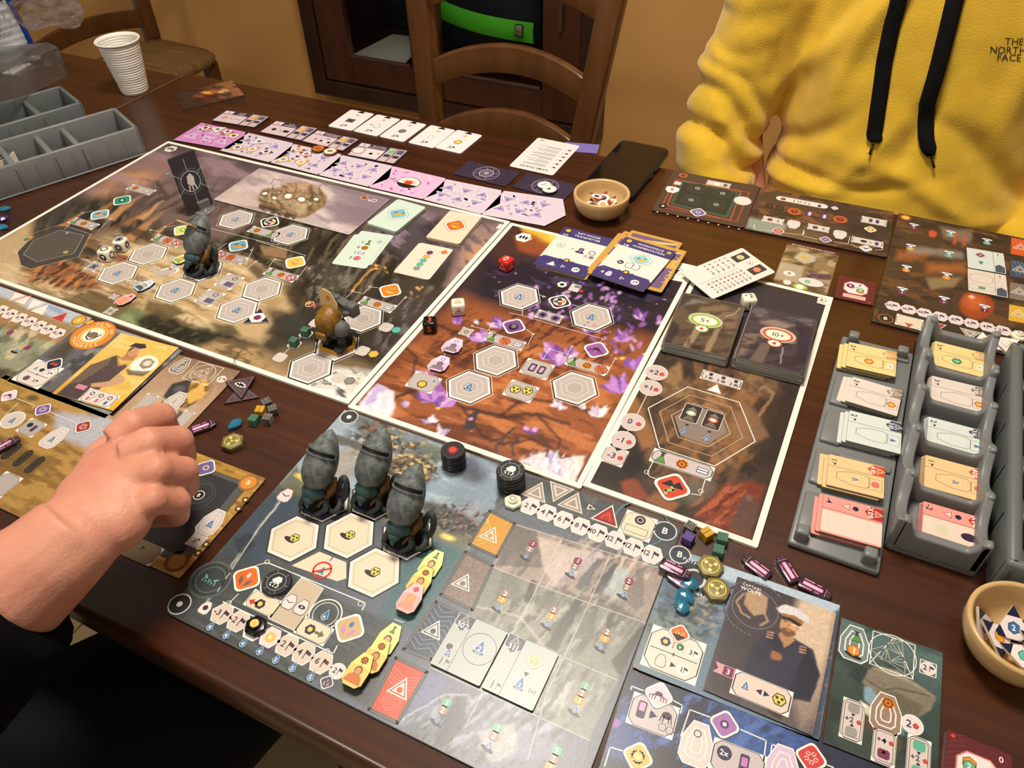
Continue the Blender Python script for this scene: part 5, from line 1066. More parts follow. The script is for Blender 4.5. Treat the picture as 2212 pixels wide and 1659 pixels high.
# standing octopus tile in a clear foot
st=empty('standing_tile',PW(424,455,BT));tag(st,'upright dark tile with a pale squid crest standing on the big board','tile')
ztop=.072;b0,b1_=PW(407,463,BT+.004),PW(461,440,BT+.004)
up=Vector((-.013,.008,.071));u=(b1_-b0);
Q=[b0,b1_,b1_+up,b0+up];nrm=u.cross(up).normalized()*.0018
M_tile=mat('tile_core',(46,40,44),.5)
MB().add([tuple(p) for p in Q]+[tuple(p-nrm) for p in Q],[(0,1,2,3),(7,6,5,4),(0,4,5,1),(1,5,6,2),(2,6,7,3),(3,7,4,0)]).build('tile',M_tile,st)
tb=MB();ux,uy=u/u.length,up/up.length
def tq(a,b,l=1): return tuple(b0+u*a+up*b+nrm*.04*l)
def tline(p,q,w,c,l=1):
    p,q=Vector(p),Vector(q);d=Vector(((q-p).x*u.length,(q-p).y*up.length)).normalized();n=Vector((-d.y/u.length,d.x/up.length))*w/2
    tb.add([tq(*(p-n),l),tq(*(q-n),l),tq(*(q+n),l),tq(*(p+n),l)],[(0,1,2,3)],c)
kx=u.length/up.length
def tcirc(cx_,cy_,r,w,c,l=1,n=28):
    P1=[tq(cx_+r/u.length*math.cos(t),cy_+r/up.length*math.sin(t),l) for t in [2*math.pi*i/n for i in range(n)]];P2=[tq(cx_+(r-w)/u.length*math.cos(t),cy_+(r-w)/up.length*math.sin(t),l) for t in [2*math.pi*i/n for i in range(n)]]
    tb.add(P1+P2,[(i,(i+1) % n,n+(i+1) % n,n+i) for i in range(n)],c)
TC=(140,160,164)
tcirc(.5,.52,.0135,.0011,TC);tcirc(.5,.52,.0165,.0005,(110,124,130))
for k in range(6): a=math.pi/3*k+.5;tline((.5+.0135/u.length*math.cos(a),.52+.0135/up.length*math.sin(a)),(.5+.0235/u.length*math.cos(a),.52+.029/up.length*math.sin(a)),.0008,TC)
tb.add([tq(a,b,2) for a,b in ((.36,.50),(.42,.62),(.56,.66),(.66,.58),(.62,.46),(.50,.42))],[(0,1,2,3,4,5)],(196,184,184));
for k in (-1,0,1): tline((.5+k*.1,.46),(.5+k*.14,.36),.0018,(196,184,184),2)
tb.build('print',INK,st)
cf=b0.lerp(b1_,.62);MB().lathe([(.014,0),(.0145,.0015),(.012,.0025),(.004,.003),(.004,.004),(0,.004)],24,(cf.x,cf.y,TZ+BT)).build('foot',mat('clear_plastic',(235,238,238),.08,.5,trans=.85,ior=1.35),st,True)
MB().box((cf.x,cf.y+.001,TZ+BT+.008),(.016,.008,.012),math.atan2(u.y,u.x)).build('clip',mat('clear_plastic',(235,238,238)),st)
# project cards in sleeves
GD=(206,164,84);NVY=(66,60,112)
def project(I,num,t1,t2,w):
    I.poly([(.0,.79),(1,.79),(1,1),(.0,1)],NVY,0);I.poly([(0,0),(1,0),(1,.20),(.93,.26),(.07,.26),(0,.20)],NVY,0);I.text((.55,.93),t1,3.4,(226,222,226),1);I.text((.55,.86),t2,3.4,(226,222,226),1)
    I.mmp(hexpts(*I.loc((.12,.93)),4.4),BK,1);I.mmp(hexpts(*I.loc((.12,.93)),3.6),(232,180,70),2);I.text((.13,.82),num,3.4,(236,232,226),1)
    x,y=I.loc((.5,.26));I.mmp([(x+(3.6 if k % 2 == 0 else 1.8)*math.cos(math.pi/2+math.pi*k/5),y+(3.6 if k % 2 == 0 else 1.8)*math.sin(math.pi/2+math.pi*k/5)) for k in range(10)],(236,180,90),3);I.mmp(hexpts(x,y,4.6),(60,44,60),2)
    for sx in (-1,1): I.oring((x+sx*8,y-.4),1.8,.7,BK,2,10,'mm')
    x,y=I.loc((.76,.12));I.circ((x,y),5,(222,216,218),1,18,'mm');I.text((x-.4,y),'1',4.4,(60,46,66),2,align='r',mode='mm');flag(I,x+.6,y,4.6,2);x,y=I.loc((.52,.12));I.mmp([(x-2.4,y+3),(x+3,y),(x-2.4,y-3)],WH,1);I.mmp([(x-1.6,y+1.9),(x+1.8,y),(x-1.6,y-1.9)],NVY,2)
PSZ=(.0665,.0915)
for k,(q,c,c2) in enumerate((([(1352,499),(1462,526),(1395,612),(1275,580)],GD,(150,110,60)),([(1372,499),(1472,526),(1415,604),(1300,580)],GD,(110,80,110)),([(1340,503),(1450,530),(1375,618),(1265,586)],GD,(150,110,60)),([(1385,515),(1483,537),(1418,632),(1305,606)],(196,150,70),(104,76,130)),([(1345,510),(1452,536),(1372,625),(1270,592)],GD,(104,76,130)))):
    o,I=plain_card('project_card','gold-backed sleeved card in the untidy stack under the white project card',q,BT+.0016*k,.0015,(196,152,74),(120,100,70),2.5,'gold project cards',PSZ,m=SLEEVE)
    I.poly([(.06,.06),(.94,.06),(.94,.94),(.06,.94)],(112,88,128),0);I.poly([(.06,.3),(.94,.55),(.94,.75),(.06,.5)],(206,164,84),1);I.poly([(.06,.7),(.94,.9),(.94,.94),(.06,.80)],(226,186,104),1)
    for j in range(4): I.line([(.9,.2+.16*j),(.98,.26+.16*j),(.9,.32+.16*j)],1.,(236,200,120),2)
    I.build('print',SLEEVE,o)
o,I=plain_card('project_card','white and indigo project card numbered 318 on top of the gold stack',[(1358,514),(1461,540),(1377,629),(1281,595)],BT+.008,.0015,(222,216,208),(120,100,70),2.5,None,PSZ,m=SLEEVE);project(I,'318','WORKFORCE','AUGMENTATION',1)
diamond(I,(.56,.61),22,(150,196,200),0,'fruit',(236,176,80),(90,150,160));x,y=I.loc((.52,.42));I.rrect((x,y),17,11,3,BK,0,mode='mm');I.rrect((x,y),15.6,9.6,2.4,WH,1,mode='mm');I.linemm([(x,y-1),(x,y+4)],1.4,RED,2);I.circ((x,y-3.4),.9,RED,2,8,'mm');I.circ((x-16,y+1),4,(52,44,66),0,16,'mm');I.text((x-16,y+1),'2x',3,WH,1,mode='mm');I.text((.14,.13),'4',5,WH,1);I.mmp([(I.loc((.26,.13))[0]+a*.42,I.loc((.26,.13))[1]+b*.4) for a,b in worker_pts()],(196,186,214),1);rad(I,*I.loc((.9,.93)),6,1);I.build('print',SLEEVE,o)
for k in range(2):
    o,I=plain_card('project_card','white and indigo project card numbered 317 lying clear of the stack' if k else 'sleeved card lying under project card 317',[(1226,491),(1326,511),(1253,604),(1153,572)] if k else [(1229,494),(1328,516),(1258,607),(1158,576)],BT+.0016*k,.0015,(222,216,208) if k else (196,160,90),(120,100,70),2.5,None,PSZ,m=SLEEVE)
    if k:
        project(I,'317','RIFT POWER','TRANSMITTER',1);x,y=I.loc((.2,.56));I.mmp(hexpts(x,y,6),(120,110,120),0);I.mmp(hexpts(x,y,5.4),(228,220,214),1);I.text((x,y),'U',4,BK,2,mode='mm');I.text((.44,.55),'>',4,NV,0);x,y=I.loc((.6,.55));I.ell((x,y-4),6,2,BK,0,14,0,'mm');I.rrect((x,y),6,11,1,(60,44,66),1,mode='mm');I.rrect((x,y),3.4,8,.8,(150,106,156),2,mode='mm');I.oring((.82,.56),4.4,1,(70,44,70),0,16);I.circ((.86,.46),3.4,(130,120,130),0,12);I.poly([(.7,.44),(.8,.44),(.75,.5)],(190,150,150),0)
        x,y=I.loc((.3,.12));I.mmp([(x-6,y-4),(x+6,y-4),(x,y+5)],(226,206,190),1);I.circ((x+5,y-3),1.8,(80,130,70),2,10,'mm')
        I.build('print',SLEEVE,o)
# decks on the cavern board, every sleeved card on its own
CSZ=(.0665,.0915)
for (q,n,lab,badge,c1,tt,col) in (([(1478,632),(1607,658),(1568,772),(1433,742)],20,'sleeved grey card in the deck topped by the green badge','5+',(150,176,70),'sleeved cavern card with a green 5+ badge on top of its deck',(96,84,74)),([(1631,663),(1770,692),(1733,803),(1580,771)],22,'sleeved grey card in the deck topped by the red badge','10+',(196,90,64),'sleeved cavern card with a red 10+ badge on top of its deck',(70,62,70))):
    th=.00066;fr=deck('exploration_card',lab,'sleeved deck cards '+badge,q,n,th,BT,(120,118,112),(166,168,160),CSZ,.0013,SLEEVE,2.5,.016)
    fr=fr[:5]+(BT+n*th,);o,I=plain_card('exploration_card',tt,None,0,.0006,col,(150,152,146),2.5,fr=fr,m=SLEEVE)
    A=card_art(fr,.0009,8 if badge == '5+' else 9,1.,inset=.0012)
    if badge == '5+':
        A.fill((92,78,64)).poly([(20,137),(0,90),(0,137)],(62,58,62),1,4).poly([(30,120),(70,130),(100,110),(100,60),(60,60),(40,80)],(122,100,80),.9,12).poly([(5,100),(20,130),(45,125),(20,110)],(120,116,118),.8,4).noise((60,52,46),24,12,30,.5,.64,.7,1).poly([(30,0),(40,60),(50,60),(42,0)],(156,132,108),.8,3).poly([(62,0),(70,66),(78,64),(72,0)],(150,128,104),.8,3).poly([(0,0),(10,0),(14,50),(0,60)],(52,48,50),.9,3).line([(80,100),(90,110),(97,130)],1.5,(190,176,160),.7).noise((44,40,40),12,40,0,.55,.66,.7,2,(50,20,60,40))
    else:
        A.fill((70,62,68)).poly([(0,137),(100,137),(100,110),(60,118),(0,120)],(92,88,96),1,5).poly([(10,118),(70,112),(60,92),(20,98)],(146,126,120),.8,10).poly([(70,125),(100,115),(100,20),(84,40),(80,90)],(50,46,60),.95,4).poly([(0,60),(24,72),(10,10),(0,0)],(126,110,96),.8,8).noise((46,40,46),26,12,20,.5,.64,.7,1).poly([(20,0),(30,50),(44,50),(40,0)],(112,96,86),.8,3).line([(62,50),(66,10)],1.5,(196,186,180),.7).line([(74,110),(88,92)],4,(44,40,54),.9)
    A.build('printed_artwork',o,SLEEVE);I.base=2
    x,y=I.loc((.5,.56));I.mmp([(x-19,y-7),(x,y+16),(x+20,y-5),(x+16,y-10),(x-14,y-11)],(120,112,96),0);I.ell((x,y),19,13,tuple(int(v*.6) for v in c1),1,28,0,'mm');I.ell((x,y),18,12,(190,180,164),2,28,0,'mm');I.ell((x,y-.6),15.4,10,c1,3,28,0,'mm');I.ell((x,y-.6),12.6,7.6,(222,220,196),4,28,0,'mm');I.text((x,y-.6),badge,6.6,(62,62,76),5,mode='mm',bold=False)
    I.ell((x-1,y-15),7.6,6.2,tuple(int(v*.8) for v in c1),2,18,0,'mm');I.ell((x-1,y-15),6.2,5,(226,216,204),3,18,0,'mm');redgem(I,x-1,y-15,4,4)
    I.build('print',SLEEVE,o)
zt5=BT+20*.00066
o,I=plain_card('summary_card','sleeved white odds table card propped on the green-badged deck',[(1603,546),(1672,597),(1541,648),(1468,592)],BT+.004,.0008,(222,214,206),(150,146,140),2.5,None,None,m=SLEEVE)
I.line([(.5,.06),(.5,.66)],.4,(120,112,110),0)
for side in (0,1):
    u0=.22 if side == 0 else .72;n=5 if side == 0 else 9
    I.rrect((u0+.02,.84),13,20,1,(70,62,56),0);I.circ((u0+.02,.84),4.5,(190,190,140) if side == 0 else (206,130,110),1)
    for k in range(n):
        v=.66-.068*k*(1.2 if side == 0 else .95);I.text((u0-.13,v),str((5 if side == 0 else 10)+k),3.2,(60,52,60),0);redgem(I,*I.loc((u0-.02,v)),3,0);I.text((u0+.07,v),'=',3,(60,52,60),0);I.text((u0+.16,v),'%dx' % ((3,3,4,4,4)[k] if side == 0 else (3,2,3,3,2,2,2,2,1)[k]),3.2,(60,52,60),0)
I.circ((.5,.86),3.6,(150,120,110),0);I.circ((.5,.86),3.1,(226,216,206),1);redgem(I,*I.loc((.5,.86)),2.4,2);pr=I.build('print',SLEEVE,o)
o.rotation_euler=(.05,-.02,0);o.location.z+=.004
# ================================================================== grey plastic card tray with ten card piles
M_gray=mat('grey_plastic',(116,118,118),.36,.45);M_gray2=mat('grey_plastic_dark',(98,103,103),.38,.45)
tr=empty('card_tray',PW(1950,1000));tag(tr,'grey moulded plastic card tray holding ten tile piles','tray')
zl=.010;a0=PW(1812,716,zl);a1=PW(1718,1168,zl)
XL0=(a0.x+a1.x)/2;Y0,Y1=a1.y,a0.y
xb=(PW(1972,760,.02).x+PW(1925,1215,.02).x)/2;xr_=(PW(2150,735,.04).x+PW(2168,1205,.04).x)/2
yb0=PW(2000,1175,.042).y-.002;TRX=xr_-xb
def bx3(mb,x0_,x1_,y0_,y1_,z0_,z1_,b=.002): return mb.box(((x0_+x1_)/2,(y0_+y1_)/2,TZ+(z0_+z1_)/2),(x1_-x0_,y1_-y0_,z1_-z0_),bev=b)
bx3(MB(),XL0,xb,Y0,Y1,.0002,.0065,.002).build('ledge',M_gray,tr,True)
pit=(Y1-Y0-.02)/5
for k in range(5):
    y_=Y0+.012+pit*k;bx3(MB(),XL0+.003,XL0+.021,y_+.003,y_+pit-.008,.005,.0105,.002).build('step',M_gray,tr,True);bx3(MB(),XL0+.022,xb-.004,y_+pit-.012,y_+pit-.004,.005,.0095,.0015).build('rib',M_gray,tr,True)
for x_,y_ in ((XL0+.008,Y0+.008),(xb-.010,Y0+.008),(XL0+.010,Y1-.008),(xb-.012,Y1-.012)): bx3(MB(),x_-.005,x_+.005,y_-.005,y_+.005,.005,.0185,.0018).build('peg',M_gray,tr,True)
zw=.040;YD=[PW(2071,1167,.028).y,PW(2071,1072,.028).y,PW(2071,970,.028).y,PW(2084,880,.028).y,PW(2084,805,.028).y,PW(2084,725,.028).y];ys0,ys1=YD[0]-.008,YD[5]+.004;print('YD',YD,Y0,Y1)
bx3(MB(),xb,xr_,ys0,ys1,.0002,.010,.002).build('trough',M_gray,tr,True)
for k in range(6):
    y_=YD[k]-(.008 if k == 0 else .003);mb=MB();t_=.006 if 0 < k < 5 else .008
    # divider with a dip in the middle
    n_=20;pr_=[]
    for i in range(n_+1):
        u_=i/n_;d_=1/(1+math.exp(-(abs(u_-.5)-.36)*60));pr_.append((xb+.004+(xr_-xb-.004)*u_,.026+(zw-.026)*d_))
    pts=pr_+[(xr_,.002),(xb+.004,.002)];kk=len(mb.v);m_=len(pts)
    yy0,yy1=(y_,y_+t_)
    mb.v+=[(x_,yy0,TZ+z_) for x_,z_ in pts]+[(x_,yy1,TZ+z_) for x_,z_ in pts];mb.f+=[list(range(m_)),[2*m_-1-i for i in range(m_)]]+[[(i+1) % m_,i,m_+i,m_+(i+1) % m_] for i in range(m_)];mb.c+=[None]*(m_+2)
    q=mb.build('divider',M_gray,tr);bevel(q,.0022,3)
def wave(x_,w_,nm):
    mb=MB();n_=60;P_=[]
    for i in range(n_+1):
        u_=i/n_;P_.append((ys0+(ys1-ys0)*u_,zw-.014*(math.sin(u_*5*math.pi)**2)**.6))
    pts=P_+[(ys1,.002),(ys0,.002)];m_=len(pts)
    mb.v+=[(x_,y_,TZ+z_) for y_,z_ in pts]+[(x_+w_,y_,TZ+z_) for y_,z_ in pts];mb.f+=[[m_-1-i for i in range(m_)],[m_+i for i in range(m_)]]+[[i,(i+1) % m_,m_+(i+1) % m_,m_+i] for i in range(m_)];mb.c+=[None]*(m_+2)
    q=mb.build(nm,M_gray,tr);bevel(q,.002,3)
wave(xr_-.008,.008,'side_wall');wave(xb,.009,'side_wall')
TILE={'y': ((226,202,140),(196,150,70)),'g': ((214,202,192),(134,116,100)),'b': ((204,212,208),(62,74,96)),'o': ((226,190,140),(196,72,36)),'r': ((226,150,140),(176,44,36))}
def tray_tile(label,q,z,key,num,group,face=True,kind=''):
    c,c2=TILE[key];o,I=flat('building_tile',label,'tile',q,.0022,z,c,tuple(int(v*.62) for v in c),1.2,group,mode='uv')
    if not face: return o
    I.poly([(.0,.70),(.30,.70),(.36,.80),(.36,1),(0,1)][::1] if False else [(.02,1),(.34,1),(.34,.80),(.17,.70),(.02,.80)],c2,0);I.text((.18,.80),num,4.2,(240,232,224),1,rot=0);triangle(I,(.18,.92),4.6,True,c2,1,(236,226,214),(220,190,170))
    I.line([(.36,.0),(.36,1)],.4,(120,96,80),0)
    return o,I
IMG=lambda tl,tr_,br,bl: [tr_,br,bl,tl]     # print is turned a quarter
LT=[('y','115',[(1833,739),(1938,761),(1934,815),(1828,789)],'pale yellow'),('g','204',[(1841,810),(1950,848),(1937,897),(1828,868)],'pale grey'),('b','310',[(1835,886),(1949,914),(1945,981),(1828,951)],'pale blue'),('o','410',[(1791,980),(1911,1010),(1909,1077),(1785,1047)],'pale orange'),('r','X09',[(1780,1067),(1908,1101),(1903,1184),(1771,1147)],'pink')]
RT=[('y','107',[(2020,737),(2133,764),(2130,818),(2013,786)],'pale yellow'),('g','210',[(2014,812),(2134,840),(2133,900),(2008,870)],'pale grey'),('b','316',[(2008,901),(2130,932),(2130,990),(1998,958)],'pale blue'),('o','408',[(2004,985),(2134,1017),(2134,1085),(1990,1052)],'pale orange'),('r','X04',[(1998,1085),(2134,1121),(2134,1200),(1986,1158)],'pink')]
for side,LST in ((0,LT),(1,RT)):
    for key,num,q,cn in LST:
        z0=.0085 if side == 0 else .011;n=3 if side == 0 else 4
        for k in range(n):
            top=k == n-1;dx=0 if top else (-(n-1-k)*(10 if side == 0 else 3));dy=0 if top else (rnd.uniform(-2,5) if side == 0 else 4*(n-1-k)*.3)
            qq=[(x+dx,y+dy) for x,y in q];pl='the open ledge' if side == 0 else 'its tray slot'
            r_=tray_tile('%s building tile numbered %s topmost of its pile %s' % (cn,num,'on the tray ledge' if side == 0 else 'in a tray slot') if top else ('%s building tile lying under tile %s on the tray ledge' if side == 0 else '%s building tile under tile %s within a tray slot') % (cn,num),IMG(*qq),z0+.0023*k,key,num,'building tiles in the tray',top)
            if top:
                o,I=r_
                if key != 'r':
                    x,y=I.loc((.62,.48));W_=worker_pts(15 if key != 'y' else 15,27);I.ringmm([(x+a,y-1-b) for a,b in W_][::-1],.4,(110,96,84),0)
                    for s_k in (.66,.42): I.ringmm([(x+a*s_k,y-1-b*s_k) for a,b in W_][::-1],.5,tuple(min(255,v+14) for v in TILE[key][0]),0)
                    x,y=I.loc((.64,.85));I.rrect((x,y),13,11,.8,(120,104,90),0,mode='mm',ring=.3)
                    {'y': lambda: (I.rrect((x,y+1.5),6,5,1,WH,1,mode='mm'),I.text((x,y+1.5),'3',3,BK,2,mode='mm'),cube_ic(I,*I.loc((.62,.45)),8,ORA if side == 0 else (80,150,110),1,'1')),'g': lambda: cube_ic(I,x,y,7,ORA,1,'1'),'b': lambda: drop_mm(I,x,y,3.4,'',1),'o': lambda: (I.circ((x,y),3.4,(206,110,100),1,12,'mm'),drop_mm(I,*I.loc((.62,.5)),3.4,'2',1))}[key]()
                    I.text((.14,.10),{'y': '3','g': '3','b': '2','o': '1'}[key],4.6,(50,44,54),0);flag(I,*I.loc((.24,.10)),4,0)
                else:
                    I.rrect((.68,.5),22,46,1,(232,200,186),0);I.text((.14,.10),'-4' if side == 0 else '-2',4.6,(50,44,54),0);triangle(I,(.18,.40),4,False,(232,170,160),0,BK,WH);I.circ((.18,.55),2.4,NV,0,12)
                    if side: I.mmp(hexpts(*I.loc((.66,.3)),6),(206,200,170),1);I.ell((.66,.72),4,6,(52,40,60),1,14)
                I.build('print',None,o)
# second grey tray cut by the picture edge
t2=empty('component_tray',PW(2230,1050));tag(t2,'grey plastic tray with deep rounded wells beside the card tray','tray')
x2=(PW(2172,760,.04).x+PW(2176,1240,.04).x)/2+.002;y20=max(PW(2190,1300,.04).y,b2y+.044);y21=PW(2190,740,.04).y
bx3(MB(),x2,x2+.16,y20,y21,.0002,.006,.002).build('floor_plate',M_gray2,t2,True)
bx3(MB(),x2,x2+.011,y20,y21,.0002,.042,.004).build('side_wall',M_gray2,t2,True);bx3(MB(),x2+.149,x2+.16,y20,y21,.0002,.042,.004).build('side_wall',M_gray2,t2,True)
for k in range(6): y_=y20+(y21-y20-.008)*k/5;bx3(MB(),x2,x2+.16,y_,y_+.008,.0002,.042 if k in (0,5) else .036,.003).build('divider',M_gray2,t2,True)
# ================================================================== grey trays, lid, cup and cup package at the far corner
def hollow(parent,q,z0,z1,wall,m,cuts,name='shell'):
    """open tray: floor, four walls and cross walls at fractions of its length"""
    fr=fit(q,z1);cx,cy,an,w,h,_=fr;
    def bb(u0,u1,v0,v1,za,zb_,nm):
        lx,ly=((u0+u1)/2-.5)*w,((v0+v1)/2-.5)*h;c,s_=math.cos(an),math.sin(an)
        MB().box((cx+lx*c-ly*s_,cy+lx*s_+ly*c,TZ+(za+zb_)/2),((u1-u0)*w,(v1-v0)*h,zb_-za),an,bev=.0022).build(nm,m,parent,True)
    tw,th_=wall/w,wall/h
    bb(0,1,0,1,z0,z0+.004,'floor_plate');bb(0,1,0,th_,z0,z1,'wall');bb(0,1,1-th_,1,z0,z1,'wall');bb(0,tw,0,1,z0,z1,'wall');bb(1-tw,1,0,1,z0,z1,'wall')
    for c_ in cuts: bb(c_-tw*.7,c_+tw*.7,0,1,z0,z1-.006,'divider')
    n_=9
    for k in range(1,n_): bb(k/n_-.004,k/n_+.004,-.012,0,z0+.002,z1-.006,'rib')
    bb(-.02,1.02,-.025,-.0,z0,z0+.003,'flange')
    return fr
ta=empty('component_tray',PW(150,360));tag(ta,'grey compartment tray of wooden discs nearest the big board corner','tray')
FA=hollow(ta,[(-60,318),(240,235),(287,258),(-70,403)],.0004,.043,.006,M_gray,(.22,.45,.62))
o_,I_=None,None
tb2=empty('component_tray',PW(60,250));tag(tb2,'grey compartment tray under the smoky clear lid','tray')
FB=hollow(tb2,[(-140,262),(120,184),(175,212),(-150,324)],.0004,.052,.006,M_gray2,(.35,.7))
# discs and tiles inside the front tray
M_disc=mat('plywood_disc',(196,168,128),.6)
for k in range(6): 
    p=PW(243,263,.012);MB_=MB().lathe([(.0115,0),(.0118,.0004),(.0118,.0026),(.0115,.003)],24).build('wooden_disc',M_disc,None,True);MB_.location=(p.x+.0008*(k % 2),p.y,TZ+.006+.0034*k);tag(MB_,'pale wooden disc stacked in the grey tray','disc','stacked wooden discs')
for k,(px,py) in enumerate(((210,286),(186,290))):
    p=PW(px,py,.010);d_=MB().lathe([(.0115,0),(.0118,.0004),(.0118,.0026),(.0115,.003)],24).build('wooden_disc',M_disc,None,True);d_.location=(p.x,p.y,TZ+.006);tag(d_,'pale wooden disc lying flat in the grey tray','disc','loose wooden discs')
for k in range(7):
    p=PW(4+k*3.6,352-k*1.6,.025);t_=MB().box((0,0,0),(.0022,.018,.026),.35).build('wooden_chip',mat('chip',(222,210,196),.6));t_.location=(p.x,p.y,TZ+.018);tag(t_,'thin white chip standing in a row in the grey tray','chip','row of white chips')
# smoky lid
M_smoke=mat('smoky_clear_plastic',(120,122,120),.14,.5,trans=.35,ior=1.2,alpha=.42)
ld=empty('clear_lid',PW(50,180,.06));tag(ld,'smoky transparent plastic box lid resting tilted on the tray','lid')
fr=fit([(-160,170),(98,96),(123,104),(-130,210)],.10);
Z0,Z1=.054,.098
Qb=[PW(*p,Z0) for p in ((-200,330),(145,162),(118,130),(-190,220))];Qt=[PW(*p,Z1) for p in ((-190,240),(123,103),(100,92),(-180,118))]
MB().add([tuple(p) for p in Qb+Qt],[(0,1,5,4),(1,2,6,5),(2,3,7,6),(3,0,4,7),(4,5,6,7)]).build('shell',M_smoke,ld)
for a,b in ((Qb[0],Qb[1]),(Qb[1],Qb[2]),(Qt[0],Qt[1]),(Qt[1],Qt[2]),(Qb[1],Qt[1])): MB().tube([a,b],.0014,6).build('rim',M_smoke,ld,True)
q=PW(105,140,.075);MB().lathe([(0,.006),(.004,.005),(.007,.002),(.008,0)],16,(q.x,q.y,q.z)).build('stud',M_smoke,ld,True)
for px in (20,45,70,95): a=Qb[0].lerp(Qb[1],(px+60)/205);b=Qt[0].lerp(Qt[1],(px+60)/205);MB().tube([a,b],.0007,5).build('rib',M_smoke,ld)
for k in range(4):
    o,I=flat('name_tile','white tile lettered FRACTURES on top of the stack inside the clear lid' if k == 3 else 'white tile in the small stack inside the clear lid','tile',[(41,134),(61,138),(32,160),(7,158)],.0022,.060+.0024*k,(226,224,218),(190,188,180),1,None if k == 3 else 'white tiles inside the lid',mode='uv')
    if k == 3: I.text((.5,.5),'FRACTURES',2.6,(40,40,44),0,rot=math.pi/2);I.build('print',None,o)
o,I=flat('picture_tile','dark red picture tile lying inside the clear lid','tile',[(60,120),(86,118),(95,130),(58,134)],.002,.062,(110,60,60),(70,50,50),1,mode='uv');I.poly([(.2,.3),(.8,.3),(.9,.8),(.3,.9)],(196,180,176),0);I.build('print',None,o)
# plastic cup
cp=PW(283,203);bp=PT(282,203);cx,cy=float(bp[0]),float(bp[1])+.012
M_cup=mat('white_plastic',(236,232,224),.4,.4,sss=.0)
H_=.088;r0,r1=.0215,.0345;prof=[(0,.0015),(r0-.002,.0015),(r0-.001,0),(r0,.0006)]
for k in range(64):
    t_=.04+.90*k/63;prof.append((r0+(r1-.001-r0)*t_+.0008*math.sin(k*2*math.pi/3.2),H_*t_))
prof+=[(r1-.0005,H_*.965),(r1+.0012,H_*.97),(r1+.0018,H_*.985),(r1+.001,H_),(r1-.0008,H_*.995)]
inner=[(r-.0012,z) for r,z in prof[4:-4]][::-1]
o=MB().lathe(prof+inner+[(0,.004)],56,(cx,cy,TZ)).build('plastic_cup',M_cup,None,True);tag(o,'ribbed white disposable plastic cup standing alone','cup')
# package of cups in printed film
pk=empty('cup_package',PW(20,105));tag(pk,'tall pack of white disposable cups in blue printed film','package')
b_=PT(22,118);px_,py_=float(b_[0])-.005,float(b_[1])+.015
prof=[(.032,.0)]
for k in range(26): z_=.004+.012*k;prof+=[(.0352,z_),(.0358,z_+.004),(.0352,z_+.006),(.0340,z_+.008)]
TL_=Matrix.Rotation(-.16,3,'Y')
TP=TZ+.0065
MB().lathe(prof,40,(px_,py_,TP),M=TL_).build('cups',M_cup,pk,True)
M_film=mat('printed_film',(150,170,200),.1,.5,trans=.85,ior=1.08,alpha=.5);M_blue=mat('blue_film',(30,62,150),.25,.5)
MB().lathe([(.0385,0),(.039,.1),(.0385,.3),(.02,.34)],36,(px_,py_,TP),M=TL_).build('film',M_film,pk,True)
def onpk(a,z,r=.0405): return Vector((px_,py_,TP))+TL_ @ Vector((r*math.cos(a),r*math.sin(a),z))
MB().grid(lambda u_,v_: onpk(.25+.45*u_+.1*math.sin(9*v_),.30*v_,.0396),6,14).build('blue_stripe',M_blue,pk,True)
tb=MB();
def pktext(t,a0,z,h,bold=True):
    k=h/.69;w_=0
    for ch_ in t:
        vs,fs,adv=glyph(ch_,bold);tb.add([tuple(onpk(a0+(w_+a*k)/.0405,z+b*k,.0402)) for a,b in vs],fs,(26,26,30));w_+=adv*k
    return w_
pktext('FORNITURA',-1.25,.112,.0065);pktext('manarica',-1.75,.083,.0135)
for k,t in enumerate(('imported by','MARICART SRL','VIA ROMA 12','distributed in EU','order@maricart.it','MADE IN EU')): pktext(t,-1.15,.073-.0088*k,.0045,False)
tb.build('print',INK,pk)
def tail(u_,v_):
    a=2*math.pi*u_;c0=Vector(PY(35,25,py_-.03));c1=Vector(PY(172,30,py_-.04));c=c0.lerp(c1,v_);r=(.008+.016*math.sin(math.pi*(.15+.75*v_)))*(1+.28*math.sin(3*a+7*v_)+.16*math.sin(7*a-11*v_))*(1 if v_ < .97 else .2)
    return c+Vector((0,math.cos(a)*r,math.sin(a)*r))
MB().grid(tail,30,24,closeu=True).build('film_tail',mat('crumpled_film',(226,226,222),.12,.5,trans=.9,ior=1.12,alpha=.42,bump=(90,1.)),pk,False)
# ================================================================== blue player's boards (near side)
PT_=.0022
o,I=flat('player_board','grey-blue player board with five pale hexes and a building grid','player board',[(748,887),(1474,1138),(1240,1757),(347,1326)],PT_,0,(70,74,78),(36,34,34),5)
A=Art(I.fr,.0013,41,1.5,16,inset=.0004);A.fill((74,78,80))
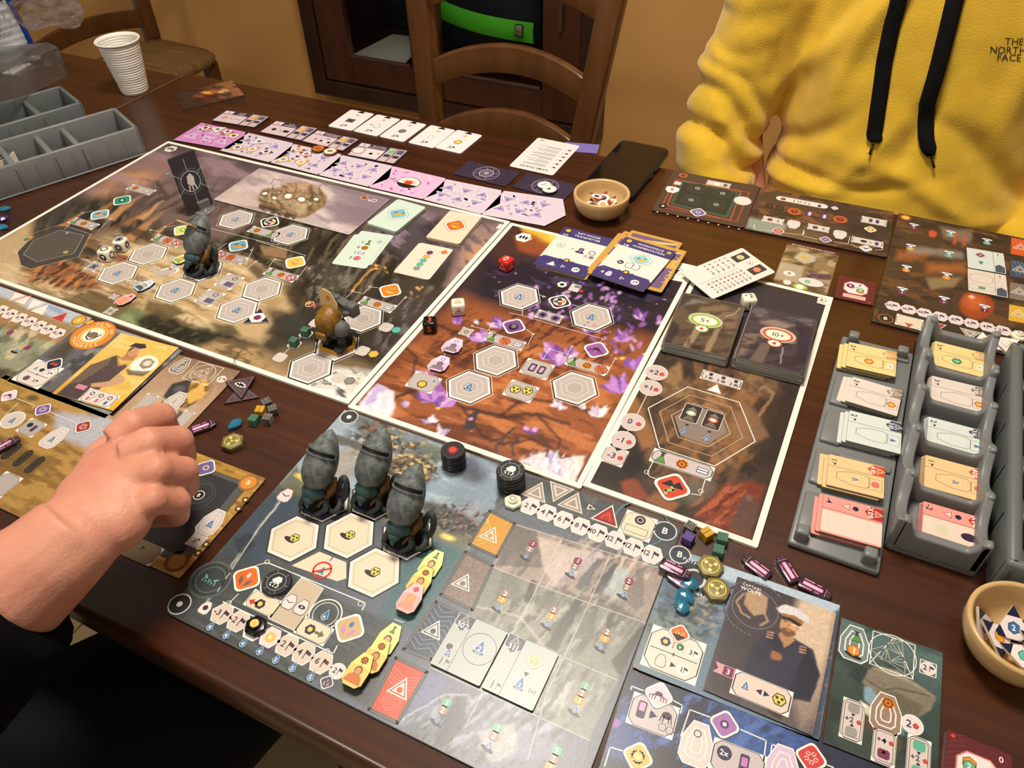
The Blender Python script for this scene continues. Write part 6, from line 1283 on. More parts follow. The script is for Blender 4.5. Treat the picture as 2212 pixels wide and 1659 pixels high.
# harbour painting along the far edge
A.poly([(735,880),(1090,1010),(1075,1090),(1010,1190),(640,1050),(570,1040)],(142,162,176),1,6).grad((900,950),(1050,1120),(112,122,140),.5)
A.noise((172,188,196),40,14,20,.5,.66,.7,1,(850,1000,300,130)).poly([(640,950),(740,900),(770,930),(700,1010),(620,1050),(590,1030)],(150,164,180),.8,20).poly([(690,1000),(760,960),(780,1000),(740,1050),(660,1060)],(158,144,130),.7,18)
A.poly([(760,890),(860,925),(930,960),(1000,990),(900,1000),(800,960),(770,930)],(92,98,94),.85,10).noise((52,48,44),10,6,20,.5,.58,.9,2,(840,950,110,60)).noise((196,172,120),9,6,30,.6,.66,.9,3,(860,970,110,60)).noise((130,90,60),9,6,30,.6,.66,.8,4,(850,940,110,50))
A.poly([(700,930),(790,960),(780,975),(700,948)],(84,82,76),.9,5).poly([(830,990),(900,985),(945,1010),(930,1040),(870,1040),(830,1015)],(110,92,66),.95,8).noise((214,190,136),9,6,20,.52,.6,.95,5,(880,1012,66,36)).noise((44,40,38),8,5,30,.52,.6,.9,6,(890,1015,80,40))
A.blob(1000,1000,70,26,(86,92,110),.9,.5,24).blob(1015,1025,50,22,(70,72,84),.8,.6,20).blob(895,945,34,12,(120,136,146),.8,.5,10).blob(930,965,34,10,(110,124,104),.7,.6,15)
A.poly([(900,1080),(960,1090),(1040,1130),(1060,1100),(1075,1110),(1020,1180),(930,1130)],(72,68,62),.9,10).noise((150,124,110),8,5,20,.54,.62,.9,7,(990,1130,80,44)).noise((34,32,32),8,5,-30,.54,.62,.9,8,(980,1120,90,44)).poly([(1010,1110),(1030,1080),(1038,1085),(1022,1118)],(150,154,160),.8,3)
# olive window band, teal deck, steel floor
A.poly([(640,1005),(660,1040),(900,1130),(1018,1160),(1008,1190),(880,1140),(630,1065),(600,1050)],(104,104,78),.9,8).blob(650,1030,20,9,(232,206,104),1,.6,20).blob(967,1160,22,9,(236,214,116),1,.6,18)
A.poly([(560,1090),(620,1060),(650,1100),(560,1230),(470,1215)],(62,76,92),.95,18).poly([(900,1150),(1000,1190),(900,1370),(820,1330),(860,1240)],(66,100,104),.95,18).blob(920,1190,50,30,(96,146,140),.6,.9,40)
A.poly([(430,1230),(500,1190),(760,1310),(870,1350),(820,1420),(640,1480),(360,1345),(355,1320)],(66,72,72),.96,14).noise((88,96,96),70,8,30,.5,.66,.7,9,(600,1380,260,120)).poly([(700,1420),(860,1380),(800,1530),(690,1480)],(74,76,74),.9,16)
A.line([(448,1300),(520,1195),(610,1075)],4,(190,190,184),.7,2).poly([(505,1165),(545,1150),(550,1180),(520,1200)],(46,52,58),.8,6)
# track strip and four grid rows
A.poly([(1090,1010),(1480,1138),(1455,1210),(1070,1090)],(70,74,76),1,3).noise((92,96,98),50,12,18,.5,.66,.6,10,(1280,1110,220,70))
A.poly([(1112,1132),(1448,1232),(1395,1345),(1185,1275),(1060,1225)],(150,136,128),1,3).noise((96,90,88),36,10,-45,.5,.64,.85,11,(1250,1230,200,80)).noise((206,186,170),30,10,-50,.56,.68,.8,12,(1250,1230,200,80)).poly([(1200,1190),(1300,1190),(1290,1230),(1180,1270)],(178,166,176),.6,14).poly([(1290,1280),(1330,1225),(1360,1230),(1340,1300)],(170,186,186),.7,8).poly([(1112,1133),(1160,1148),(1172,1226),(1068,1222)],(92,88,86),.8,4).poly([(1160,1158),(1262,1190),(1200,1262),(1176,1236)],(196,180,170),.7,4).poly([(1240,1268),(1292,1205),(1302,1208),(1262,1278)],(90,92,96),.9,3).poly([(1275,1280),(1325,1215),(1336,1219),(1300,1288)],(74,76,80),.9,3).poly([(1352,1300),(1382,1225),(1392,1228),(1390,1310),(1372,1318)],(120,112,108),.9,3).poly([(1180,1262),(1330,1306),(1390,1340),(1300,1312)],(96,88,86),.7,4)
A.poly([(1055,1225),(1395,1345),(1335,1470),(1010,1330)],(128,128,122),1,3).noise((84,84,78),30,9,-55,.5,.62,.85,13,(1200,1345,200,90)).noise((176,174,164),34,9,-50,.56,.68,.6,14,(1220,1340,200,90)).poly([(1064,1300),(1090,1232),(1120,1246),(1124,1290)],(112,112,106),.9,3).poly([(1132,1300),(1148,1250),(1160,1254),(1146,1306)],(70,70,66),.9,2).poly([(1152,1304),(1180,1280),(1204,1290),(1196,1320)],(106,106,100),.9,3).poly([(1175,1400),(1245,1290),(1262,1296),(1205,1404)],(66,66,62),.9,3).poly([(1240,1380),(1262,1318),(1290,1330),(1282,1384)],(104,104,98),.9,3).poly([(1296,1400),(1312,1332),(1326,1338),(1308,1404)],(78,78,74),.9,2).line([(1030,1310),(1120,1330),(1180,1400)],4,(176,174,166),.8,2).poly([(1320,1430),(1385,1350),(1393,1352),(1340,1462)],(72,70,66),.9,3)
A.poly([(1005,1330),(1335,1470),(1270,1600),(930,1440)],(126,128,124),1,3).noise((92,90,88),26,9,-58,.5,.62,.85,15,(1150,1480,200,90)).noise((170,172,168),30,9,-55,.56,.68,.8,16,(1150,1480,200,90))
A.poly([(925,1440),(1275,1600),(1235,1760),(850,1570),(858,1540)],(104,108,124),1,3).noise((74,74,78),30,9,-50,.5,.62,.9,17,(1050,1580,220,100)).noise((150,156,176),34,10,-40,.55,.67,.8,18,(1050,1560,220,100)).poly([(1030,1580),(1110,1560),(1120,1620),(1060,1650)],(170,172,170),.6,6).poly([(920,1450),(968,1462),(930,1540),(880,1540)],(112,116,150),.8,5).poly([(985,1510),(1010,1500),(1000,1580),(950,1620),(940,1590)],(72,72,76),.85,4).poly([(1120,1570),(1200,1600),(1190,1640),(1110,1640)],(126,120,146),.7,6).line([(860,1560),(960,1500),(1010,1500)],3,(190,192,200),.7,2)
# chained frames and the coloured sector columns
A.line([(1092,1068),(1010,1225),(925,1405),(780,1540)],9,(92,94,92),.9,3)
A.build('printed_artwork',o);I.base=2
def sector(q,c,c2,tri,pat):
    I.poly(q,c,0);u=lambda a,b: (q[0][0]*(1-a)*(1-b)+q[1][0]*a*(1-b)+q[2][0]*a*b+q[3][0]*(1-a)*b,q[0][1]*(1-a)*(1-b)+q[1][1]*a*(1-b)+q[2][1]*a*b+q[3][1]*(1-a)*b)
    r=random.Random(pat)
    for k in range(9):
        if pat == 1: a,b=r.random(),r.random();I.line([u(a,b),u(min(1,max(0,a+r.uniform(-.6,.6))),min(1,max(0,b+r.uniform(-.5,.5))))],.3,c2,1)
        elif pat == 2: x,y=I.loc(u((k % 3)*.33+.17,(k//3)*.33+.17));I.ringmm(hexpts(x,y,4.6,.5),.3,c2,1);I.linemm([(x,y),(x,y+4)],.3,c2,1);I.linemm([(x,y),(x+3.4,y-2)],.3,c2,1)
        elif pat == 3: I.line([u(0,.1*k),u(.35,.1*k+.12),u(.7,.1*k),u(1,.1*k+.12)],.35,c2,1)
        else: x,y=I.loc(u(.5,.7));I.ringmm(hexpts(x,y,2.4*(k % 5+1)*.8,.5),.35,c2,1) if k < 4 else I.line([u(.05,.06*k-.1),u(.5,.06*k),u(.95,.06*k-.1)],.35,c2,1)
    I.line(q+[q[0]],2.6,(74,76,74),2);I.line(q+[q[0]],.5,(120,122,118),3)
    x,y=I.loc(tri);rd=[(x+9.4*math.cos(math.pi/2+2*math.pi*k/3),y+9.4*math.sin(math.pi/2+2*math.pi*k/3)) for k in range(3)]
    I.mmp([(x+(a-x)*1.02,y+(b-y)*1.02) for a,b in rd],(236,228,216),3);I.mmp([(x+(a-x)*.82,y+(b-y)*.82) for a,b in rd],tuple(int(v*.75) for v in c),4);I.mmp([(x+(a-x)*.66,y+(b-y)*.66) for a,b in rd],(206,196,186),5);I.circ((x,y-.3),2.2,c,6,10,'mm')
sector([(1058,1104),(1112,1131),(1073,1203),(1014,1176)],(196,142,48),(232,200,130),(1059,1157),1)
sector([(1006,1192),(1064,1222),(1020,1318),(952,1284)],(122,106,98),(166,150,140),(1000,1260),2)
sector([(942,1300),(1006,1332),(932,1426),(872,1402)],(60,72,88),(150,166,178),(936,1363),3)
sector([(855,1421),(922,1452),(858,1562),(797,1532)],(196,72,48),(232,140,110),(864,1490),4)
# exosuit bays
for p,fill in (((634,1163),CREAM),((754,1156),CREAM),((808,1236),CREAM),((702,1082),(206,194,178)),((812,1078),(206,194,178)),((880,1160),(206,194,178))):
    x,y=I.loc(p);I.mmp(hexpts(x,y,24.4),(52,54,62),0);I.mmp(hexpts(x,y,22.6),(236,226,214),1);I.mmp(hexpts(x,y,20.4),fill,2);I.ringmm(hexpts(x,y,18.4),.3,(150,138,116),3)
    if fill == CREAM: I.ell((x-2.2,y-2.4),5.6,2.2,(48,40,48),4,14,-.15,'mm');rad(I,x+.8,y+.6,7.4,5)
# no-water plate
x,y=I.loc((694,1222));I.poly([(690,1192),(748,1215),(748,1250),(728,1256),(630,1222)],CREAM,3);I.text((716,1207),'3',4,(110,40,70),5);I.rrect((716,1211),5,5,.4,(226,206,206),4);drop(I,(696,1233),4.6,'',4);I.oring((696,1232),8,1.5,RED,9,20);x,y=I.loc((696,1232));I.linemm([(x-5.4,y-4),(x+5.4,y+4)],1.5,RED,9)
# action row
LN=(230,226,218)
I.line([(577,1215),(790,1303),(782,1318)],.9,LN,1);I.line([(482,1300),(720,1412),(728,1396)],.9,LN,1);I.line([(515,1283),(492,1306)],.7,LN,1);I.line([(552,1222),(577,1215)],.7,LN,1)
for p in ((577,1214),(779,1304),(494,1303),(706,1407)): node(I,p,2,2.2)
diamond(I,(533,1250),21,(214,104,40),3,'hands',(110,90,90),(206,196,186));diamond(I,(755,1357),21,(190,166,120),3,'hands',(196,130,176),(70,116,160))
x,y=I.loc((597,1262));I.oring((x,y),12.5,1,WH,2,28,'mm')
slot(I,(568,1303),27,15,2,CREAM);I.mmp(hexpts(*I.loc((562,1305)),4.4),(60,46,66),6);I.circ((562,1305),2,(232,190,90),7);x,y=I.loc((547,1301));I.mmp([(x-4,y),(x,y+3),(x,y+1),(x+4,y+1),(x+4,y-1),(x,y-1),(x,y-3)],RED,6)
I.poly([(651,1247),(700,1271),(640,1365),(578,1336)],(190,174,150),2);I.ring([(651,1247),(700,1271),(640,1365),(578,1336)][::-1],.5,WH,3)
for p,op in (((626,1300),0),((652,1312),1)):
    x,y=I.loc(p);I.mmp([(x+a*.62,y+b*.52) for a,b in worker_pts()],(70,50,66),4);I.mmp([(x+a*.57,y+b*.48) for a,b in worker_pts()],(222,206,204),5)
    if op: I.ell((x,y),3.2,1.7,(60,44,60),6,12,0,'mm');I.circ((x,y),.8,WH,7,8,'mm')
    else: I.linemm([(x-3,y+.6),(x,y-.8),(x+3,y+.6)],.6,(60,44,60),6)
I.oring((703,1327),13,1,WH,2,30);I.oring((703,1327),10,.5,WH,2,30);drop(I,(703,1330),6,'x',3)
slot(I,(678,1363),27,15,2,CREAM);I.mmp(hexpts(*I.loc((670,1360)),4.4),(60,46,66),6);I.circ((670,1360),2,(232,190,90),7);x,y=I.loc((690,1370));I.mmp([(x+4,y),(x,y+3),(x,y+1),(x-4,y+1),(x-4,y-1),(x,y-1),(x,y-3)],(96,104,64),6)
for p,t in (((480,1326),'-3'),((515,1342),'-2'),((550,1361),''),((620,1394),'2'),((656,1412),'4'),((694,1431),'6')):
    if t: vp(I,p,9.4,t,2,(204,190,176))
    else: I.mmp(hexpts(*I.loc(p),9.4),WH,2)
x,y=I.loc((584,1377));I.mmp(hexpts(x,y,10),(74,48,82),2);I.mmp(hexpts(x,y,9),(216,202,200),3);I.circ((x,y),4,(226,176,84),4,16,'mm');I.mmp([(x+(2.6 if k % 2 == 0 else 1.2)*math.cos(math.pi/2+math.pi*k/5),y+(2.6 if k % 2 == 0 else 1.2)*math.sin(math.pi/2+math.pi*k/5)) for k in range(10)],(246,224,170),5)
for p,t in (((455,1353),'4'),((490,1371),'4'),((526,1389),'4'),((562,1406),'4'),((597,1424),'5'),((633,1442),'5'),((672,1461),'5')): drop(I,p,5.2,t,2,num_s=.5)
I.circ((729,1450),6.2,(222,206,200),2);I.text((728,1450),'2',4,(70,46,66),3,align='r');flag(I,*I.loc((731,1450)),5,3);diamond(I,(706,1474),9,(80,74,80),2,'hands',(196,130,176),(120,150,180))
x,y=I.loc((388,1305));I.oring((x,y),9,1,(226,226,220),2,28,'mm');I.circ((x,y),8,(44,46,48),1,24,'mm');I.circ((x,y),2.4,(240,240,236),3,14,'mm')
x,y=I.loc((754,901));I.oring((x,y),9,1,(206,206,200),2,28,'mm');I.circ((x,y),8,(60,62,62),1,24,'mm');I.circ((x,y),2.4,(240,240,236),3,14,'mm')
x,y=I.loc((455,1252));I.circ((x,y),17,(58,66,66),0,30,'mm');I.oring((x,y),17,2,(88,96,96),1,30,'mm');I.oring((x,y),12,1,(98,108,108),1,30,'mm');I.linemm([(x-6,y+2),(x-2,y-1),(x+2,y-1),(x+6,y+2)],1.4,(120,176,172),2)
for k in range(5): I.linemm([(x-5+2.5*k,y),(x-6+3*k,y-3.4)],.9,(120,176,172),2)
for p,kd in (((617,1070),0),((444,1313),1)):
    x,y=I.loc(p);k_=.72 if kd == 0 else .55;I.mmp([(x+a*k_,y+b*k_*.8) for a,b in worker_pts()],(150,140,140),2);I.mmp([(x+a*k_*.92,y+b*k_*.74) for a,b in worker_pts()],(228,214,212),3)
    if kd == 0: I.linemm([(x-3.6,y+.8),(x,y-1),(x+3.6,y+.8)],.8,(60,44,60),4)
    else: I.circ((x,y),2.2,(60,44,60),4,12,'mm')
I.line([(606,1084),(560,1140),(470,1278)],.7,(214,212,204),1)
I.line([(770,1310),(690,1260),(1010,1400)][:2],.01,LN,1);I.line([(852,1338),(872,1345)],.5,LN,1)
# research strip
for p,up_ in (((1158,1065),1),((1208,1060),0),((1237,1088),1)): triangle(I,p,13.5,bool(up_),(150,138,130),1,(214,204,194),(206,194,184))
triangle(I,(1311,1117),14,True,(150,36,34),2,(232,224,214),(196,70,60));triangle(I,(1311,1117),9,True,(176,50,44),6,(120,26,26),(196,70,60));I.text((1309,1122),'SS',3.6,(110,24,24),10)
x,y=I.loc((1277,1097));I.mmp([(x-3,y+3),(x+4,y),(x-3,y-3)],WH,1);I.mmp([(x-2,y+1.8),(x+2.4,y),(x-2,y-1.8)],NV,2)
I.line([(1288,1073),(1245,1155)],.4,(120,122,122),0);I.line([(1100,1062),(1470,1190)],.3,(100,102,102),0)
x,y=slot(I,(1378,1136),27,25,2,CREAM);I.circ((x,y+6),4.6,(40,36,66),6,18,'mm');I.oring((x,y+6),3,.7,(206,196,176),7,6,'mm');I.rrect((x,y-5),19,7,1,BK,6,mode='mm',ring=.35)
I.oring((1437,1147),9.6,.9,(214,216,214),2,28);I.circ((1437,1147),8.7,(54,60,64),1,28);I.text((1437,1147),'B',6,(236,236,230),3)
I.oring((1385,1130),23,1.6,(82,116,122),0,36)
for p,t in (((1145,1094),'2'),((1181,1108),'4'),((1217,1123),'6'),((1254,1137),'8'),((1291,1151),'10'),((1329,1167),'12'),((1368,1182),'12'),((1408,1198),'12')): vp(I,p,9.6,t,2)
# cost stacks in the grid
def cost(p,cols,n_):
    x,y=I.loc(p);
    for k,(c,t) in enumerate(cols): I.rrect((x,y-k*5.6),6.6,6.2,1.4,c,4,mode='mm',ch=True);I.text((x,y-k*5.6),t,3.8,(240,236,228),5,mode='mm')
    yy=y-len(cols)*5.6-1.4;I.ell((x-.5,yy-2.6),5,1.5,(60,50,56),3,12,-.2,'mm');drop_mm(I,x,yy,3.6,n_,5)
MG,BR,OR,TG=(134,52,76),(150,122,112),(218,150,62),(104,164,132)
for p,cols,n_ in (((1151,1175),[(MG,'1'),(BR,'2')],'1'),((1248,1212),[(MG,'1'),(BR,'2')],'2'),((1359,1256),[(MG,'2'),(BR,'2')],'2'),((1092,1283),[(BR,'2'),(OR,'1')],'1'),((1197,1318),[(BR,'2'),(OR,'1')],'2'),((1312,1366),[(BR,'2'),(OR,'1')],'2'),((1264,1482),[(TG,'1'),(BR,'2'),(OR,'1')],'2'),((965,1518),[(TG,'1'),(BR,'2')],'1'),((1075,1573),[(TG,'1'),(BR,'2')],'2'),((1203,1622),[(TG,'2'),(BR,'2'),(OR,'1')],'2')): cost(p,cols,n_)
for pts in ([(1062,1224),(1185,1272),(1395,1346)],[(1010,1330),(1335,1470)],[(930,1442),(1275,1600)],[(1112,1133),(1448,1234)],[(1215,1160),(1150,1290),(1090,1400),(1010,1560)],[(1320,1195),(1260,1330),(1180,1500),(1140,1640)]): I.line(pts,.5,(196,196,188),0)
I.build('print',None,o)
# ---- path board, leader card, rescue card, workshop board
o,I=flat('path_board','slate path board with harbour art under the officer card','player board',[(1456,1184),(1818,1307),(1767,1603),(1366,1442)],PT_,0,(92,110,126),(36,36,38),5)
A=Art(I.fr,.0014,44,1.5,14,inset=.0003);A.fill((104,124,142)).poly([(1440,1180),(1570,1220),(1560,1260),(1430,1240)],(150,168,184),.8,14).poly([(1400,1330),(1480,1310),(1530,1400),(1500,1470),(1370,1440)],(110,122,110),.7,24).poly([(1430,1250),(1500,1290),(1550,1320),(1520,1360),(1440,1320)],(74,88,104),.8,12).noise((150,142,116),10,7,20,.54,.62,.9,1,(1520,1330,50,50)).noise((52,58,64),14,8,30,.5,.62,.8,2,(1480,1330,110,70)).poly([(1560,1215),(1818,1305),(1800,1340),(1560,1250)],(176,194,208),.9,8).poly([(1790,1330),(1818,1310),(1770,1600),(1745,1590)],(52,64,84),.9,8).noise((130,100,80),8,10,0,.6,.66,.9,3,(1785,1480,30,120))
A.build('printed_artwork',o);I.base=2
I.oring((1469,1198),8.6,.9,(206,212,212),1,26);I.circ((1469,1198),7.8,(54,60,66),0,24);I.text((1469,1198),'B',5.4,WH,2)
I.circ((1500,1250),16,(46,52,60),0,32);I.text((1502,1217),'PATH OF',3.2,(200,206,206),1,rot=-.1);I.text((1506,1282),'DOMINANCE',3.2,(200,206,206),1,rot=-.1);I.oring((1500,1250),9,2,(196,200,200),1,24)
x,y=slot(I,(1455,1413),40,34,1,(214,206,194));I.linemm([(x-17,y-.5),(x+17,y-.5)],.5,BK,5);I.text((x,y-.5),'+',4,BK,6,mode='mm');I.mmp(hexpts(x-8,y+7,4),(54,50,80),5);I.circ((x-8,y+7),1.8,(232,190,80),6,12,'mm');I.linemm([(x-2,y+4),(x-2,y+9)],.7,RED,5);I.circ((x+3,y+7),2.8,(62,112,62),5,14,'mm');I.text((x+3,y+7),'v',3,WH,6,mode='mm');I.circ((x+13,y+6),4.6,(232,222,212),5,18,'mm');I.text((x+12.4,y+6),'3',3.8,(70,50,66),6,align='r',mode='mm');flag(I,x+13.4,y+6,4.4,6)
I.ringmm([(x-7+a*.45,y-8.5+b*.4) for a,b in worker_pts()],.4,(90,76,80),5);I.mmp([(x,y-6.5),(x+4,y-8.5),(x,y-10.5)],NV,5);I.circ((x+9.5,y-9),4.6,(232,222,212),5,18,'mm');I.text((x+9,y-9),'1',3.8,(70,50,66),6,align='r',mode='mm');flag(I,x+10,y-9,4.4,6);diamond(I,(1468,1369),13,(214,96,44),5,'fire',(240,190,90));I.build('print',None,o)
o,I=flat('officer_card','tall card picturing a uniformed officer in a white cap','card',[(1593,1243),(1805,1326),(1758,1590),(1519,1490)],.0014,PT_,(58,52,58),(30,28,30),4,mode='uv')
A=card_art(I.fr,.0007,51,.5,8);A.fill((78,70,78)).poly([(62,140),(100,140),(100,20),(90,0),(62,60)],(206,182,156),.95,10).grad((80,90),(90,10),(96,82,84),.7).poly([(0,0),(60,0),(60,140),(0,140)],(62,54,60),.75,12)
A.poly([(12,118),(22,126),(34,122),(36,104),(26,96),(14,104)],(172,142,112),.95,2).line([(10,116),(6,104),(14,94),(22,92)],2,(172,142,112),.9).line([(34,104),(40,96),(34,88)],2,(172,142,112),.9)
# cape and coat
A.poly([(42,84),(60,90),(86,84),(96,60),(92,30),(74,26),(40,22),(30,36),(32,66)],(50,50,66),1,2).poly([(80,84),(96,60),(92,30),(72,28),(76,58)],(36,36,50),.95,2.5).poly([(38,30),(66,28),(68,0),(34,0)],(84,80,84),.9,2.5).poly([(44,22),(70,10),(72,2),(60,4),(44,18)],(58,44,36),.95,2)
A.blob(54,62,7,5.5,(150,98,62),1,.3,10).poly([(34,66),(50,66),(50,56),(36,54)],(46,46,60),.95,2).poly([(52,86),(60,74),(68,86),(62,92),(56,92)],(176,128,92),.95,1.5).poly([(46,86),(58,78),(56,66),(44,70)],(40,40,54),.95,1.5)
A.blob(60,100,9.5,13,(186,138,98),1,.16).blob(64,99,5,10,(206,164,120),.7,.6).poly([(52,92),(60,86),(68,92),(66,96),(60,93),(55,96)],(86,58,42),.85,1.2).line([(56,95.5),(64,95.5)],1.4,(110,60,50),.9,.8).blob(55.5,103,2,.9,(50,36,30),1,.4).blob(65,103,2.4,1.4,(236,226,196),1,.4).line([(60,103),(59.5,98.5)],1.2,(150,104,74),.7,1)
A.poly([(44,114),(52,122),(66,123),(77,115),(76,110),(62,112),(50,110)],(206,204,208),1,1.2).poly([(50,111),(62,113),(72,110),(71,105),(60,107),(51,106)],(150,106,62),1,1).poly([(50,107),(60,109),(71,106),(68,103),(60,105),(53,104)],(34,30,36),1,.8)
for y in (84,81,78): A.line([(42,y),(47,y+.8)],1.2,(206,150,110),.9,.6).line([(74,y-2),(79,y-1.2)],1.2,(206,150,110),.9,.6)
A.blob(51,18,4,4,(190,160,110),.9,.4).blob(52,10,3,3,(170,140,100),.9,.4)
A.build('printed_artwork',o);I.base=2
for r_,w_ in ((23,.8),(17,.5)): x,y=I.loc((.25,.78));I.ringmm([(x+r_*math.cos(t),y+r_*math.sin(t)) for t in [math.pi*.12+2*math.pi*k/40 for k in range(40)] if True],w_,(128,122,126),0) if r_ == 17 else I.linemm([(x+r_*math.cos(t),y+r_*math.sin(t)) for t in [.9+3.9*k/30 for k in range(31)]],w_,(112,106,112),0)
I.text((.07,.955),'CAPTAIN',2.1,(222,216,214),1,align='l');I.text((.06,.918),'WOLFE',3.0,(230,224,220),1,align='l')
x,y=slot(I,(.5,.15),40,19,1,(214,196,186));drop_mm(I,x-11,y,4,'2',5);I.mmp([(x-4,y),(x,y+2.2),(x,y-2.2)],NV,5);I.mmp([(x+5.5,y),(x+1.5,y+2.2),(x+1.5,y-2.2)],NV,5);rad(I,x+12,y,8,5)
x,y=I.loc((.13,.20));I.mmp([(x-7,y-4),(x+7,y-4),(x+7,y+4),(x-7,y+4),(x-4,y)],(206,150,160),1);I.rrect((x+3,y),7,7,.5,(120,44,84),2,mode='mm');I.text((x+3,y),'3',4,WH,3,mode='mm');I.build('print',None,o)
o,I=flat('rescue_card','dark green card with a helmet-shaped dome and white line figure','card',[(1820,1336),(2039,1410),(2022,1698),(1775,1604)],.0014,PT_,(52,64,60),(30,34,32),4,mode='uv')
A=card_art(I.fr,.0008,61,.6,9);A.fill((54,66,60)).grad((50,60),(50,135),(88,112,112),.8).blob(75,60,30,30,(48,84,70),.7,.9).noise((36,42,40),30,20,0,.5,.68,.7,1)
A.poly([(28,76),(32,92),(44,102),(60,102),(80,96),(96,90),(92,74),(82,62),(60,56),(36,66)],(122,114,98),1,2).poly([(36,96),(60,102),(92,90),(70,94)],(160,150,134),.8,4).poly([(44,72),(60,80),(86,74),(80,62),(60,56)],(96,90,74),.9,3).line([(30,80),(48,76),(60,84),(90,88)],1.4,(70,64,52),.9)
A.poly([(30,72),(36,74),(52,58),(46,50),(32,58)],(126,156,170),.95,2).poly([(28,56),(40,52),(50,42),(40,40),(30,48)],(206,206,170),.95,2).poly([(64,50),(74,50),(72,36),(62,38)],(128,156,168),.95,2).blob(38,36,10,12,(84,66,44),.8,.6).blob(80,34,15,19,(44,54,46),.9,.3).blob(82,34,10,14,(58,72,60),.8,.5).blob(60,26,12,10,(96,74,48),.8,.6)
A.build('printed_artwork',o);I.base=2
worker_slot(I,(.16,.82),20,29,0,(112,132,130));flask(I,*I.loc((.17,.88)),7,4);x,y=I.loc((.16,.76));I.ell((x,y-4),6,1.8,BK,4,14,-.2,'mm');cube_ic(I,x,y,8,(222,140,50),5,'1')
I.ring([(.32,.70),(.74,.70),(.74,.985),(.32,.985)],.6,WH,0);I.oring((.53,.84),16,.6,WH,1,36)
for k in range(5): x,y=I.loc((.53,.84));r_=15-2.2*k;a0=.3*k+1.2;I.ringmm([(x+r_*math.cos(a0+2*math.pi*j/3),y+r_*math.sin(a0+2*math.pi*j/3)) for j in range(3)],.4,(190,186,172),1)
I.line([(.32,.70),(.53,.985),(.74,.70)],.5,WH,1)
I.rrect((.87,.83),11,11,.5,WH,1,ring=.6);I.circ((.87,.83),5,(216,206,206),2,18);I.text((.865,.83),'2',4,(70,50,66),3,align='r');flag(I,*I.loc((.885,.83)),4.4,3)
worker_slot(I,(.52,.37),20,29,1,(146,122,104));gear(I,*I.loc((.53,.45)),7,5)
I.circ((.76,.36),6.6,(220,206,206),2,22);I.oring((.76,.36),7,.5,WH,3,22);I.text((.73,.36),'2',5,(66,50,70),4);redgem(I,*I.loc((.79,.36)),4,4)
for p,cs in (((.23,.23),'gg'),((.53,.13),'m'),((.83,.14),'tt')):
    x,y=slot(I,p,14.5,29 if len(cs) > 1 else 24,1,(206,192,186));I.rrect((x,y),11.4,24 if len(cs) > 1 else 20,2,(90,84,84),4,mode='mm',ring=.4);I.text((x-2,y+(0 if len(cs) > 1 else 4)),'+4' if cs == 'm' else '+2',3.6,(60,46,66),5,mode='mm');redgem(I,x+4,y+(0 if len(cs) > 1 else 4),3.2,5)
    for k,c_ in enumerate(cs): I.rrect((x,y+(8.4 if k == 0 and len(cs) > 1 else -8.4 if k else -5)),7.5,6.4,1.2,{'g': (150,144,140),'m': (120,52,84),'t': (92,170,140)}[c_],5,mode='mm',ch=True);
    for sy in (4,-4): I.mmp([(x-1.4,y+sy-.6*math.copysign(1,sy)*-1),(x+1.4,y+sy+.6*math.copysign(1,sy)),(x,y+sy-1.6*math.copysign(1,sy))],NV,5)
I.build('print',None,o)
o,I=flat('workshop_board','deep blue action board below the path board at the table edge','player board',[(1359,1447),(2034,1694)],PT_,0,(46,52,84),(30,30,36),5,size=.118)
A=Art(I.fr,.0014,71,2,20,inset=.0003);A.fill((44,46,66)).poly([(1530,1480),(1760,1600),(1660,1659),(1500,1600)],(58,86,150),.9,16).poly([(1345,1520),(1450,1600),(1400,1659),(1300,1640)],(54,76,140),.8,16).noise((34,36,48),40,18,30,.5,.64,.8,1).noise((80,112,180),34,12,-40,.57,.68,.7,2,(1500,1570,260,110)).blob(1330,1560,10,12,(170,90,180),.8,.6).poly([(1380,1620),(1440,1610),(1480,1659),(1400,1659)],(38,36,42),.9,10);A.build('printed_artwork',o);I.base=2
x,y=slot(I,(1410,1545),32,23,1,(190,180,182));I.rrect((x-8,y+1),6,12,1.4,(70,50,76),5,mode='mm');I.rrect((x-8,y+3),4,6,1,(206,160,200),6,mode='mm');I.mmp([(x-2,y+3),(x+3,y),(x-2,y-3)],NV,5);I.ell((x+9,y+3),3.4,2.6,(60,44,66),5,12,0,'mm');[I.linemm([(x+9+k*1.6,y+2),(x+9+k*2,y-2)],.7,(60,44,66),5) for k in (-2,-1,1,2)];I.ringmm(hexpts(x+8,y-5.5,3),.35,(90,80,90),5);I.ringmm(hexpts(x+13,y-6,3),.35,(90,80,90),5)
diamond(I,(1423,1502),16.5,(212,196,204),3,'spider',(96,56,104));diamond(I,(1565,1565),16.5,(160,110,170),3,'dot',(80,50,92),(226,200,226));diamond(I,(1378,1635),16.5,(206,176,80),3,'loop',(62,58,96),(240,220,140));diamond(I,(1752,1637),16.5,(196,60,60),3,'knot',(240,190,180));
worker_slot(I,(1505,1607),21,30,2);x,y=I.loc((1507,1585));I.oring((x,y),2.6,.6,(70,50,66),6,14,'mm')
for pts in ([(1363,1490),(1363,1482),(1390,1492)],[(1452,1512),(1474,1524),(1470,1540)],[(1490,1533),(1535,1550)],[(1490,1533),(1470,1592),(1476,1597)],[(1600,1576),(1655,1600),(1648,1655)],[(1318,1614),(1345,1622)],[(1318,1614),(1306,1655)],[(1668,1608),(1720,1628)],[(1668,1608),(1660,1655)],[(1785,1652),(1800,1658)]): I.line(pts,.8,WH,1)
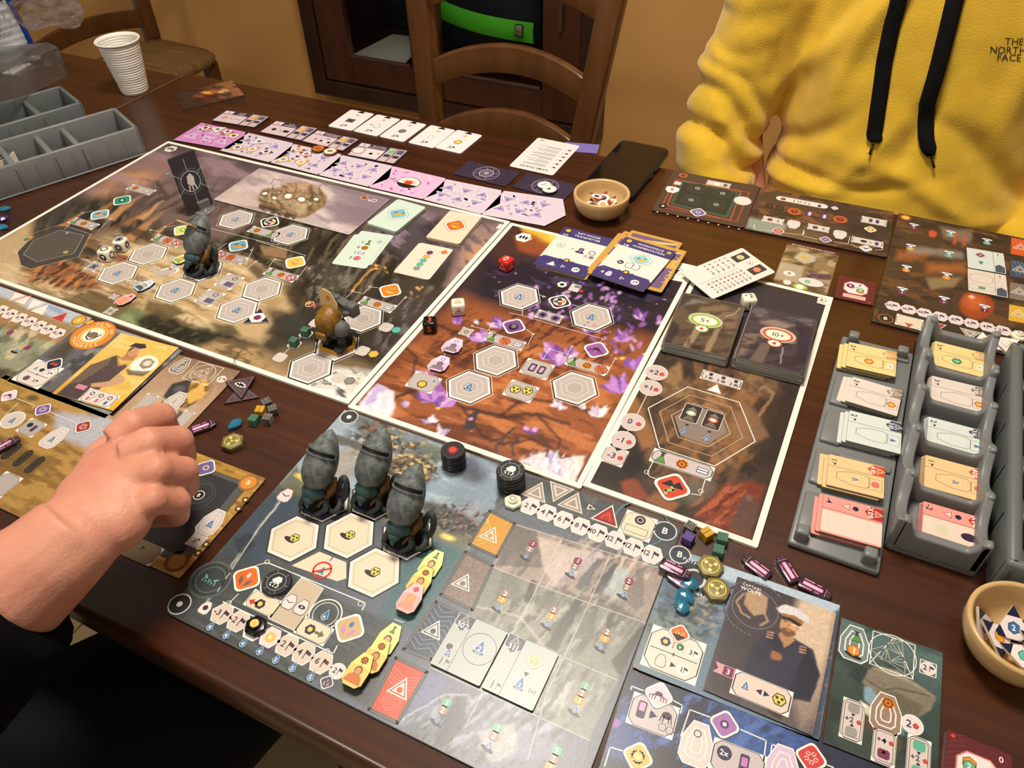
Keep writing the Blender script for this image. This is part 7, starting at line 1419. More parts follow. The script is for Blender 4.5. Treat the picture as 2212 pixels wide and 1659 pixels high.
x,y=slot(I,(1593,1648),34,22,1,(190,180,182));I.circ((x-9,y+3),4.8,(56,46,76),5,18,'mm');I.text((x-9,y+3),'2x',3.6,WH,6,mode='mm');I.rrect((x+4,y),6,14,1.4,(70,50,76),5,mode='mm');I.rrect((x+4,y+2),4,6,1,(190,120,180),6,mode='mm')
worker_slot(I,(1690,1660),21,30,2,(206,180,206));I.build('print',None,o)
def red_tile(label,q,th=.0022,flip=False):
    o,I=flat('hazard_tile',label,'tile',q,th,0,(92,36,40),(60,30,30),1.5,'dark red tiles',mode='uv')
    for k in range(10): I.line([(.04,.1*k),(.3,.1*k+.12)],.35,(126,60,60),0);I.line([(.96,.1*k),(.72,.1*k+.12)],.35,(126,60,60),0)
    x,y=I.loc((.5,.44));I.rrect((x,y),26,24,6,(206,120,110),1,mode='mm',ch=True);I.rrect((x,y),24,22,5.4,(232,216,214),2,mode='mm',ch=True);cube_ic(I,x-5,y+4,8,ORA,3);cube_ic(I,x-5,y+2,7,(104,170,140),5,'2');I.linemm([(x-5,y-6),(x+5,y+3)],.6,BK,3);cube_ic(I,x+6,y-3,8,(120,44,90),3,'2');drop_mm(I,x-4,y-7,3,'',3)
    I.rrect((x,y+17),24,7,1,(226,170,160),1,mode='mm') if flip else I.text((.84,.84),'0',4,(236,210,206),1);redgem(I,*I.loc((.1,.92)),3.4,1);I.build('print',None,o)
red_tile('dark red tile with a pale octagon of cubes below the second bowl',[(2047,1578),(2191,1630),(2180,1755),(2034,1695)])
red_tile('dark red tile with a pale octagon of cubes beside the orange player board',[(1886,661),(1802,641),(1811,594),(1894,610)],flip=True)
# white building tiles standing in the grid
for q,n_,lab,kd in (([(993,1322),(1098,1366),(1034,1483),(930,1432)],'302','white building tile with a large water drop on the grey-blue board',0),([(1101,1364),(1206,1415),(1151,1535),(1040,1486)],'311','white building tile with a hands emblem on the grey-blue board',1)):
    o,I=flat('building_tile',lab,'tile',q,.0024,PT_,(172,179,178),(44,40,40),1.2,mode='uv');I.base=1
    I.poly([(.02,.99),(.34,.99),(.34,.80),(.18,.70),(.02,.80)],(74,78,90),0);I.text((.18,.80),n_,4.4,(226,226,222),1);triangle(I,(.18,.91),4,True,(74,78,90),1,(216,216,210),(160,150,150));I.line([(.34,0),(.34,1)],.4,(80,80,84),0)
    I.text((.14,.12),'1',5.4,(120,96,104),0);flag(I,*I.loc((.24,.12)),4.6,0,(120,96,104))
    if kd == 0: I.oring((.68,.55),12.5,.5,(90,90,94),0,32);drop(I,(.68,.57),7.2,'2',0,num_s=.5);drop(I,(.2,.28),4,'4',1);I.circ((.16,.38),2.4,(90,50,80),1)
    else: diamond(I,(.66,.74),11,(206,180,130),0,'hands',(206,150,170),(150,170,180));x,y=I.loc((.62,.48));I.mmp([(x-2,y+1.4),(x+2,y+1.4),(x,y-2)],NV,0);drop(I,(.6,.30),6.4,'2',0,num_s=.4);I.text((.85,.28),'(o)',3,(90,84,88),0)
    I.build('print',None,o)
# ================================================================== orange player's boards (across the table, turned round)
OB=(66,50,42)
o,I=flat('leader_board','dark board with an orange-framed green panel of four spirals across the table','player board',[(1608,491),(1405,455),(1457,369),(1641,403)],PT_,0,(78,60,52),(34,28,26),4)
I.ring([(1459,387),(1620,415),(1593,480),(1426,448)],2,(150,76,48),0)
I.poly([(1472,391),(1597,416),(1572,471),(1449,441)],(60,82,70),1);I.poly([(1478,394),(1590,417),(1567,465),(1455,439)],(42,50,46),2);I.ring([(1464,388),(1602,414),(1578,477),(1440,444)],1.1,(206,98,60),2)
for p in ((1507,407),(1561,418),(1493,432),(1547,442)): I.circ(p,13.5,(48,54,48),3,20);I.oring(p,13,.3,(96,92,76),4,24);I.oring(p,9,.3,(86,84,70),4,24);I.circ(p,3.4,(226,220,210),4,14);I.circ(p,2.6,BK,5,12);I.circ(p,.9,WH,6,8)
slot(I,(1552,398),32,13,3,(206,194,184));I.rrect((1549,398),7,8,1,(236,230,222),7);I.rrect((1567,401),5,7,1,(90,86,90),7);I.circ((1476,379),6,(190,110,60),3,16);I.circ((1476,379),4,(110,60,36),4,14)
x,y=I.loc((1452,410));I.mmp([(x+a,y+b*.7) for a,b in worker_pts(18,24)],(226,218,210),4);drop_mm(I,x,y,4.4,'',5);I.rrect((1464,396),9,9,1,(216,206,200),3)
x,y=I.loc((1604,434));I.circ((x,y),11.4,(216,206,200),4,24,'mm');I.oring((x,y),8,.6,(236,228,222),5,24,'mm');I.oring((x,y),5,.6,(236,228,222),5,20,'mm');diamond(I,(1508,459),18,(120,100,150),4,'dot',(196,184,214),(110,84,140));I.circ((1432,445),6,(40,34,32),2,16);I.rrect((1432,445),3.4,3.4,1,WH,3)
for k in range(9): I.circ((1420+k*22,458+k*4.6),1.3,(226,206,190),2,8)
I.build('print',None,o)
o,I=flat('action_board','long brown action board with purple cores between two orange player boards','player board',[(1915,556),(1609,494),(1642,404),(1932,459)],PT_,0,(74,58,50),(34,28,26),4)
A=Art(I.fr,.0018,81,1.2,14,inset=.0003);A.fill((78,58,48)).noise((46,38,36),40,10,12,.5,.64,.8,1).poly([(1620,470),(1700,485),(1690,510),(1612,492)],(150,160,144),.8,8).poly([(1700,490),(1780,505),(1770,530),(1690,512)],(110,90,66),.7,10).noise((130,84,56),30,8,12,.57,.67,.7,2).poly([(1780,440),(1930,470),(1920,520),(1830,500)],(52,44,44),.6,14);A.build('printed_artwork',o);I.base=2
x,y=I.loc((1732,437));I.rrect((x,y),66,11.5,5.6,(222,210,202),1,mode='mm',rot=.0);I.circ((1692,430),3.4,BK,2,12);I.circ((1692,430),2.2,RED,3,10);I.text((1732,437),'( U < )',5,(70,56,66),2,rot=math.pi);I.rrect((1770,445),4,6.5,.8,(70,56,96),2)
for p in ((1716,457),(1815,474)): I.circ(p,9.6,(176,92,50),1,24);I.oring(p,9.6,.8,(110,52,30),2,24);I.circ(p,4.4,(90,40,32),2,16);redgem(I,*I.loc(p),5.4,3)
for p in ((1749,462),(1781,468)): I.rrect(p,10,12,2,(52,40,44),1);I.rrect(p,8,11,2,(120,70,124),2);I.rrect(p,3,9,1,(232,206,232),3)
for p in ((1661,445),(1684,450)): I.rrect(p,10,13,2.4,(44,36,34),1);I.rrect(p,7,10,2,(64,52,46),2)
for p,w_,c_ in (((1670,476),26,'R'),((1768,493),26,'P'),((1873,523),36,'S'),((1888,478),30,'C')):
    x,y=slot(I,p,w_,14 if c_ != 'C' else 16,1,(206,196,192))
    if c_ in 'RP': I.circ((x+4,y),3.4,BK,5,12,'mm');I.circ((x+4,y),2,RED if c_ == 'R' else PUR,6,10,'mm');I.text((x-6,y),'4',4,BK,5,rot=math.pi,mode='mm')
    elif c_ == 'S': I.rrect((x-11,y),4,7,1,(70,56,96),5,mode='mm');I.ell((x+4,y),4,2.6,BK,5,12,0,'mm');I.text((x-4,y),'<',4,BK,5,mode='mm')
    else: [I.rrect((x+s_*4,y),4,8,1,(70,56,100),5,mode='mm') for s_ in (-1,1)]
for p in ((1714,485),(1814,507)): worker_slot(I,p,15.5,20,1)
for p,c_,k_,c2_ in (((1681,499),(176,70,64),'knot',(236,200,190)),((1783,518),(140,110,160),'dot',(90,60,110)),((1880,496),(214,190,110),'loop',(110,90,60)),((1870,537),(222,212,212),'spider',(90,50,100)),((1803,450),(214,204,210),'dot',(120,110,130))): diamond(I,p,12.5 if c_ != (214,204,210) else 8,c_,5,k_,c2_,WH)
for pts in ([(1630,484),(1628,495),(1735,508),(1738,490)],[(1738,492),(1733,508)],[(1836,511),(1832,527),(1800,522)],[(1738,503),(1733,509),(1765,517)],[(1908,523),(1906,540),(1890,540)],[(1838,527),(1855,535)]): I.line(pts,.6,WH,1)
I.build('print',None,o)
o,I=flat('player_board','brown and orange player board with a glowing furnace painting across the table','player board',[(2330,790+15),(1889,696),(1935,461),(2345,540)],PT_,0,(70,54,44),(34,28,26),4)
A=Art(I.fr,.0016,91,1.6,16,inset=.0003);A.fill((70,52,42)).noise((42,34,32),50,12,12,.5,.64,.8,1).noise((110,72,46),44,12,14,.58,.7,.7,2).poly([(1940,540),(2010,545),(2000,560),(1935,560)],(170,100,54),.6,14).poly([(2005,570),(2085,570),(2090,590),(2000,590)],(180,104,54),.6,16).poly([(2000,600),(2080,600),(2060,620),(2010,625)],(150,130,90),.7,8).poly([(2030,490),(2100,500),(2095,525),(2040,515)],(140,120,100),.7,10).blob(2015,505,10,10,(206,84,50),.9,.4).poly([(2060,505),(2066,505),(2066,528),(2060,528)],(190,80,46),.9,2).poly([(2080,510),(2086,510),(2086,530),(2080,530)],(190,80,46),.9,2)
A.blob(2110,660,40,34,(150,66,34),1,.2,10).blob(2104,652,30,24,(196,96,54),.9,.7,10).blob(2098,642,8,5,(246,206,170),.9,.7).poly([(2040,625),(2060,632),(2055,680),(2040,660)],(60,46,40),.9,5).poly([(1960,530),(2080,545),(2080,560),(1960,545)],(150,140,126),.6,8)
A.poly([(1889,697),(1900,650),(2212,712),(2330,740),(2330,800)],(52,44,40),.9,4);A.build('printed_artwork',o);I.base=2
for k in range(5): I.line([(1932-9*k,495+46*k*.9),(2330,575+46*k*.9)],.5,(140,84,60),0)
for p,c_ in (((1974,488),(120,52,80)),((2054,504),(104,164,140)),((2132,521),(104,164,140)),((1967,533),ORA),((2050,548),(104,164,140)),((1958,579),ORA),((2045,595),ORA),((1949,627),(120,52,80)),((2039,647),(120,52,80)),((2127,665),(110,40,50))):
    x,y=I.loc(p);I.rrect((x,y+5),8,7,1.5,c_,2,mode='mm',ch=True);I.text((x,y+5),'1',4,WH,3,mode='mm',rot=math.pi);I.ell((x,y-4),6,1.8,(230,230,230),1,12,0,'mm');I.ell((x,y-1.2),3,3.4,(120,150,180),2,12,0,'mm');I.ell((x,y-.4),1.8,2,(232,236,240),3,10,0,'mm')
for k,t in enumerate(('20','16','14','12','8','6','4','2')): p=(1929+34*k,661+7.6*k);x,y=I.loc(p);I.mmp(hexpts(x,y,9),WH,2);I.mmp(hexpts(x,y,8.3),(214,200,202),3);I.text((x+1.4,y),t,4.2,(70,46,66),4,rot=math.pi,align='r',mode='mm');I.linemm([(x+.4,y-3.4),(x+.4,y+3.4)],.6,(60,44,60),4);I.mmp([(x,y-3.4),(x-4,y-2.4),(x-4,y),(x,y-.6)],(60,44,60),4)
I.circ((1956,470),8,(120,66,40),1,20);I.circ((1956,470),5,(236,170,80),2,16);I.oring((1913,688),8,1.2,(150,96,60),1,22);I.circ((1913,688),6.4,(60,40,30),2,20);I.text((1913,688),'B',5,WH,3,rot=math.pi)
slot(I,(1964,696),27,20,2,CREAM);triangle(I,(1963,702),5,True,(150,40,40),6,RED,(226,150,140));triangle(I,(2021,704),12,True,(150,36,34),2,(232,224,214),(196,70,60));triangle(I,(2095,720),12,True,(150,138,130),2,(214,204,194),(206,194,184))
for k,(c_,c2_) in enumerate((((206,84,44),(236,150,110)),((56,74,96),(150,166,178)),((122,108,102),(166,150,140)),((206,160,56),(236,206,130)))):
    a,b=2183-1.6*k,512+48*k;q_=[(a,b),(a+110,b+21),(a+106,b+58),(a-2,b+37)];I.poly(q_,c_,1);I.ring(q_,.9,(56,44,38),3)
    for j in range(6): I.line([(a+8*j,b+2*j),(a+8*j+16,b+36)],.3,c2_,2)
    triangle(I,(a+22,b+23),10,False,c_,3,(236,228,216),(210,200,190))
I.build('print',None,o)
for q,key,lab in (([(2171,590),(2089,579),(2090,535),(2170,548)],'b','pale blue building tile on the orange player board'),([(2175,643),(2091,627),(2091,581),(2175,594)],'g','pale grey building tile on the orange player board')):
    o,I=flat('building_tile',lab,'tile',q,.0022,PT_,TILE[key][0],(90,84,80),1,mode='uv');I.line([(.0+.3,0),(.3,1)],.4,(110,104,100),0);I.poly([(.02,.98),(.27,.98),(.27,.7),(.15,.6),(.02,.7)],(70,80,98),0);I.text((.15,.12),'1',4,BK,0)
    if key == 'b': drop(I,(.64,.66),5,'',0);diamond(I,(.64,.28),10,(120,60,80),0,'dot',(214,190,170),(90,50,60))
    else: I.rrect((.65,.78),26,9,1,(120,110,100),0,ring=.3);I.rrect((.65,.78),7,5,1,(90,150,110),1);I.rrect((.65,.36),24,18,5,(120,110,100),0,ring=.4,ch=True)
    I.build('print',None,o)
for k,(px,py,an) in enumerate(((2127,737,.15),(2172,741,3.3))):
    x,y=PT(px,py,.006);mb=MB();s_=.0125;c_,q_=math.cos(an),math.sin(an);mb.prism([((a*c_-b*q_)*s_,(a*q_+b*c_)*s_) for a,b in ((-1.2,-.8),(1.2,-.8),(.0,1.3))],-.003,0,(232,226,220),(206,198,188));o=mb.build('research_tile',INK);o.location=(float(x),float(y),TZ+.0056);o.matrix_world=Matrix.Translation(o.location);tag(o,'white triangular tile with an orange triangle on the orange board','tile','white triangle tiles')
    I=Ink((float(x),float(y),an,.02,.02,.0056),'mm');triangle(I,(0,-.6),8,True,(232,226,220),0,(220,140,60),(232,226,220));I.build('print',None,o)
o,I=flat('exploration_card','sleeved picture card titled hidden resource storage, turned round','card',[(1787,638),(1667,611),(1702,522),(1814,548)],.0009,0,(110,92,66),(130,126,116),2.5,m=SLEEVE,mode='uv')
A=card_art(I.fr,.0011,95,1.,inset=.001);A.fill((118,98,70)).poly([(0,10),(100,10),(100,70),(0,76)],(140,116,82),.9,10).noise((70,56,44),24,12,30,.5,.64,.8,1).poly([(54,74),(100,74),(100,137),(54,137)],(170,156,134),.9,4).poly([(0,84),(46,84),(46,137),(0,137)],(84,58,74),.95,2).noise((190,172,130),22,14,20,.56,.72,.6,2).poly([(40,30),(70,24),(80,50),(56,66),(40,50)],(190,184,160),.8,5).blob(60,44,12,8,(206,160,60),.9,.5);A.build('printed_artwork',o,SLEEVE);I.base=2
I.poly([(0,.0+.0),(1,0),(1,.06),(0,.06)],(80,36,44),0);I.text((.5,.03),'HIDDEN RESOURCE STORAGE',2.4,(226,210,206),1);I.ell((.34,.80),14,8,(214,206,202),1,22);cube_ic(I,*I.loc((.4,.80)),6,(120,190,150),2);I.ell((.76,.72),7,5.4,(222,214,208),1,18);redgem(I,*I.loc((.76,.72)),4,2);I.ell((.5,.95),8,6,(150,176,80),1,18);I.circ((.5,.95),4.6,(232,226,210),2,14);I.circ((.74,.92),4.6,(222,214,208),1,14);I.build('print',SLEEVE,o)
# ================================================================== gold player's boards
o,I=flat('player_board','gold-trimmed player board of old ruins at the big board edge','player board',[(-170,560),(200,687)],PT_,0,(150,124,84),(60,50,40),4,size=.112)
A=Art(I.fr,.0018,101,1.5,16,inset=.0003);A.fill((150,126,88)).poly([(-60,560),(200,690),(185,712),(-80,610)],(176,186,200),.95,8).blob(120,670,40,8,(120,140,176),.8,.8,25).poly([(-80,630),(170,722),(130,750),(-80,680)],(150,110,70),.8,6).poly([(-80,680),(120,745),(60,830),(-80,790)],(140,142,118),.95,10).noise((92,92,74),40,12,-30,.5,.64,.8,1,(20,760,120,80)).noise((196,186,150),30,12,-30,.56,.68,.8,2,(20,760,120,80)).poly([(-20,790),(40,800),(20,835),(-40,820)],(62,52,30),.8,8);A.build('printed_artwork',o);I.base=2
for p,up_,c_ in (((36,640),0,(220,130,60)),((50,650),1,(220,130,60)),((76,657),0,(176,168,164)),((88,670),1,(176,168,164))): triangle(I,p,11.5,bool(up_),(222,214,206),2,c_ if c_[0] > 200 else (226,220,214),(232,224,216))
triangle(I,(130,686),11,True,(160,44,40),2,(226,150,140),(196,80,70));I.circ((171,692),8.5,(140,104,60),1,20);I.circ((171,692),6.8,(222,162,50),2,18);I.text((171,692),'B',4.6,(250,230,190),3)
for k,t in enumerate(('4','6','8','10','12','14','16')): vp(I,(1+20.6*k,670+8.4*k),9,t,2)
for p in ((45,755),(8,722)): x,y=I.loc(p);I.rrect((x+4,y+5),7,7,1.5,(130,56,90),2,mode='mm',ch=True);I.ell((x-3,y-6),5,1.7,BK,2,12,0,'mm');drop_mm(I,x-3,y-3,3.6,'',3)
I.build('print',None,o)
o,I=flat('path_board','dark path board with a gold progress medallion under the inventor card','player board',[(198,690),(389,757),(232,906),(10,822)],PT_,0,(86,84,84),(40,38,38),4)
A=Art(I.fr,.0015,111,1.5,14,inset=.0003);A.fill((98,96,98)).noise((60,58,58),24,12,-30,.5,.62,.8,1).noise((140,138,140),24,12,-30,.57,.67,.7,2).poly([(100,770),(160,720),(180,735),(130,790)],(70,64,50),.8,8).poly([(250,700),(389,757),(370,775),(260,730)],(150,156,166),.8,8).poly([(100,850),(240,880),(230,905),(80,850)],(150,156,150),.7,10);A.build('printed_artwork',o);I.base=2
x,y=I.loc((201,724));I.circ((x,y),24,(190,110,44),1,36,'mm');I.circ((x,y),22.8,(206,130,50),2,36,'mm');I.oring((x,y),15.5,1,(240,206,130),3,32,'mm');I.circ((x,y),13,(226,200,140),3,30,'mm');I.circ((x,y),10.5,(240,230,206),4,28,'mm');I.ell((x,y),6,5,(120,100,84),5,16,0,'mm');I.linemm([(x-8,y+4),(x-5,y-5),(x,y-8)],1.4,(40,36,40),6);I.linemm([(x+8,y+4),(x+5,y-5),(x,y-8)],1.4,(40,36,40),6)
for k,ch_ in enumerate('PATH OF'): a=2.1-.26*k;I.text((x+19*math.cos(a),y+19*math.sin(a)),ch_,4,(250,226,170),4,rot=a-math.pi/2,mode='mm')
for k,ch_ in enumerate('PROGRESS'): a=-2.5+.27*k;I.text((x+19*math.cos(a),y+19*math.sin(a)),ch_,4,(250,226,170),4,rot=a+math.pi/2,mode='mm')
x,y=slot(I,(82,808),38,34,1,(218,206,198));I.linemm([(x-15,y-1),(x+15,y-1)],.5,BK,5);I.text((x,y-1),'+',4,BK,6,mode='mm');drop_mm(I,x-9,y+6,3.4,'3',5);I.circ((x-1,y+6),2.8,(50,60,50),5,14,'mm');I.circ((x+11,y+5),4.6,(236,226,220),5,16,'mm');I.text((x+10.4,y+5),'3',3.8,BK,6,align='r',mode='mm');flag(I,x+11.4,y+5,4.4,6);I.circ((x-6,y-9),3.6,(90,84,96),5,14,'mm');I.text((x+6,y-9),'5',3.8,BK,5,align='r',mode='mm');flag(I,x+7,y-9,4.4,5);diamond(I,(117,787),17,(50,46,66),5,'fire',(226,90,60));I.circ((194,697),5,(140,110,60),1,16);I.circ((194,697),4,(222,162,50),2,14);I.build('print',None,o)
o,I=flat('inventor_card','golden card picturing a person in a dark beret','card',[(264,716),(375,752),(250,892),(117,848)],.0014,PT_,(216,172,84),(70,60,44),3.5,mode='uv')
A=card_art(I.fr,.0008,121,.5,8);A.fill((218,178,90)).grad((50,60),(50,0),(206,150,40),.8).noise((232,200,130),40,14,0,.5,.66,.6,1)
A.blob(78,86,19,19,(242,234,214),1,.06).poly([(60,70),(72,62),(92,66),(96,80),(84,74)],(60,52,56),.8,2).poly([(70,96),(78,100),(88,96),(90,84),(82,78),(72,82)],(120,100,80),.9,2).blob(80,90,7,7,(226,214,190),.9,.4)
A.poly([(8,62),(28,90),(44,86),(58,76),(56,40),(50,0),(6,0)],(70,58,66),.97,2).poly([(10,60),(24,86),(30,70),(20,30),(6,20)],(110,92,78),.9,3).poly([(40,100),(56,100),(58,80),(46,72),(36,82)],(176,124,88),1,2).blob(46,104,9.5,12,(120,82,60),1,.12).blob(46.5,104,8.6,11.2,(190,140,102),1,.12).poly([(50,96),(55,103),(54,110),(50,112)],(214,170,132),.8,2).poly([(30,110),(36,120),(50,122),(58,116),(50,112),(38,112)],(52,44,52),1,1.2).poly([(36,112),(40,112),(40,102),(36,104)],(60,48,44),.9,1.2).blob(50,105,1.4,.8,(50,36,30),1,.4).line([(50,99.5),(54,99.5)],1,(150,90,80),.9,.6)
A.poly([(56,60),(72,56),(76,48),(62,34),(40,26),(36,32),(56,44)],(190,150,118),1,2).poly([(30,88),(46,76),(60,82),(58,88),(44,84)],(206,176,80),.95,1.5).poly([(58,30),(86,22),(100,40),(100,0),(60,0)],(222,170,50),.8,6)
A.build('printed_artwork',o);I.base=2
I.text((.78,.94),'LUTZ',3.4,(250,236,190),0);x,y=slot(I,(.66,.10),38,18,1,(220,206,200));
for k in range(3): I.oring((x-11+11*k,y+3),2.6,.9,NV,5,14,'mm');I.rrect((x-11+11*k,y-4),3,5,.6,(190,110,130) if k < 2 else BLU,5,mode='mm')
I.linemm([(x-8,y-6),(x-3,y+6)],.4,BK,5);I.linemm([(x+3,y-6),(x+8,y+6)],.4,BK,5);I.rrect((.28,.17),12,6,.5,(206,130,150),1);I.build('print',None,o)
o,I=flat('rescue_card','sandy card with a hooded machine and white line figure beside the inventor card','card',[(388,762),(507,804),(392,950),(245,900)],.0014,0,(170,140,112),(60,52,44),4,mode='uv')
A=card_art(I.fr,.001,131,.8,9);A.fill((168,138,112)).grad((50,70),(50,135),(110,84,66),.8).blob(50,40,60,30,(196,172,140),.7,.9).poly([(30,74),(48,92),(70,90),(84,70),(78,46),(56,40),(36,52)],(52,48,52),.97,3).poly([(52,86),(66,98),(80,88),(84,66),(72,44),(64,60)],(206,164,84),1,2).noise((110,76,36),10,14,0,.5,.6,.9,1,(70,70,20,30)).poly([(40,46),(56,40),(50,10),(38,12)],(60,56,60),.9,3).poly([(70,40),(84,36),(90,8),(78,8)],(70,64,64),.9,3).blob(46,70,9,8,(90,86,92),.9,.5);A.build('printed_artwork',o);I.base=2
worker_slot(I,(.18,.86),17,24,0,(140,122,110));drop_mm(I,*I.loc((.16,.80)),4,'2',4);flask(I,*I.loc((.21,.9)),5,4);I.ring([(.36,.70),(.76,.70),(.76,.985),(.36,.985)],.5,WH,0);I.oring((.56,.84),13,.5,WH,1,30)
for k in range(4): x,y=I.loc((.56,.84));r_=12-2.2*k;a0=.3*k+1.2;I.ringmm([(x+r_*math.cos(a0+2*math.pi*j/3),y+r_*math.sin(a0+2*math.pi*j/3)) for j in range(3)],.4,(226,214,190),1)
I.circ((.86,.83),5,(220,208,200),2,18);I.text((.855,.83),'2',4,BK,3,align='r');flag(I,*I.loc((.875,.83)),4.4,3);worker_slot(I,(.55,.40),19,26,1,(176,166,156));slot(I,(.22,.28),14,24,1);slot(I,(.86,.22),12,22,1);I.build('print',None,o)
o,I=flat('workshop_board','golden action board with dark core slots under the reaching hand','player board',[(20,806),(390,963),(180,1175),(-240,990)],PT_,0,(176,136,66),(60,46,28),4)
A=Art(I.fr,.0018,141,1.5,16,inset=.0003);A.fill((172,134,70)).noise((120,88,44),44,12,25,.5,.66,.8,1).poly([(120,890),(230,900),(330,950),(260,1000),(120,940)],(176,182,196),.85,14).poly([(-40,920),(100,990),(60,1040),(-60,980)],(110,80,40),.8,10).blob(70,860,16,8,(70,60,44),.8,.5);A.build('printed_artwork',o);I.base=2
diamond(I,(20,855),15,(222,206,212),3,'spider',(96,56,104));diamond(I,(93,885),15,(120,90,150),3,'knot',(226,206,226));diamond(I,(180,922),15,(150,56,50),3,'knot',(236,190,180))
I.circ((28,907),11.5,WH,2,24);I.circ((28,907),10.4,(206,196,186),3,24);drop(I,(28,908),5,'1',4);worker_slot(I,(118,945),19,27,2);drop(I,(113,949),4.6,'2',6);x,y=slot(I,(68,924),22,19,2);I.rrect((x+3,y),4,8,1,(80,56,96),6,mode='mm');I.circ((x-4,y+2),3,NV,6,12,'mm')
for p in ((25,975),(50,990),(75,1004)): I.rrect(p,8.5,21,3,(52,44,38),2,ch=True);I.rrect(p,5,16,2,(96,84,72),3,ring=.5)
slot(I,(6,1048),22,26,2);I.line([(36,861),(75,876),(70,882)],.6,WH,1);I.line([(108,890),(165,914)],.6,WH,1);I.line([(40,870),(10,898)],.6,WH,1);I.build('print',None,o)
o,I=flat('leader_board','gold-framed dark chalkboard-like board under the reaching hand','player board',[(394,966),(575,1034),(388,1249),(190,1165)],PT_,0,(172,128,52),(60,46,28),4)
A=Art(I.fr,.0018,151,1.,14,inset=.0003);A.fill((178,134,58)).noise((206,170,96),60,8,22,.5,.66,.8,1).noise((110,78,34),30,8,22,.57,.68,.7,2).poly([(330,1225),(395,1250),(370,1235)],(220,190,120),.8,5);A.build('printed_artwork',o);I.base=2
I.poly([(398,992),(540,1045),(398,1222),(240,1160)],(96,84,60),0);I.poly([(405,998),(530,1046),(396,1212),(255,1158)],(84,86,94),1);I.poly([(410,1006),(516,1047),(390,1200),(270,1155)],(52,52,56),2)
I.oring((425,1070),16,.3,(110,106,96),3,30);I.oring((432,1066),11,.3,(110,106,96),3,26);I.circ((430,1070),4.4,BK,4,18);I.oring((430,1070),5,.7,WH,5,20);I.text((430,1070),'B',3.6,WH,6);diamond(I,(445,1011),17,(110,96,150),4,'dot',(206,190,160),(84,70,130));I.circ((537,1043),9,(150,110,60),2,22);I.circ((537,1043),7,(222,140,50),3,20);I.text((537,1043),'B',4.6,(250,236,210),4)
worker_slot(I,(457,1128),19,27,3);drop(I,(455,1132),5,'3',6);slot(I,(425,1168),14,13,3,(220,206,206));I.text((421,1168),'3',3.6,BK,7);flag(I,*I.loc((427,1167)),3.6,7);I.circ((382,1213),10,(120,84,40),2,22);I.circ((382,1213),7,(176,124,64),3,20);slot(I,(305,1190),34,18,3,(140,122,96));I.text((309,1184),'>',5,BK,7)
for p in ((530,1080),(515,1099),(445,1176),(428,1195)): I.circ(p,3.2,(90,66,32),2,12);I.circ(p,1.4,(250,230,180),3,8)
I.build('print',None,o)
# ================================================================== miniatures
M_res=mat('grey_resin',(66,72,73),.46,.4,noise=((116,122,121),(190,190,50),5,.2),bump=(500,.35));M_dres=mat('dark_resin',(34,38,38),.5,.35,noise=((58,66,66),(220,220,220),4,.25),bump=(600,.4))
M_teal=mat('teal_resin',(52,78,80),.5,.35,bump=(500,.4));M_rust=mat('rust_resin',(104,72,30),.5,.4,bump=(500,.4));M_navy=mat('navy_base',(34,38,66),.45,.4);M_core=mat('black_base',(14,14,16),.6)
M_gold=mat('gold_resin',(140,100,28),.42,.45,noise=((84,58,18),(60,200,60),4,.16),bump=(400,.35));M_goldb=mat('gold_base',(206,150,36),.45,.4);M_gres=mat('slate_resin',(92,92,90),.5,.4,bump=(500,.4));M_tant=mat('tan_tile',(196,166,112),.6)
mm=.001
def hexbase(root,m,mi,r=20.5,h=4.5):
    pts=hexpts(0,0,r*mm);inn=hexpts(0,0,(r-2.6)*mm);mb=MB();n=6
    mb.v+=[(x,y,0) for x,y in pts]+[(x*.985,y*.985,h*mm) for x,y in pts]+[(x,y,h*mm) for x,y in inn]+[(x,y,(h-1.6)*mm) for x,y in inn]
    for i in range(6):
        j=(i+1) % 6;mb.f+=[[i,j,n+j,n+i],[n+i,n+j,2*n+j,2*n+i],[2*n+i,2*n+j,3*n+j,3*n+i]];mb.c+=[None]*3
    mb.f+=[[5-i for i in range(6)]];mb.c.append(None)
    b=mb.build('base',m,root);mb2=MB();mb2.v=[(x,y,(h-1.6)*mm) for x,y in inn];mb2.f=[list(range(6))];mb2.c=[None];mb2.build('base_floor',mi,root);return b
def axis_grid(mb,A,T,prof,n=28,squash=1.,up=Vector((0,0,1))):
    A,T=Vector(A)*mm,Vector(T)*mm;ax=(T-A).normalized();u=ax.cross(up).normalized();w=u.cross(ax)
    def fn(a,v):
        i=min(int(v*(len(prof)-1)),len(prof)-2);f=v*(len(prof)-1)-i;r=prof[i]*(1-f)+prof[i+1]*f;t=2*math.pi*a
        return A+(T-A)*v+(u*math.cos(t)+w*math.sin(t)*squash)*r*mm
    mb.grid(fn,n,30,closeu=True);return ax,u,w
def V(*p): return Vector(p)*mm
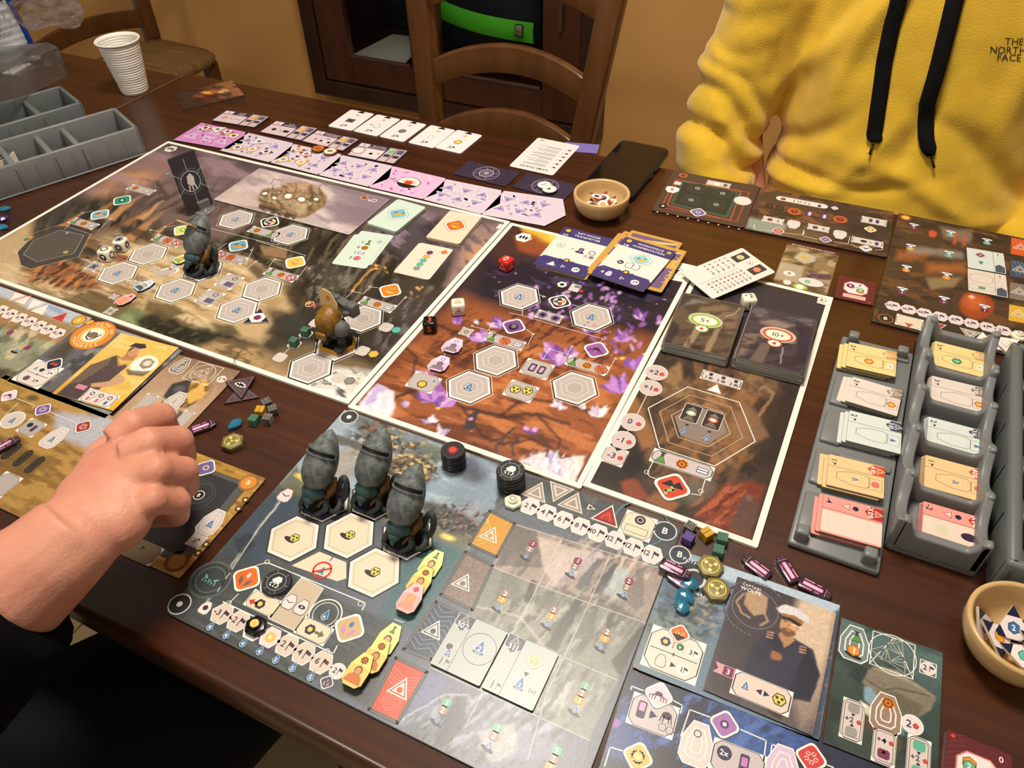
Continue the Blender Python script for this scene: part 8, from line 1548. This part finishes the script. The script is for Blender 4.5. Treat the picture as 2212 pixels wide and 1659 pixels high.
def squid_mini(label,px,py,z,group,tile=False):
    x,y=PT(px,py,z);root=empty('squid_miniature',(0,0,0));tag(root,label,'miniature',group)
    hexbase(root,M_navy,M_core)
    mb=MB();A,T=(0,-9,26),(1,29,63);prof=[3,8.6,11.6,13.2,14,14.4,14.4,14,13.4,12.5,11.2,9.6,7.6,4.8,.6]
    ax,u,w=axis_grid(mb,A,T,prof,32,.98)
    # seams pressed into the hood
    for i,p in enumerate(mb.v):
        q=Vector(p)-Vector(A)*mm;t=math.atan2(q.dot(w),q.dot(u));s_=abs(math.sin(t*3.5+q.dot(ax)*20));mb.v[i]=tuple(Vector(p)-(q-ax*q.dot(ax)).normalized()*(.6*mm*(s_ < .16)))
    mb.build('hood',M_res,root,True)
    # slotted crest band over the hood
    Am,Tm=Vector(A)*mm,Vector(T)*mm
    def arc(r0,r1,v0,v1,a0,a1,nm,m):
        b=MB();n=22
        for i in range(n+1):
            t=a0+(a1-a0)*i/n
            for r,v in ((r0,v0),(r1,v0),(r1,v1),(r0,v1)): b.v.append(tuple(Am+(Tm-Am)*v+(u*math.cos(t)+w*math.sin(t))*r*mm))
        for i in range(n):
            for q in range(4): k=i*4+q;k2=i*4+(q+1) % 4;b.f.append([k,k2,k2+4,k+4]);b.c.append(None)
        b.f+=[[3,2,1,0],[n*4,n*4+1,n*4+2,n*4+3]];b.c+=[None,None];b.build(nm,m,root)
    a0,a1=math.pi*.06,math.pi*.94
    arc(12.4,14.6,.565,.59,a0,a1,'crest_rim',M_res);arc(11.6,13.9,.65,.675,a0,a1,'crest_rim',M_res);arc(10,13.3,.59,.65,a0+.05,a1-.05,'crest_slot',M_core);arc(11,14.3,.565,.675,a0-.08,a0+.05,'crest_end',M_res);arc(11,14.3,.565,.675,a1-.05,a1+.08,'crest_end',M_res)
    mb=MB();ellip(mb,V(0,-10,24),V(9,7,7),16,10);ellip(mb,V(0,-15,20.5),V(5.5,4.5,4),14,8);ellip(mb,V(5,-8,23),V(6,5,5),14,8);ellip(mb,V(-5,-8,23),V(6,5,5),14,8);mb.tube([V(0,-16,20),V(0,-19,16.5),V(0,-19.5,14)],[.0035,.0022,.0008],8);mb.build('face',M_teal,root,True)
    mb=MB();mb.tube([V(0,2,8),V(0,1,18),V(0,0,28)],[.009,.0085,.010],12);mb.tube([V(11,6,30),V(12,2,22),V(9,-6,17)],[.004,.0042,.003],8);mb.tube([V(9,-6,17),V(6,-14,12)],[.002,.0012],6);ellip(mb,V(3,-5,17),V(6,5,4),12,8);mb.build('body',M_rust,root,True)
    for pts,rr in (([(14,6,16),(17,8,27),(20.5,9,32),(24,7,29),(24,4,20),(21,2,12),(17,4,8)],[2.2,2.5,2.7,2.7,2.6,2.3,1.8]),([(16,4,9),(20,-3,9),(19,-9,7),(13,-9,6),(11,-5,8)],[2.6,3,2.6,2,1.2]),([(4,0,17),(9,-6,15),(12,-12,10),(7,-16,6),(2,-20,5)],[3.2,3,2.8,2.4,1.2]),([(-5,0,18),(-9,-6,15),(-11,-12,10),(-12,-15,6),(-8,-18,4.6)],[3.2,3.2,3.,2.4,1.4]),([(-6,6,16),(-14,6,12),(-17,2,6),(-15,-4,5)],[2.8,2.8,2.2,1.2]),([(0,8,16),(-4,15,10),(2,17,5),(9,14,5)],[3,2.6,2.2,1.2])):
        # smooth the path
        P_=[Vector(p) for p in pts];fine=[];fr_=[]
        for i in range(len(P_)-1):
            p0,p1,p2,p3=P_[max(i-1,0)],P_[i],P_[i+1],P_[min(i+2,len(P_)-1)]
            for k in range(5): t=k/5;fine.append(.5*((2*p1)+(-p0+p2)*t+(2*p0-5*p1+4*p2-p3)*t*t+(-p0+3*p1-3*p2+p3)*t**3)*mm);fr_.append((rr[i]*(1-t)+rr[i+1]*t)*mm)
        fine.append(P_[-1]*mm);fr_.append(rr[-1]*mm);MB().tube(fine,fr_,10).build('tentacle',M_dres,root,True)
    if tile:
        c=Am+(Tm-Am)*.62+w*(15*mm);pts=[(-8,-2),(8,-2),(8,6),(3,13),(-8,13)];b=MB();nrm=ax*.9*mm
        b.v=[tuple(c+u*a*mm+w*q*mm-nrm) for a,q in pts]+[tuple(c+u*a*mm+w*q*mm+nrm) for a,q in pts];n=5;b.f=[[n-1-i for i in range(n)],[n+i for i in range(n)]]+[[i,(i+1) % n,n+(i+1) % n,n+i] for i in range(n)];b.c=[None]*(n+2);b.build('worker_tile',M_tant,root)
    root.location=(float(x),float(y),TZ+z);return root
squid_mini('grey squid-hooded miniature on a hex bay next to the eyelid tag',701,1083,PT_,'squid miniatures');squid_mini('grey squid-hooded miniature on a hex bay with a miniature on each side',812,1079,PT_,'squid miniatures');squid_mini('grey squid-hooded miniature on a hex bay beside the yellow lamp print',880,1160,PT_,'squid miniatures')
squid_mini('squid-hooded miniature with a tan tile in its crest on the desert board',439,583,BT,'squid miniatures',True)
# walker with the golden shell
x,y=PT(732,742,BT);g=empty('walker_miniature',(0,0,0));tag(g,'golden armoured walker miniature on a yellow hex base','miniature');hexbase(g,M_goldb,M_core)
mb=MB();axis_grid(mb,(-2,-16,22),(-4,10,47),[4,9,12,13.5,14,13.6,12.4,10,6,1],26,.9)
for i,p in enumerate(mb.v):
    if math.sin(p[0]*1500) > .55: mb.v[i]=tuple(Vector((p[0]*.93,p[1]*.95,p[2]*.985)))
mb.build('shell',M_gold,g,True)
mb=MB();mb.box(V(-3,-20,24),V(12,5,8),0,bev=.0015);mb.box(V(-16,-4,27),V(6,9,8),.2,bev=.0015);mb.build('jaw_plate',M_gold,g,True)
mb=MB();pts=[(-10,0),(10,0),(10,5),(3,17),(-6,19),(-10,15)];cc=V(-5,4,44);uu=Vector((1,.05,-.02));ww=Vector((-.1,.25,1)).normalized();nn=uu.cross(ww).normalized()*.9*mm;n=6
mb.v=[tuple(cc+uu*a*mm+ww*q*mm+nn) for a,q in pts]+[tuple(cc+uu*a*mm+ww*q*mm-nn) for a,q in pts];mb.f=[list(range(n)),[2*n-1-i for i in range(n)]]+[[(i+1) % n,i,n+i,n+(i+1) % n] for i in range(n)];mb.c=[None]*(n+2);mb.build('worker_tile',M_tant,g)
MB().lathe([(0,.0002),(.0022,.0002),(.0026,0)],14,cc+ww*11*mm+nn*1.05,M=Matrix(((uu.x,nn.normalized().x*-1 if False else ww.x,nn.normalized().x),(uu.y,ww.y,nn.normalized().y),(uu.z,ww.z,nn.normalized().z)))).build('tile_mark',mat('orange_mark',(190,110,60),.6),g)
mb=MB();mb.tube([V(-14,3,43),V(-5,2,46.5),V(6,0,41)],.0019,8);mb.build('crest_rim',M_gold,g,True)
mb=MB();mb.box(V(6,15,44),V(24,10,7),-.25,bev=.0015);mb.box(V(18,12,43),V(11,11,15),-.25,bev=.002);mb.box(V(-6,17,46),V(9,9,9),.1,bev=.0025);mb.tube([V(10,6,38),V(18,8,42)],.0032,8);mb.build('cannon',M_gres,g,True)
mb=MB();ellip(mb,V(12,-4,27),V(9,9,9),18,12);ellip(mb,V(-12,2,26),V(8,8,8),18,12);mb.build('shoulder',M_gres,g,True)
mb=MB();mb.tube([V(0,2,26),V(0,2,14)],[.011,.009],12);ellip(mb,V(5,-8,21),V(6,6,6),12,8);mb.build('body',M_dres,g,True)
for pts,rr in (([(8,0,18),(10,-6,13),(10,-6,6)],(5,4.4,5)),([(-6,4,18),(-8,0,12),(-9,0,5)],(5,4.2,4.6))): MB().tube([V(*p) for p in pts],[r*mm for r in rr],10).build('leg',M_dres,g,True)
for c_ in ((11,-11,5),(-9,-5,4.6)): MB().box(V(*c_),V(10,13,5),-.1,bev=.0018).build('foot',M_dres,g,True)
for pts in ([(16,-4,25),(21,2,20),(22,6,13)],[(-15,-6,24),(-17,-12,16),(-16,-14,8)]): MB().tube([V(*p) for p in pts],[.0034,.003,.0018],8).build('arm',M_dres,g,True)
g.location=(float(x),float(y),TZ+BT)
# ================================================================== dice
def die(label,px,py,z,s,ang,m,faces,col,tilt=None):
    """faces: {'t': [...], 'f': [...], 'r': [...]} lists of (kind, args) drawn on top, front (towards -y) and side (+x)"""
    x,y=PT(px,py,z+s/2);o=MB().box((0,0,0),(s,s,s),0,bev=s*.16).build('die',m,None,True);tag(o,label,'die','dice');h=s/2
    pm=MB();ax={'t': ((1,0,0),(0,1,0),(0,0,1)),'f': ((1,0,0),(0,0,1),(0,-1,0)),'r': ((0,1,0),(0,0,1),(1,0,0)),'l': ((0,-1,0),(0,0,1),(-1,0,0))}
    for f,L in faces.items():
        U,W_,N_=[Vector(q) for q in ax[f]]
        def pl(pts,c,k=1): 
            a=sum(pts[i-1][0]*pts[i][1]-pts[i][0]*pts[i-1][1] for i in range(len(pts)))
            if a < 0: pts=pts[::-1]
            pm.add([tuple(U*p*h+W_*q*h+N_*(h+.00004*k)) for p,q in pts],[list(range(len(pts)))],c)
        for it in L:
            kd=it[0]
            if kd == 'disc': pl([(it[1]*math.cos(t),it[1]*math.sin(t)) for t in [2*math.pi*i/24 for i in range(24)]],it[2],it[3])
            elif kd == 'poly': pl(it[1],it[2],it[3])
            elif kd == 'text':
                k=it[2]/.69;gl=[glyph(ch,True) for ch in it[1]];ox=it[3]-sum(q[2] for q in gl)*k/2
                for vs,fs,adv in gl: pm.add([tuple(U*(ox+a*k)*h+W_*(it[4]+(b-.345)*k)*h+N_*(h+.00012)) for a,b in vs],fs,it[5]);ox+=adv*k
    pm.build('print',INK,o);o.location=(float(x),float(y),TZ+z+h);o.rotation_euler=(0,0,ang);return o
M_ivory=mat('ivory_plastic',(232,226,206),.28,.5);M_redp=mat('red_plastic',(196,40,28),.25,.5);M_blkp=mat('black_plastic',(16,15,16),.22,.5)
NB=(32,34,62);IV=(232,226,206)
ds=.0150
sq=lambda k: [(-k,-k),(k,-k),(k,k),(-k,k)]
tri=lambda k: [(-k,-k*.8),(k,-k*.8),(0,k)]
die('white die with navy circle and square faces by the ringed station',230,549,BT,ds,.25,M_ivory,{'t': [('disc',.62,NB,1),('disc',.42,IV,2)],'f': [('disc',.62,NB,1),('poly',[(-.34,.3),(.34,.3),(0,-.36)],IV,2)],'r': [('disc',.62,NB,1),('poly',sq(.34),IV,2)]},NB)
die('white die with navy patterned circle faces behind the circle-and-square die',262,528,BT,ds,.35,M_ivory,{'t': [('disc',.64,NB,1),('disc',.5,(150,150,166),2),('disc',.34,NB,3),('text','XX',.4,0,0,IV)],'f': [('disc',.64,NB,1),('disc',.52,(150,150,166),2),('disc',.4,NB,3),('poly',sq(.2),IV,4)],'r': [('disc',.64,NB,1),('disc',.52,(130,130,150),2),('disc',.42,NB,3),('poly',sq(.16),IV,4)]},NB)
PK=(240,200,190)
die('red die with pale triangle faces near the indigo project card',1094,570,BT,ds,-.25,M_redp,{'t': [('text','0',1.1,0,0,PK)],'f': [('poly',tri(.6),PK,1),('poly',tri(.44),(196,40,28),2)],'r': [('poly',tri(.6),PK,1),('poly',tri(.44),(196,40,28),2),('poly',tri(.2),PK,3)]},PK)
OT=(206,84,44)
die('white die with orange triangle faces on the seam between boards',990,663,BT,ds,.55,M_ivory,{'t': [('poly',tri(.5),OT,1),('poly',tri(.3),IV,2)],'f': [('poly',tri(.66),OT,1),('poly',tri(.46),IV,2),('poly',tri(.3),OT,3)],'r': [('poly',tri(.6),OT,1),('poly',tri(.4),IV,2)]},OT)
die('black die with red numbers 3 and 5 on the board seam',929,702,BT,ds*.98,.42,M_blkp,{'t': [('text','3',1.0,0,0,(206,92,72))],'f': [('text','5',1.0,0,0,(206,92,72))]},OT)
die('white die with dark red numbers standing between the two sleeved decks',1617,652,BT+.0005,ds,.5,M_ivory,{'t': [('text','2',.8,.25,.1,(110,36,30)),('poly',[(-.7,.1),(-.3,.1),(-.5,.5)],(150,40,36),1)],'f': [('text','1',.9,-.2,.1,(110,36,30)),('poly',[(.1,-.6),(.6,-.6),(.35,-.1)],(150,40,36),1)],'r': [('text','4',.8,0,.3,(110,36,30)),('poly',[(-.3,-.6),(.3,-.6),(0,-.1)],(150,40,36),1)]},OT)
# ================================================================== resource cubes
CS=.0086
M_cg=mat('green_brick_resin',(44,84,66),.5,.4,noise=((84,128,104),(300,300,300),4,.2));M_cs=mat('silver_resin',(172,170,160),.42,.5,.2,noise=((60,58,54),(260,260,260),4,.25));M_csd=mat('silver_gap',(34,32,30),.6);M_cy=mat('gold_block',(206,158,44),.38,.5,noise=((176,126,30),(200,200,200),3,.25));M_cp=mat('violet_block',(78,54,124),.45,.4,noise=((98,72,146),(240,240,240),3,.25))
def cube(kind,label,px,py,z,ang,s=CS,group='resource cubes'):
    x,y=PT(px,py,z+s*.5);nm={'g': 'green_cube','s': 'silver_cube','y': 'gold_cube','p': 'violet_cube'}[kind]
    r=empty(nm,(0,0,0));tag(r,label,'cube',group);rr=random.Random(int(px*7+py))
    if kind == 'g':
        t=s/3;MB().box((0,0,s/2),(s*.93,)*3).build('core',M_cg,r);first=None
        for i in range(3):
            for j in range(3):
                for k in range(3):
                    if i == j == k == 1 or k == 0 and 0 < i < 2 and 0 < j < 2: continue
                    if first is None: first=MB().box((0,0,0),(t*.94,t*.94,t*.94),0,bev=t*.14).build('stone',M_cg,r);q=first
                    else: q=first.copy();COL.objects.link(q)
                    q.location=((i-1)*t,(j-1)*t,(k+.5)*t)
    elif kind == 's':
        MB().box((0,0,s/2),(s*.90,s*.90,s*.94)).build('core',M_csd,r);n=5;t=s/n;first=None
        for i in range(n):
            q=MB().box(((i-(n-1)/2)*t,0,s/2),(t*.62,s*(1+rr.uniform(-.04,.02)),s*(1+rr.uniform(-.03,.02))),0,bev=t*.12).build('slab',M_cs,r)
    elif kind == 'y':
        MB().box((0,0,s/2),(s*.9,s*.94,s*.94)).build('core',M_csd,r)
        for sx in (-1,1): MB().box((sx*s*.2575,0,s/2),(s*.485,s,s),0,bev=s*.05).build('half',M_cy,r)
    else:
        MB().box((0,0,s/2),(s,s,s),0,bev=s*.06).build('block',M_cp,r)
        for N_,U,W_ in (((0,0,1),(1,0,0),(0,1,0)),((0,-1,0),(1,0,0),(0,0,1)),((1,0,0),(0,1,0),(0,0,1))):
            N_,U,W_=Vector(N_),Vector(U),Vector(W_);c=Vector((0,0,s/2))+N_*s*.5;mb=MB()
            for a,b in ((-.26,0),(.26,0),(0,-.26),(0,.26)):
                d=[abs(U[i])*(s*.06 if a else s*.58)+abs(W_[i])*(s*.58 if a else s*.06)+abs(N_[i])*s*.05 for i in range(3)];mb.box(c+U*a*s+W_*b*s,d)
            mb.build('raised_square',M_cp,r)
    r.location=(float(x),float(y),TZ+z);r.rotation_euler=(0,0,ang);return r
for k_,px,py,z,an,lb in (('s',1490,1141,.0,-.25,'silver ridged cube behind the violet cube'),('p',1487,1164,0,-.2,'violet cube with raised squares between two player boards'),('y',1526,1155,0,-.6,'gold split cube beside the violet cube'),('g',1560,1165,0,.15,'green stone cube nearer the cavern board corner'),('g',1551,1191,0,.1,'green stone cube touching the slate path board'),('g',635,739,BT+.0005,.1,'green stone cube on the lower slot beside the golden walker'),('g',660,717,BT+.0005,.1,'green stone cube on the upper slot beside the golden walker'),('g',549,908,0,.2,'green stone cube in the loose cluster by the big board'),('y',563,889,0,.35,'gold split cube in the loose cluster by the big board'),('s',577,872,0,1.1,'silver ridged cube at the far end of the loose cluster'),('s',590,887,0,.9,'silver ridged cube in the middle of the loose cluster'),('s',579,906,0,.25,'silver ridged cube touching the green one in the cluster')): cube(k_,lb,px,py,z,an)
# ================================================================== cores, drops, radiant discs
M_corebody=mat('smoky_core',(58,40,50),.12,.5,coat=.6)
def core(label,px,py,z,ang,group='pink cores'):
    x,y=PT(px,py,z+.004);pts=[(-12,-4.2),(-11,-5.2),(7.5,-5.2),(9,-4),(12,-3.4),(13,-2),(13,2),(12,3.4),(9,4),(7.5,5.2),(-11,5.2),(-12,4.2)]
    mb=MB();mb.prism([(a*mm,b*mm) for a,b in pts],0,.0042);o=mb.build('power_core',M_corebody);bevel(o,.0009,2);tag(o,label,'token',group)
    I=Ink((0,0,0,.024,.01,-TZ+.00425+TZ*0),'mm');I.fr=(0,0,0,.024,.01,.00425-TZ);I.rrect((-1.5,0),14.5,2.6,.6,(232,186,206),1);I.rrect((-1.5,0),15.6,4,.8,(150,70,120),0);I.oring((5,0),1.5,.4,(206,120,170),2,10)
    for sy in (-1,1): I.rrect((-5,sy*3.6),8,1.1,.4,(206,140,180),0);I.rrect((2.5,sy*3.6),4,1.1,.4,(190,110,160),0);I.rrect((10.4,sy*1.5),2.4,1.,.3,(120,70,100),0)
    I.linemm([(8.3,-3.8),(8.3,3.8)],.4,(190,160,176),1);I.build('print',None,o);o.location=(float(x),float(y),TZ+z);o.rotation_euler=(0,0,ang);return o
core('pink power core lying partly under another core on the path board edge',1468,1252,PT_,2.85);core('pink power core resting on a second core at the path board edge',1458,1228,PT_+.0042,-.12)
core('pink power core lying on bare wood beside the green cubes',1635,1224,0,2.75);core('pink power core lying on bare wood between two other cores',1701,1229,0,2.3);core('pink power core lying on bare wood near the officer card',1760,1270,0,-.17);core('pink power core lying beside the single blue drop',437,921,0,.95)
core('pink power core standing in a slot of the golden board',10,960,PT_,1.3)
M_gem=mat('blue_gem',(60,176,214),.02,.6,trans=.7,ior=1.5,coat=1.)
def gem(label,px,py,z,ang,m=M_gem,s=.0058,group='blue drops'):
    x,y=PT(px,py,z+.003);mb=MB()
    def fn(u_,v_):
        a=2*math.pi*u_;b=math.pi*(v_-.5)*.998;r=math.cos(b);pinch=1.0 if math.cos(a) < 0 else 1-.62*math.cos(a)**1.5;return (s*1.45*math.cos(a)*r*(1.12 if math.cos(a) > 0 else .8)+s*.2,s*math.sin(a)*r*pinch,s*.55*math.sin(b)+s*.55)
    k=0;mb.grid(fn,11,6,closeu=True);o=mb.build('water_drop',m,None,False);tag(o,label,'token',group);o.location=(float(x),float(y),TZ+z);o.rotation_euler=(0,0,ang);return o
gem('blue glass drop touching the lower gold hex disc',1496,1262,PT_,3.6);gem('blue glass drop in the middle of three on the path board',1477,1283,PT_,-.4);gem('blue glass drop farthest from the gold hex discs on the path board',1475,1312,PT_,2.4);gem('single blue glass drop beside the loose cube cluster',511,913,0,-1.7)
gem('blue glass drop on the wood outside the big board corner',7,451,0,.6);gem('blue glass drop near the violet drop by the big board corner',4,490,0,.2);gem('violet glass drop by the big board corner',2,474,0,1.1,mat('violet_gem',(86,60,150),.05,.6,trans=.3,coat=1.),group=None)
M_brass=mat('aged_brass',(112,100,58),.45,.45,noise=((136,124,74),(150,150,150),4,.25))
def hexdisc(label,px,py,z,ang,r=10.8,h=5.):
    x,y=PT(px,py,z+h*mm);mb=MB();mb.prism([(a*mm,b*mm) for a,b in hexpts(0,0,r)],0,h*mm);o=mb.build('hex_disc',M_brass);bevel(o,.0007,2);tag(o,label,'token','brass hex discs');I=Ink((0,0,0,.02,.02,h*mm-TZ+.00003),'mm');YG=(226,206,104)
    I.oring((0,0),7,.7,YG,0,32);I.oring((0,0),5,.3,(176,160,80),0,28);I.oring((0,0),4,.3,(160,146,74),0,28);I.circ((0,0),1.3,YG,1,14)
    for k in range(3): a=2*math.pi*k/3+.4;I.circ((4.2*math.cos(a),4.2*math.sin(a)),1.5,(236,224,150),1,14);I.linemm([(1.2*math.cos(a),1.2*math.sin(a)),(3*math.cos(a),3*math.sin(a))],.6,YG,1)
    I.build('print',None,o);o.location=(float(x),float(y),TZ+z);o.rotation_euler=(0,0,ang)
hexdisc('brass hex disc with a glowing ring emblem touching the green cube',1535,1221,PT_,.25);hexdisc('brass hex disc with a glowing ring emblem between blue drop and officer card',1549,1271,PT_+.0006,.4);hexdisc('thick brass hex disc with a ring emblem on bare wood',501,952,0,.05,10.8,6.)
# ================================================================== discs, markers, worker tiles
def dstack(label_top,label,px,py,z,r,h,n,group,emblem):
    for k in range(n):
        o,I=disc('path_token',label_top if k == n-1 else label,px,py-(n-1-k)*0,z+k*h,r,h*.96,(36,36,38),(30,29,29),group if k < n-1 else None,'token',36,.0009)
        x0,y0=PT(px,py,z+n*h);o.location.x=float(x0)+rnd.uniform(-.0004,.0004)*(k < n-1);o.location.y=float(y0)+rnd.uniform(-.0004,.0004)*(k < n-1)
        if k == n-1:
            I.fr=(o.location.x,o.location.y,0,r*2,r*2,z+k*h+h*.96);R_=r*1000;I.oring((0,0),R_*.92,.4,(70,72,72),0,36)
            if emblem == 'splat': I.circ((0,0),R_*.62,(46,30,28),0,28);I.mmp([(R_*(.5 if k2 % 2 == 0 else .22)*math.cos(2*math.pi*k2/18),R_*(.5 if k2 % 2 == 0 else .22)*math.sin(2*math.pi*k2/18)) for k2 in range(18)],(214,54,52),1);I.circ((0,0),R_*.3,(222,60,56),2,14)
            else:
                I.oring((0,0),R_*.66,.6,(120,140,142),0,32);[I.linemm([(R_*.66*math.cos(a),R_*.66*math.sin(a)),(R_*.92*math.cos(a),R_*.92*math.sin(a))],.5,(120,140,142),0) for a in [math.pi/3*q for q in range(6)]]
                I.mmp([(-.36*R_,.05*R_),(-.1*R_,.38*R_),(.2*R_,.4*R_),(.34*R_,.12*R_),(.2*R_,-.12*R_),(-.2*R_,-.16*R_)],(232,228,222),1);[I.linemm([(q*.14*R_,-.1*R_),(q*.2*R_,-.28*R_),(q*.12*R_,-.4*R_)],1.,(232,228,222),1) for q in (-1.6,0,1.6)]
            I.build('print',None,o)
dstack('round black token with a red splat on top of its stack','round black token stacked under the red splat',978,971,PT_,.0108,.0040,5,'stack under the red splat','splat')
dstack('round black token with a white squid crest on top of its stack','round black token stacked under the squid crest',1103,1015,PT_,.0124,.0040,5,'stack under the squid crest','squid')
dstack('single round black token with a white squid crest on the action row','',597,1256,PT_,.0118,.0042,1,None,'squid')
M_cream=mat('cream_plastic',(232,226,200),.35,.45)
def marker(label,px,py,z,m,col,ring,r=8.2):
    x,y=PT(px,py,z+.005);root=empty('track_marker',(0,0,0));tag(root,label,'marker');b=MB().prism([(a*mm,q*mm) for a,q in hexpts(0,0,r)],0,.0045).build('base',m,root);bevel(b,.0012,3)
    MB().lathe([(.0042,.0044),(.0044,.0050),(.0042,.0066),(.0036,.0070)],24).build('knob',m,root,True);I=Ink((0,0,0,.01,.01,.00703-TZ),'mm');I.circ((0,0),3.4,col,0);I.oring((0,0),2.6,.6,ring,1,16);I.build('print',None,root);root.location=(float(x),float(y),TZ+z)
marker('cream hex marker at the start of the grey point track',1108,1080,PT_,M_cream,(232,226,200),(60,44,56));marker('black hex marker with a gold dot on the drop track',551,1349,PT_,M_blkp,(226,176,84),(246,220,150),8.8);marker('cream hex marker at the start of the orange board point track',2203,722,PT_,M_cream,(232,226,200),(60,44,56))
def worker(label,px,py,z,c,kd,ang=0.,group='worker tiles',w=16.,h=25.5):
    x,y=PT(px,py,z+.0024);fr=(float(x),float(y),ang,w*mm,h*mm,z+.0024);P_=worker_pts(w,h);cs,sn=math.cos(ang),math.sin(ang)
    mb=MB();mb.prism([((a*cs-b*sn)*mm,(a*sn+b*cs)*mm) for a,b in P_],-.0024,0,c,(44,34,30));o=mb.build('worker_tile',INK);o.location=(fr[0],fr[1],TZ+fr[5]);o.matrix_world=Matrix.Translation(o.location);tag(o,label,'tile',group);I=Ink(fr,'mm');k=h/25.5
    lt=tuple(min(255,int(v*1.08+8)) for v in c);I.mmp([(w*.5,h*.08),(w*.24,h*.5),(-w*.24,h*.5),(-w*.5,h*.08),(0,h*.16)],lt,0)
    skin,hair,suit={'green': ((206,160,120),(90,62,40),(150,160,90)),'yellow': ((196,140,80),(110,66,30),(190,104,40)),'pink': ((206,150,110),(196,130,80),(214,140,120)),'blue': ((206,170,140),(110,80,56),(70,84,96)),'rob': ((120,110,116),(96,88,96),(130,116,124))}[kd]
    I.mmp([(-w*.42,-h*.40),(w*.42,-h*.40),(w*.32,-h*.2),(w*.14,-h*.12),(-w*.14,-h*.12),(-w*.32,-h*.2)],suit,1);I.ell((0,-h*.02),w*.19,h*.14,hair,2,14);I.ell((0,-h*.04),w*.14,h*.11,skin,3,14)
    if kd == 'pink': I.oring((0,-h*.03),w*.26,w*.1,(214,150,90),4,16)
    y_=h*.30
    if kd == 'green': flask(I,0,y_,4.6,2,(110,130,70))
    elif kd == 'yellow': gear(I,0,y_,5,2,(190,96,40))
    elif kd == 'pink': I.circ((0,y_),2.4,(196,80,100),2,12);I.linemm([(0,y_-2.4),(0,y_+2.4)],.4,(140,40,60),3)
    elif kd == 'blue': bars(I,0,y_,3.2,2)
    else: I.oring((0,y_),2.4,.6,(90,70,90),2,12)
    I.build('print',None,o);return o
GRN,YEL,PNK,LBL,ROB=(206,212,128),(226,190,96),(224,160,160),(176,196,208),(206,176,206)
worker('yellow-green worker tile under the yellow and pink ones',933,1217,PT_,GRN,'green');worker('yellow worker tile between the green and pink ones',909,1254,PT_+.0024,YEL,'yellow');worker('pink worker tile on top of the yellow and green ones',888,1291,PT_+.0048,PNK,'pink')
worker('yellow-green worker tile under two yellow worker tiles',838,1380,PT_,GRN,'green');worker('yellow worker tile between a green and another yellow one',812,1416,PT_+.0024,YEL,'yellow');worker('yellow worker tile on top of a yellow and a green one',775,1447,PT_+.0048,YEL,'yellow')
worker('yellow-green worker tile beside the squid miniature on the desert board',394,558,BT+.0005,GRN,'green',-.3,h=22);worker('pale blue worker tile on the desert board slope',312,616,BT+.0005,LBL,'blue',-.3,h=22);worker('pink worker tile on the desert board slope',271,646,BT+.0005,PNK,'pink',-.3,h=22)
worker('lilac robot worker tile nearer the small slot on the violet board',980,746,BT+.0005,ROB,'rob',.05,w=18,h=23);worker('lilac robot worker tile nearer the gold hex slot on the violet board',951,785,BT+.0005,ROB,'rob',.05,w=18,h=23)
chit('navy-cornered white chit lying on the desert board below the hexes',556,686,.5,(36,40,74),(120,44,84),BT+.0004,8.)
for q,z,lb in (([(484,872),(560,858),(521,828)],0,'dark plum triangular tile lying underneath another triangle'),([(486,824),(521,861),(552,811)],.0022,'dark plum triangular tile with a white brain emblem')):
    P_=[PT(*p,z+.002) for p in q];c=(sum(float(p[0]) for p in P_)/3,sum(float(p[1]) for p in P_)/3);pts=[(float(p[0])-c[0],float(p[1])-c[1]) for p in P_]
    if sum(pts[i-1][0]*pts[i][1]-pts[i][0]*pts[i-1][1] for i in range(3)) < 0: pts=pts[::-1]
    o=MB().prism(pts,-.002,0,(78,58,68),(40,32,34)).build('triangle_tile',INK);o.location=(c[0],c[1],TZ+z+.002);o.matrix_world=Matrix.Translation(o.location);tag(o,lb,'tile','plum triangle tiles');I=Ink((c[0],c[1],0,.02,.02,z+.002),'mm');T=[(a*1000,b*1000) for a,b in pts]
    for k in (.9,.78,.5): I.ringmm([(a*k,b*k) for a,b in T],.35,(122,102,96),0)
    r=random.Random(3)
    for k in range(14): a=r.uniform(0,6.28);rr=r.uniform(7,11);I.linemm([(rr*.7*math.cos(a),rr*.7*math.sin(a)),(rr*.7*math.cos(a)+r.uniform(-3,3),rr*.7*math.sin(a)+r.uniform(-3,3))],.35,(122,102,96),1)
    if z: [I.ell((a,b),2.3,1.7,(236,230,226),2,10) for a,b in ((-3,1),(0,2),(3,1.2),(-1.6,-1),(1.8,-1),(0,.4),(4.4,-.2),(-4.4,-.2))]
    I.build('print',None,o)
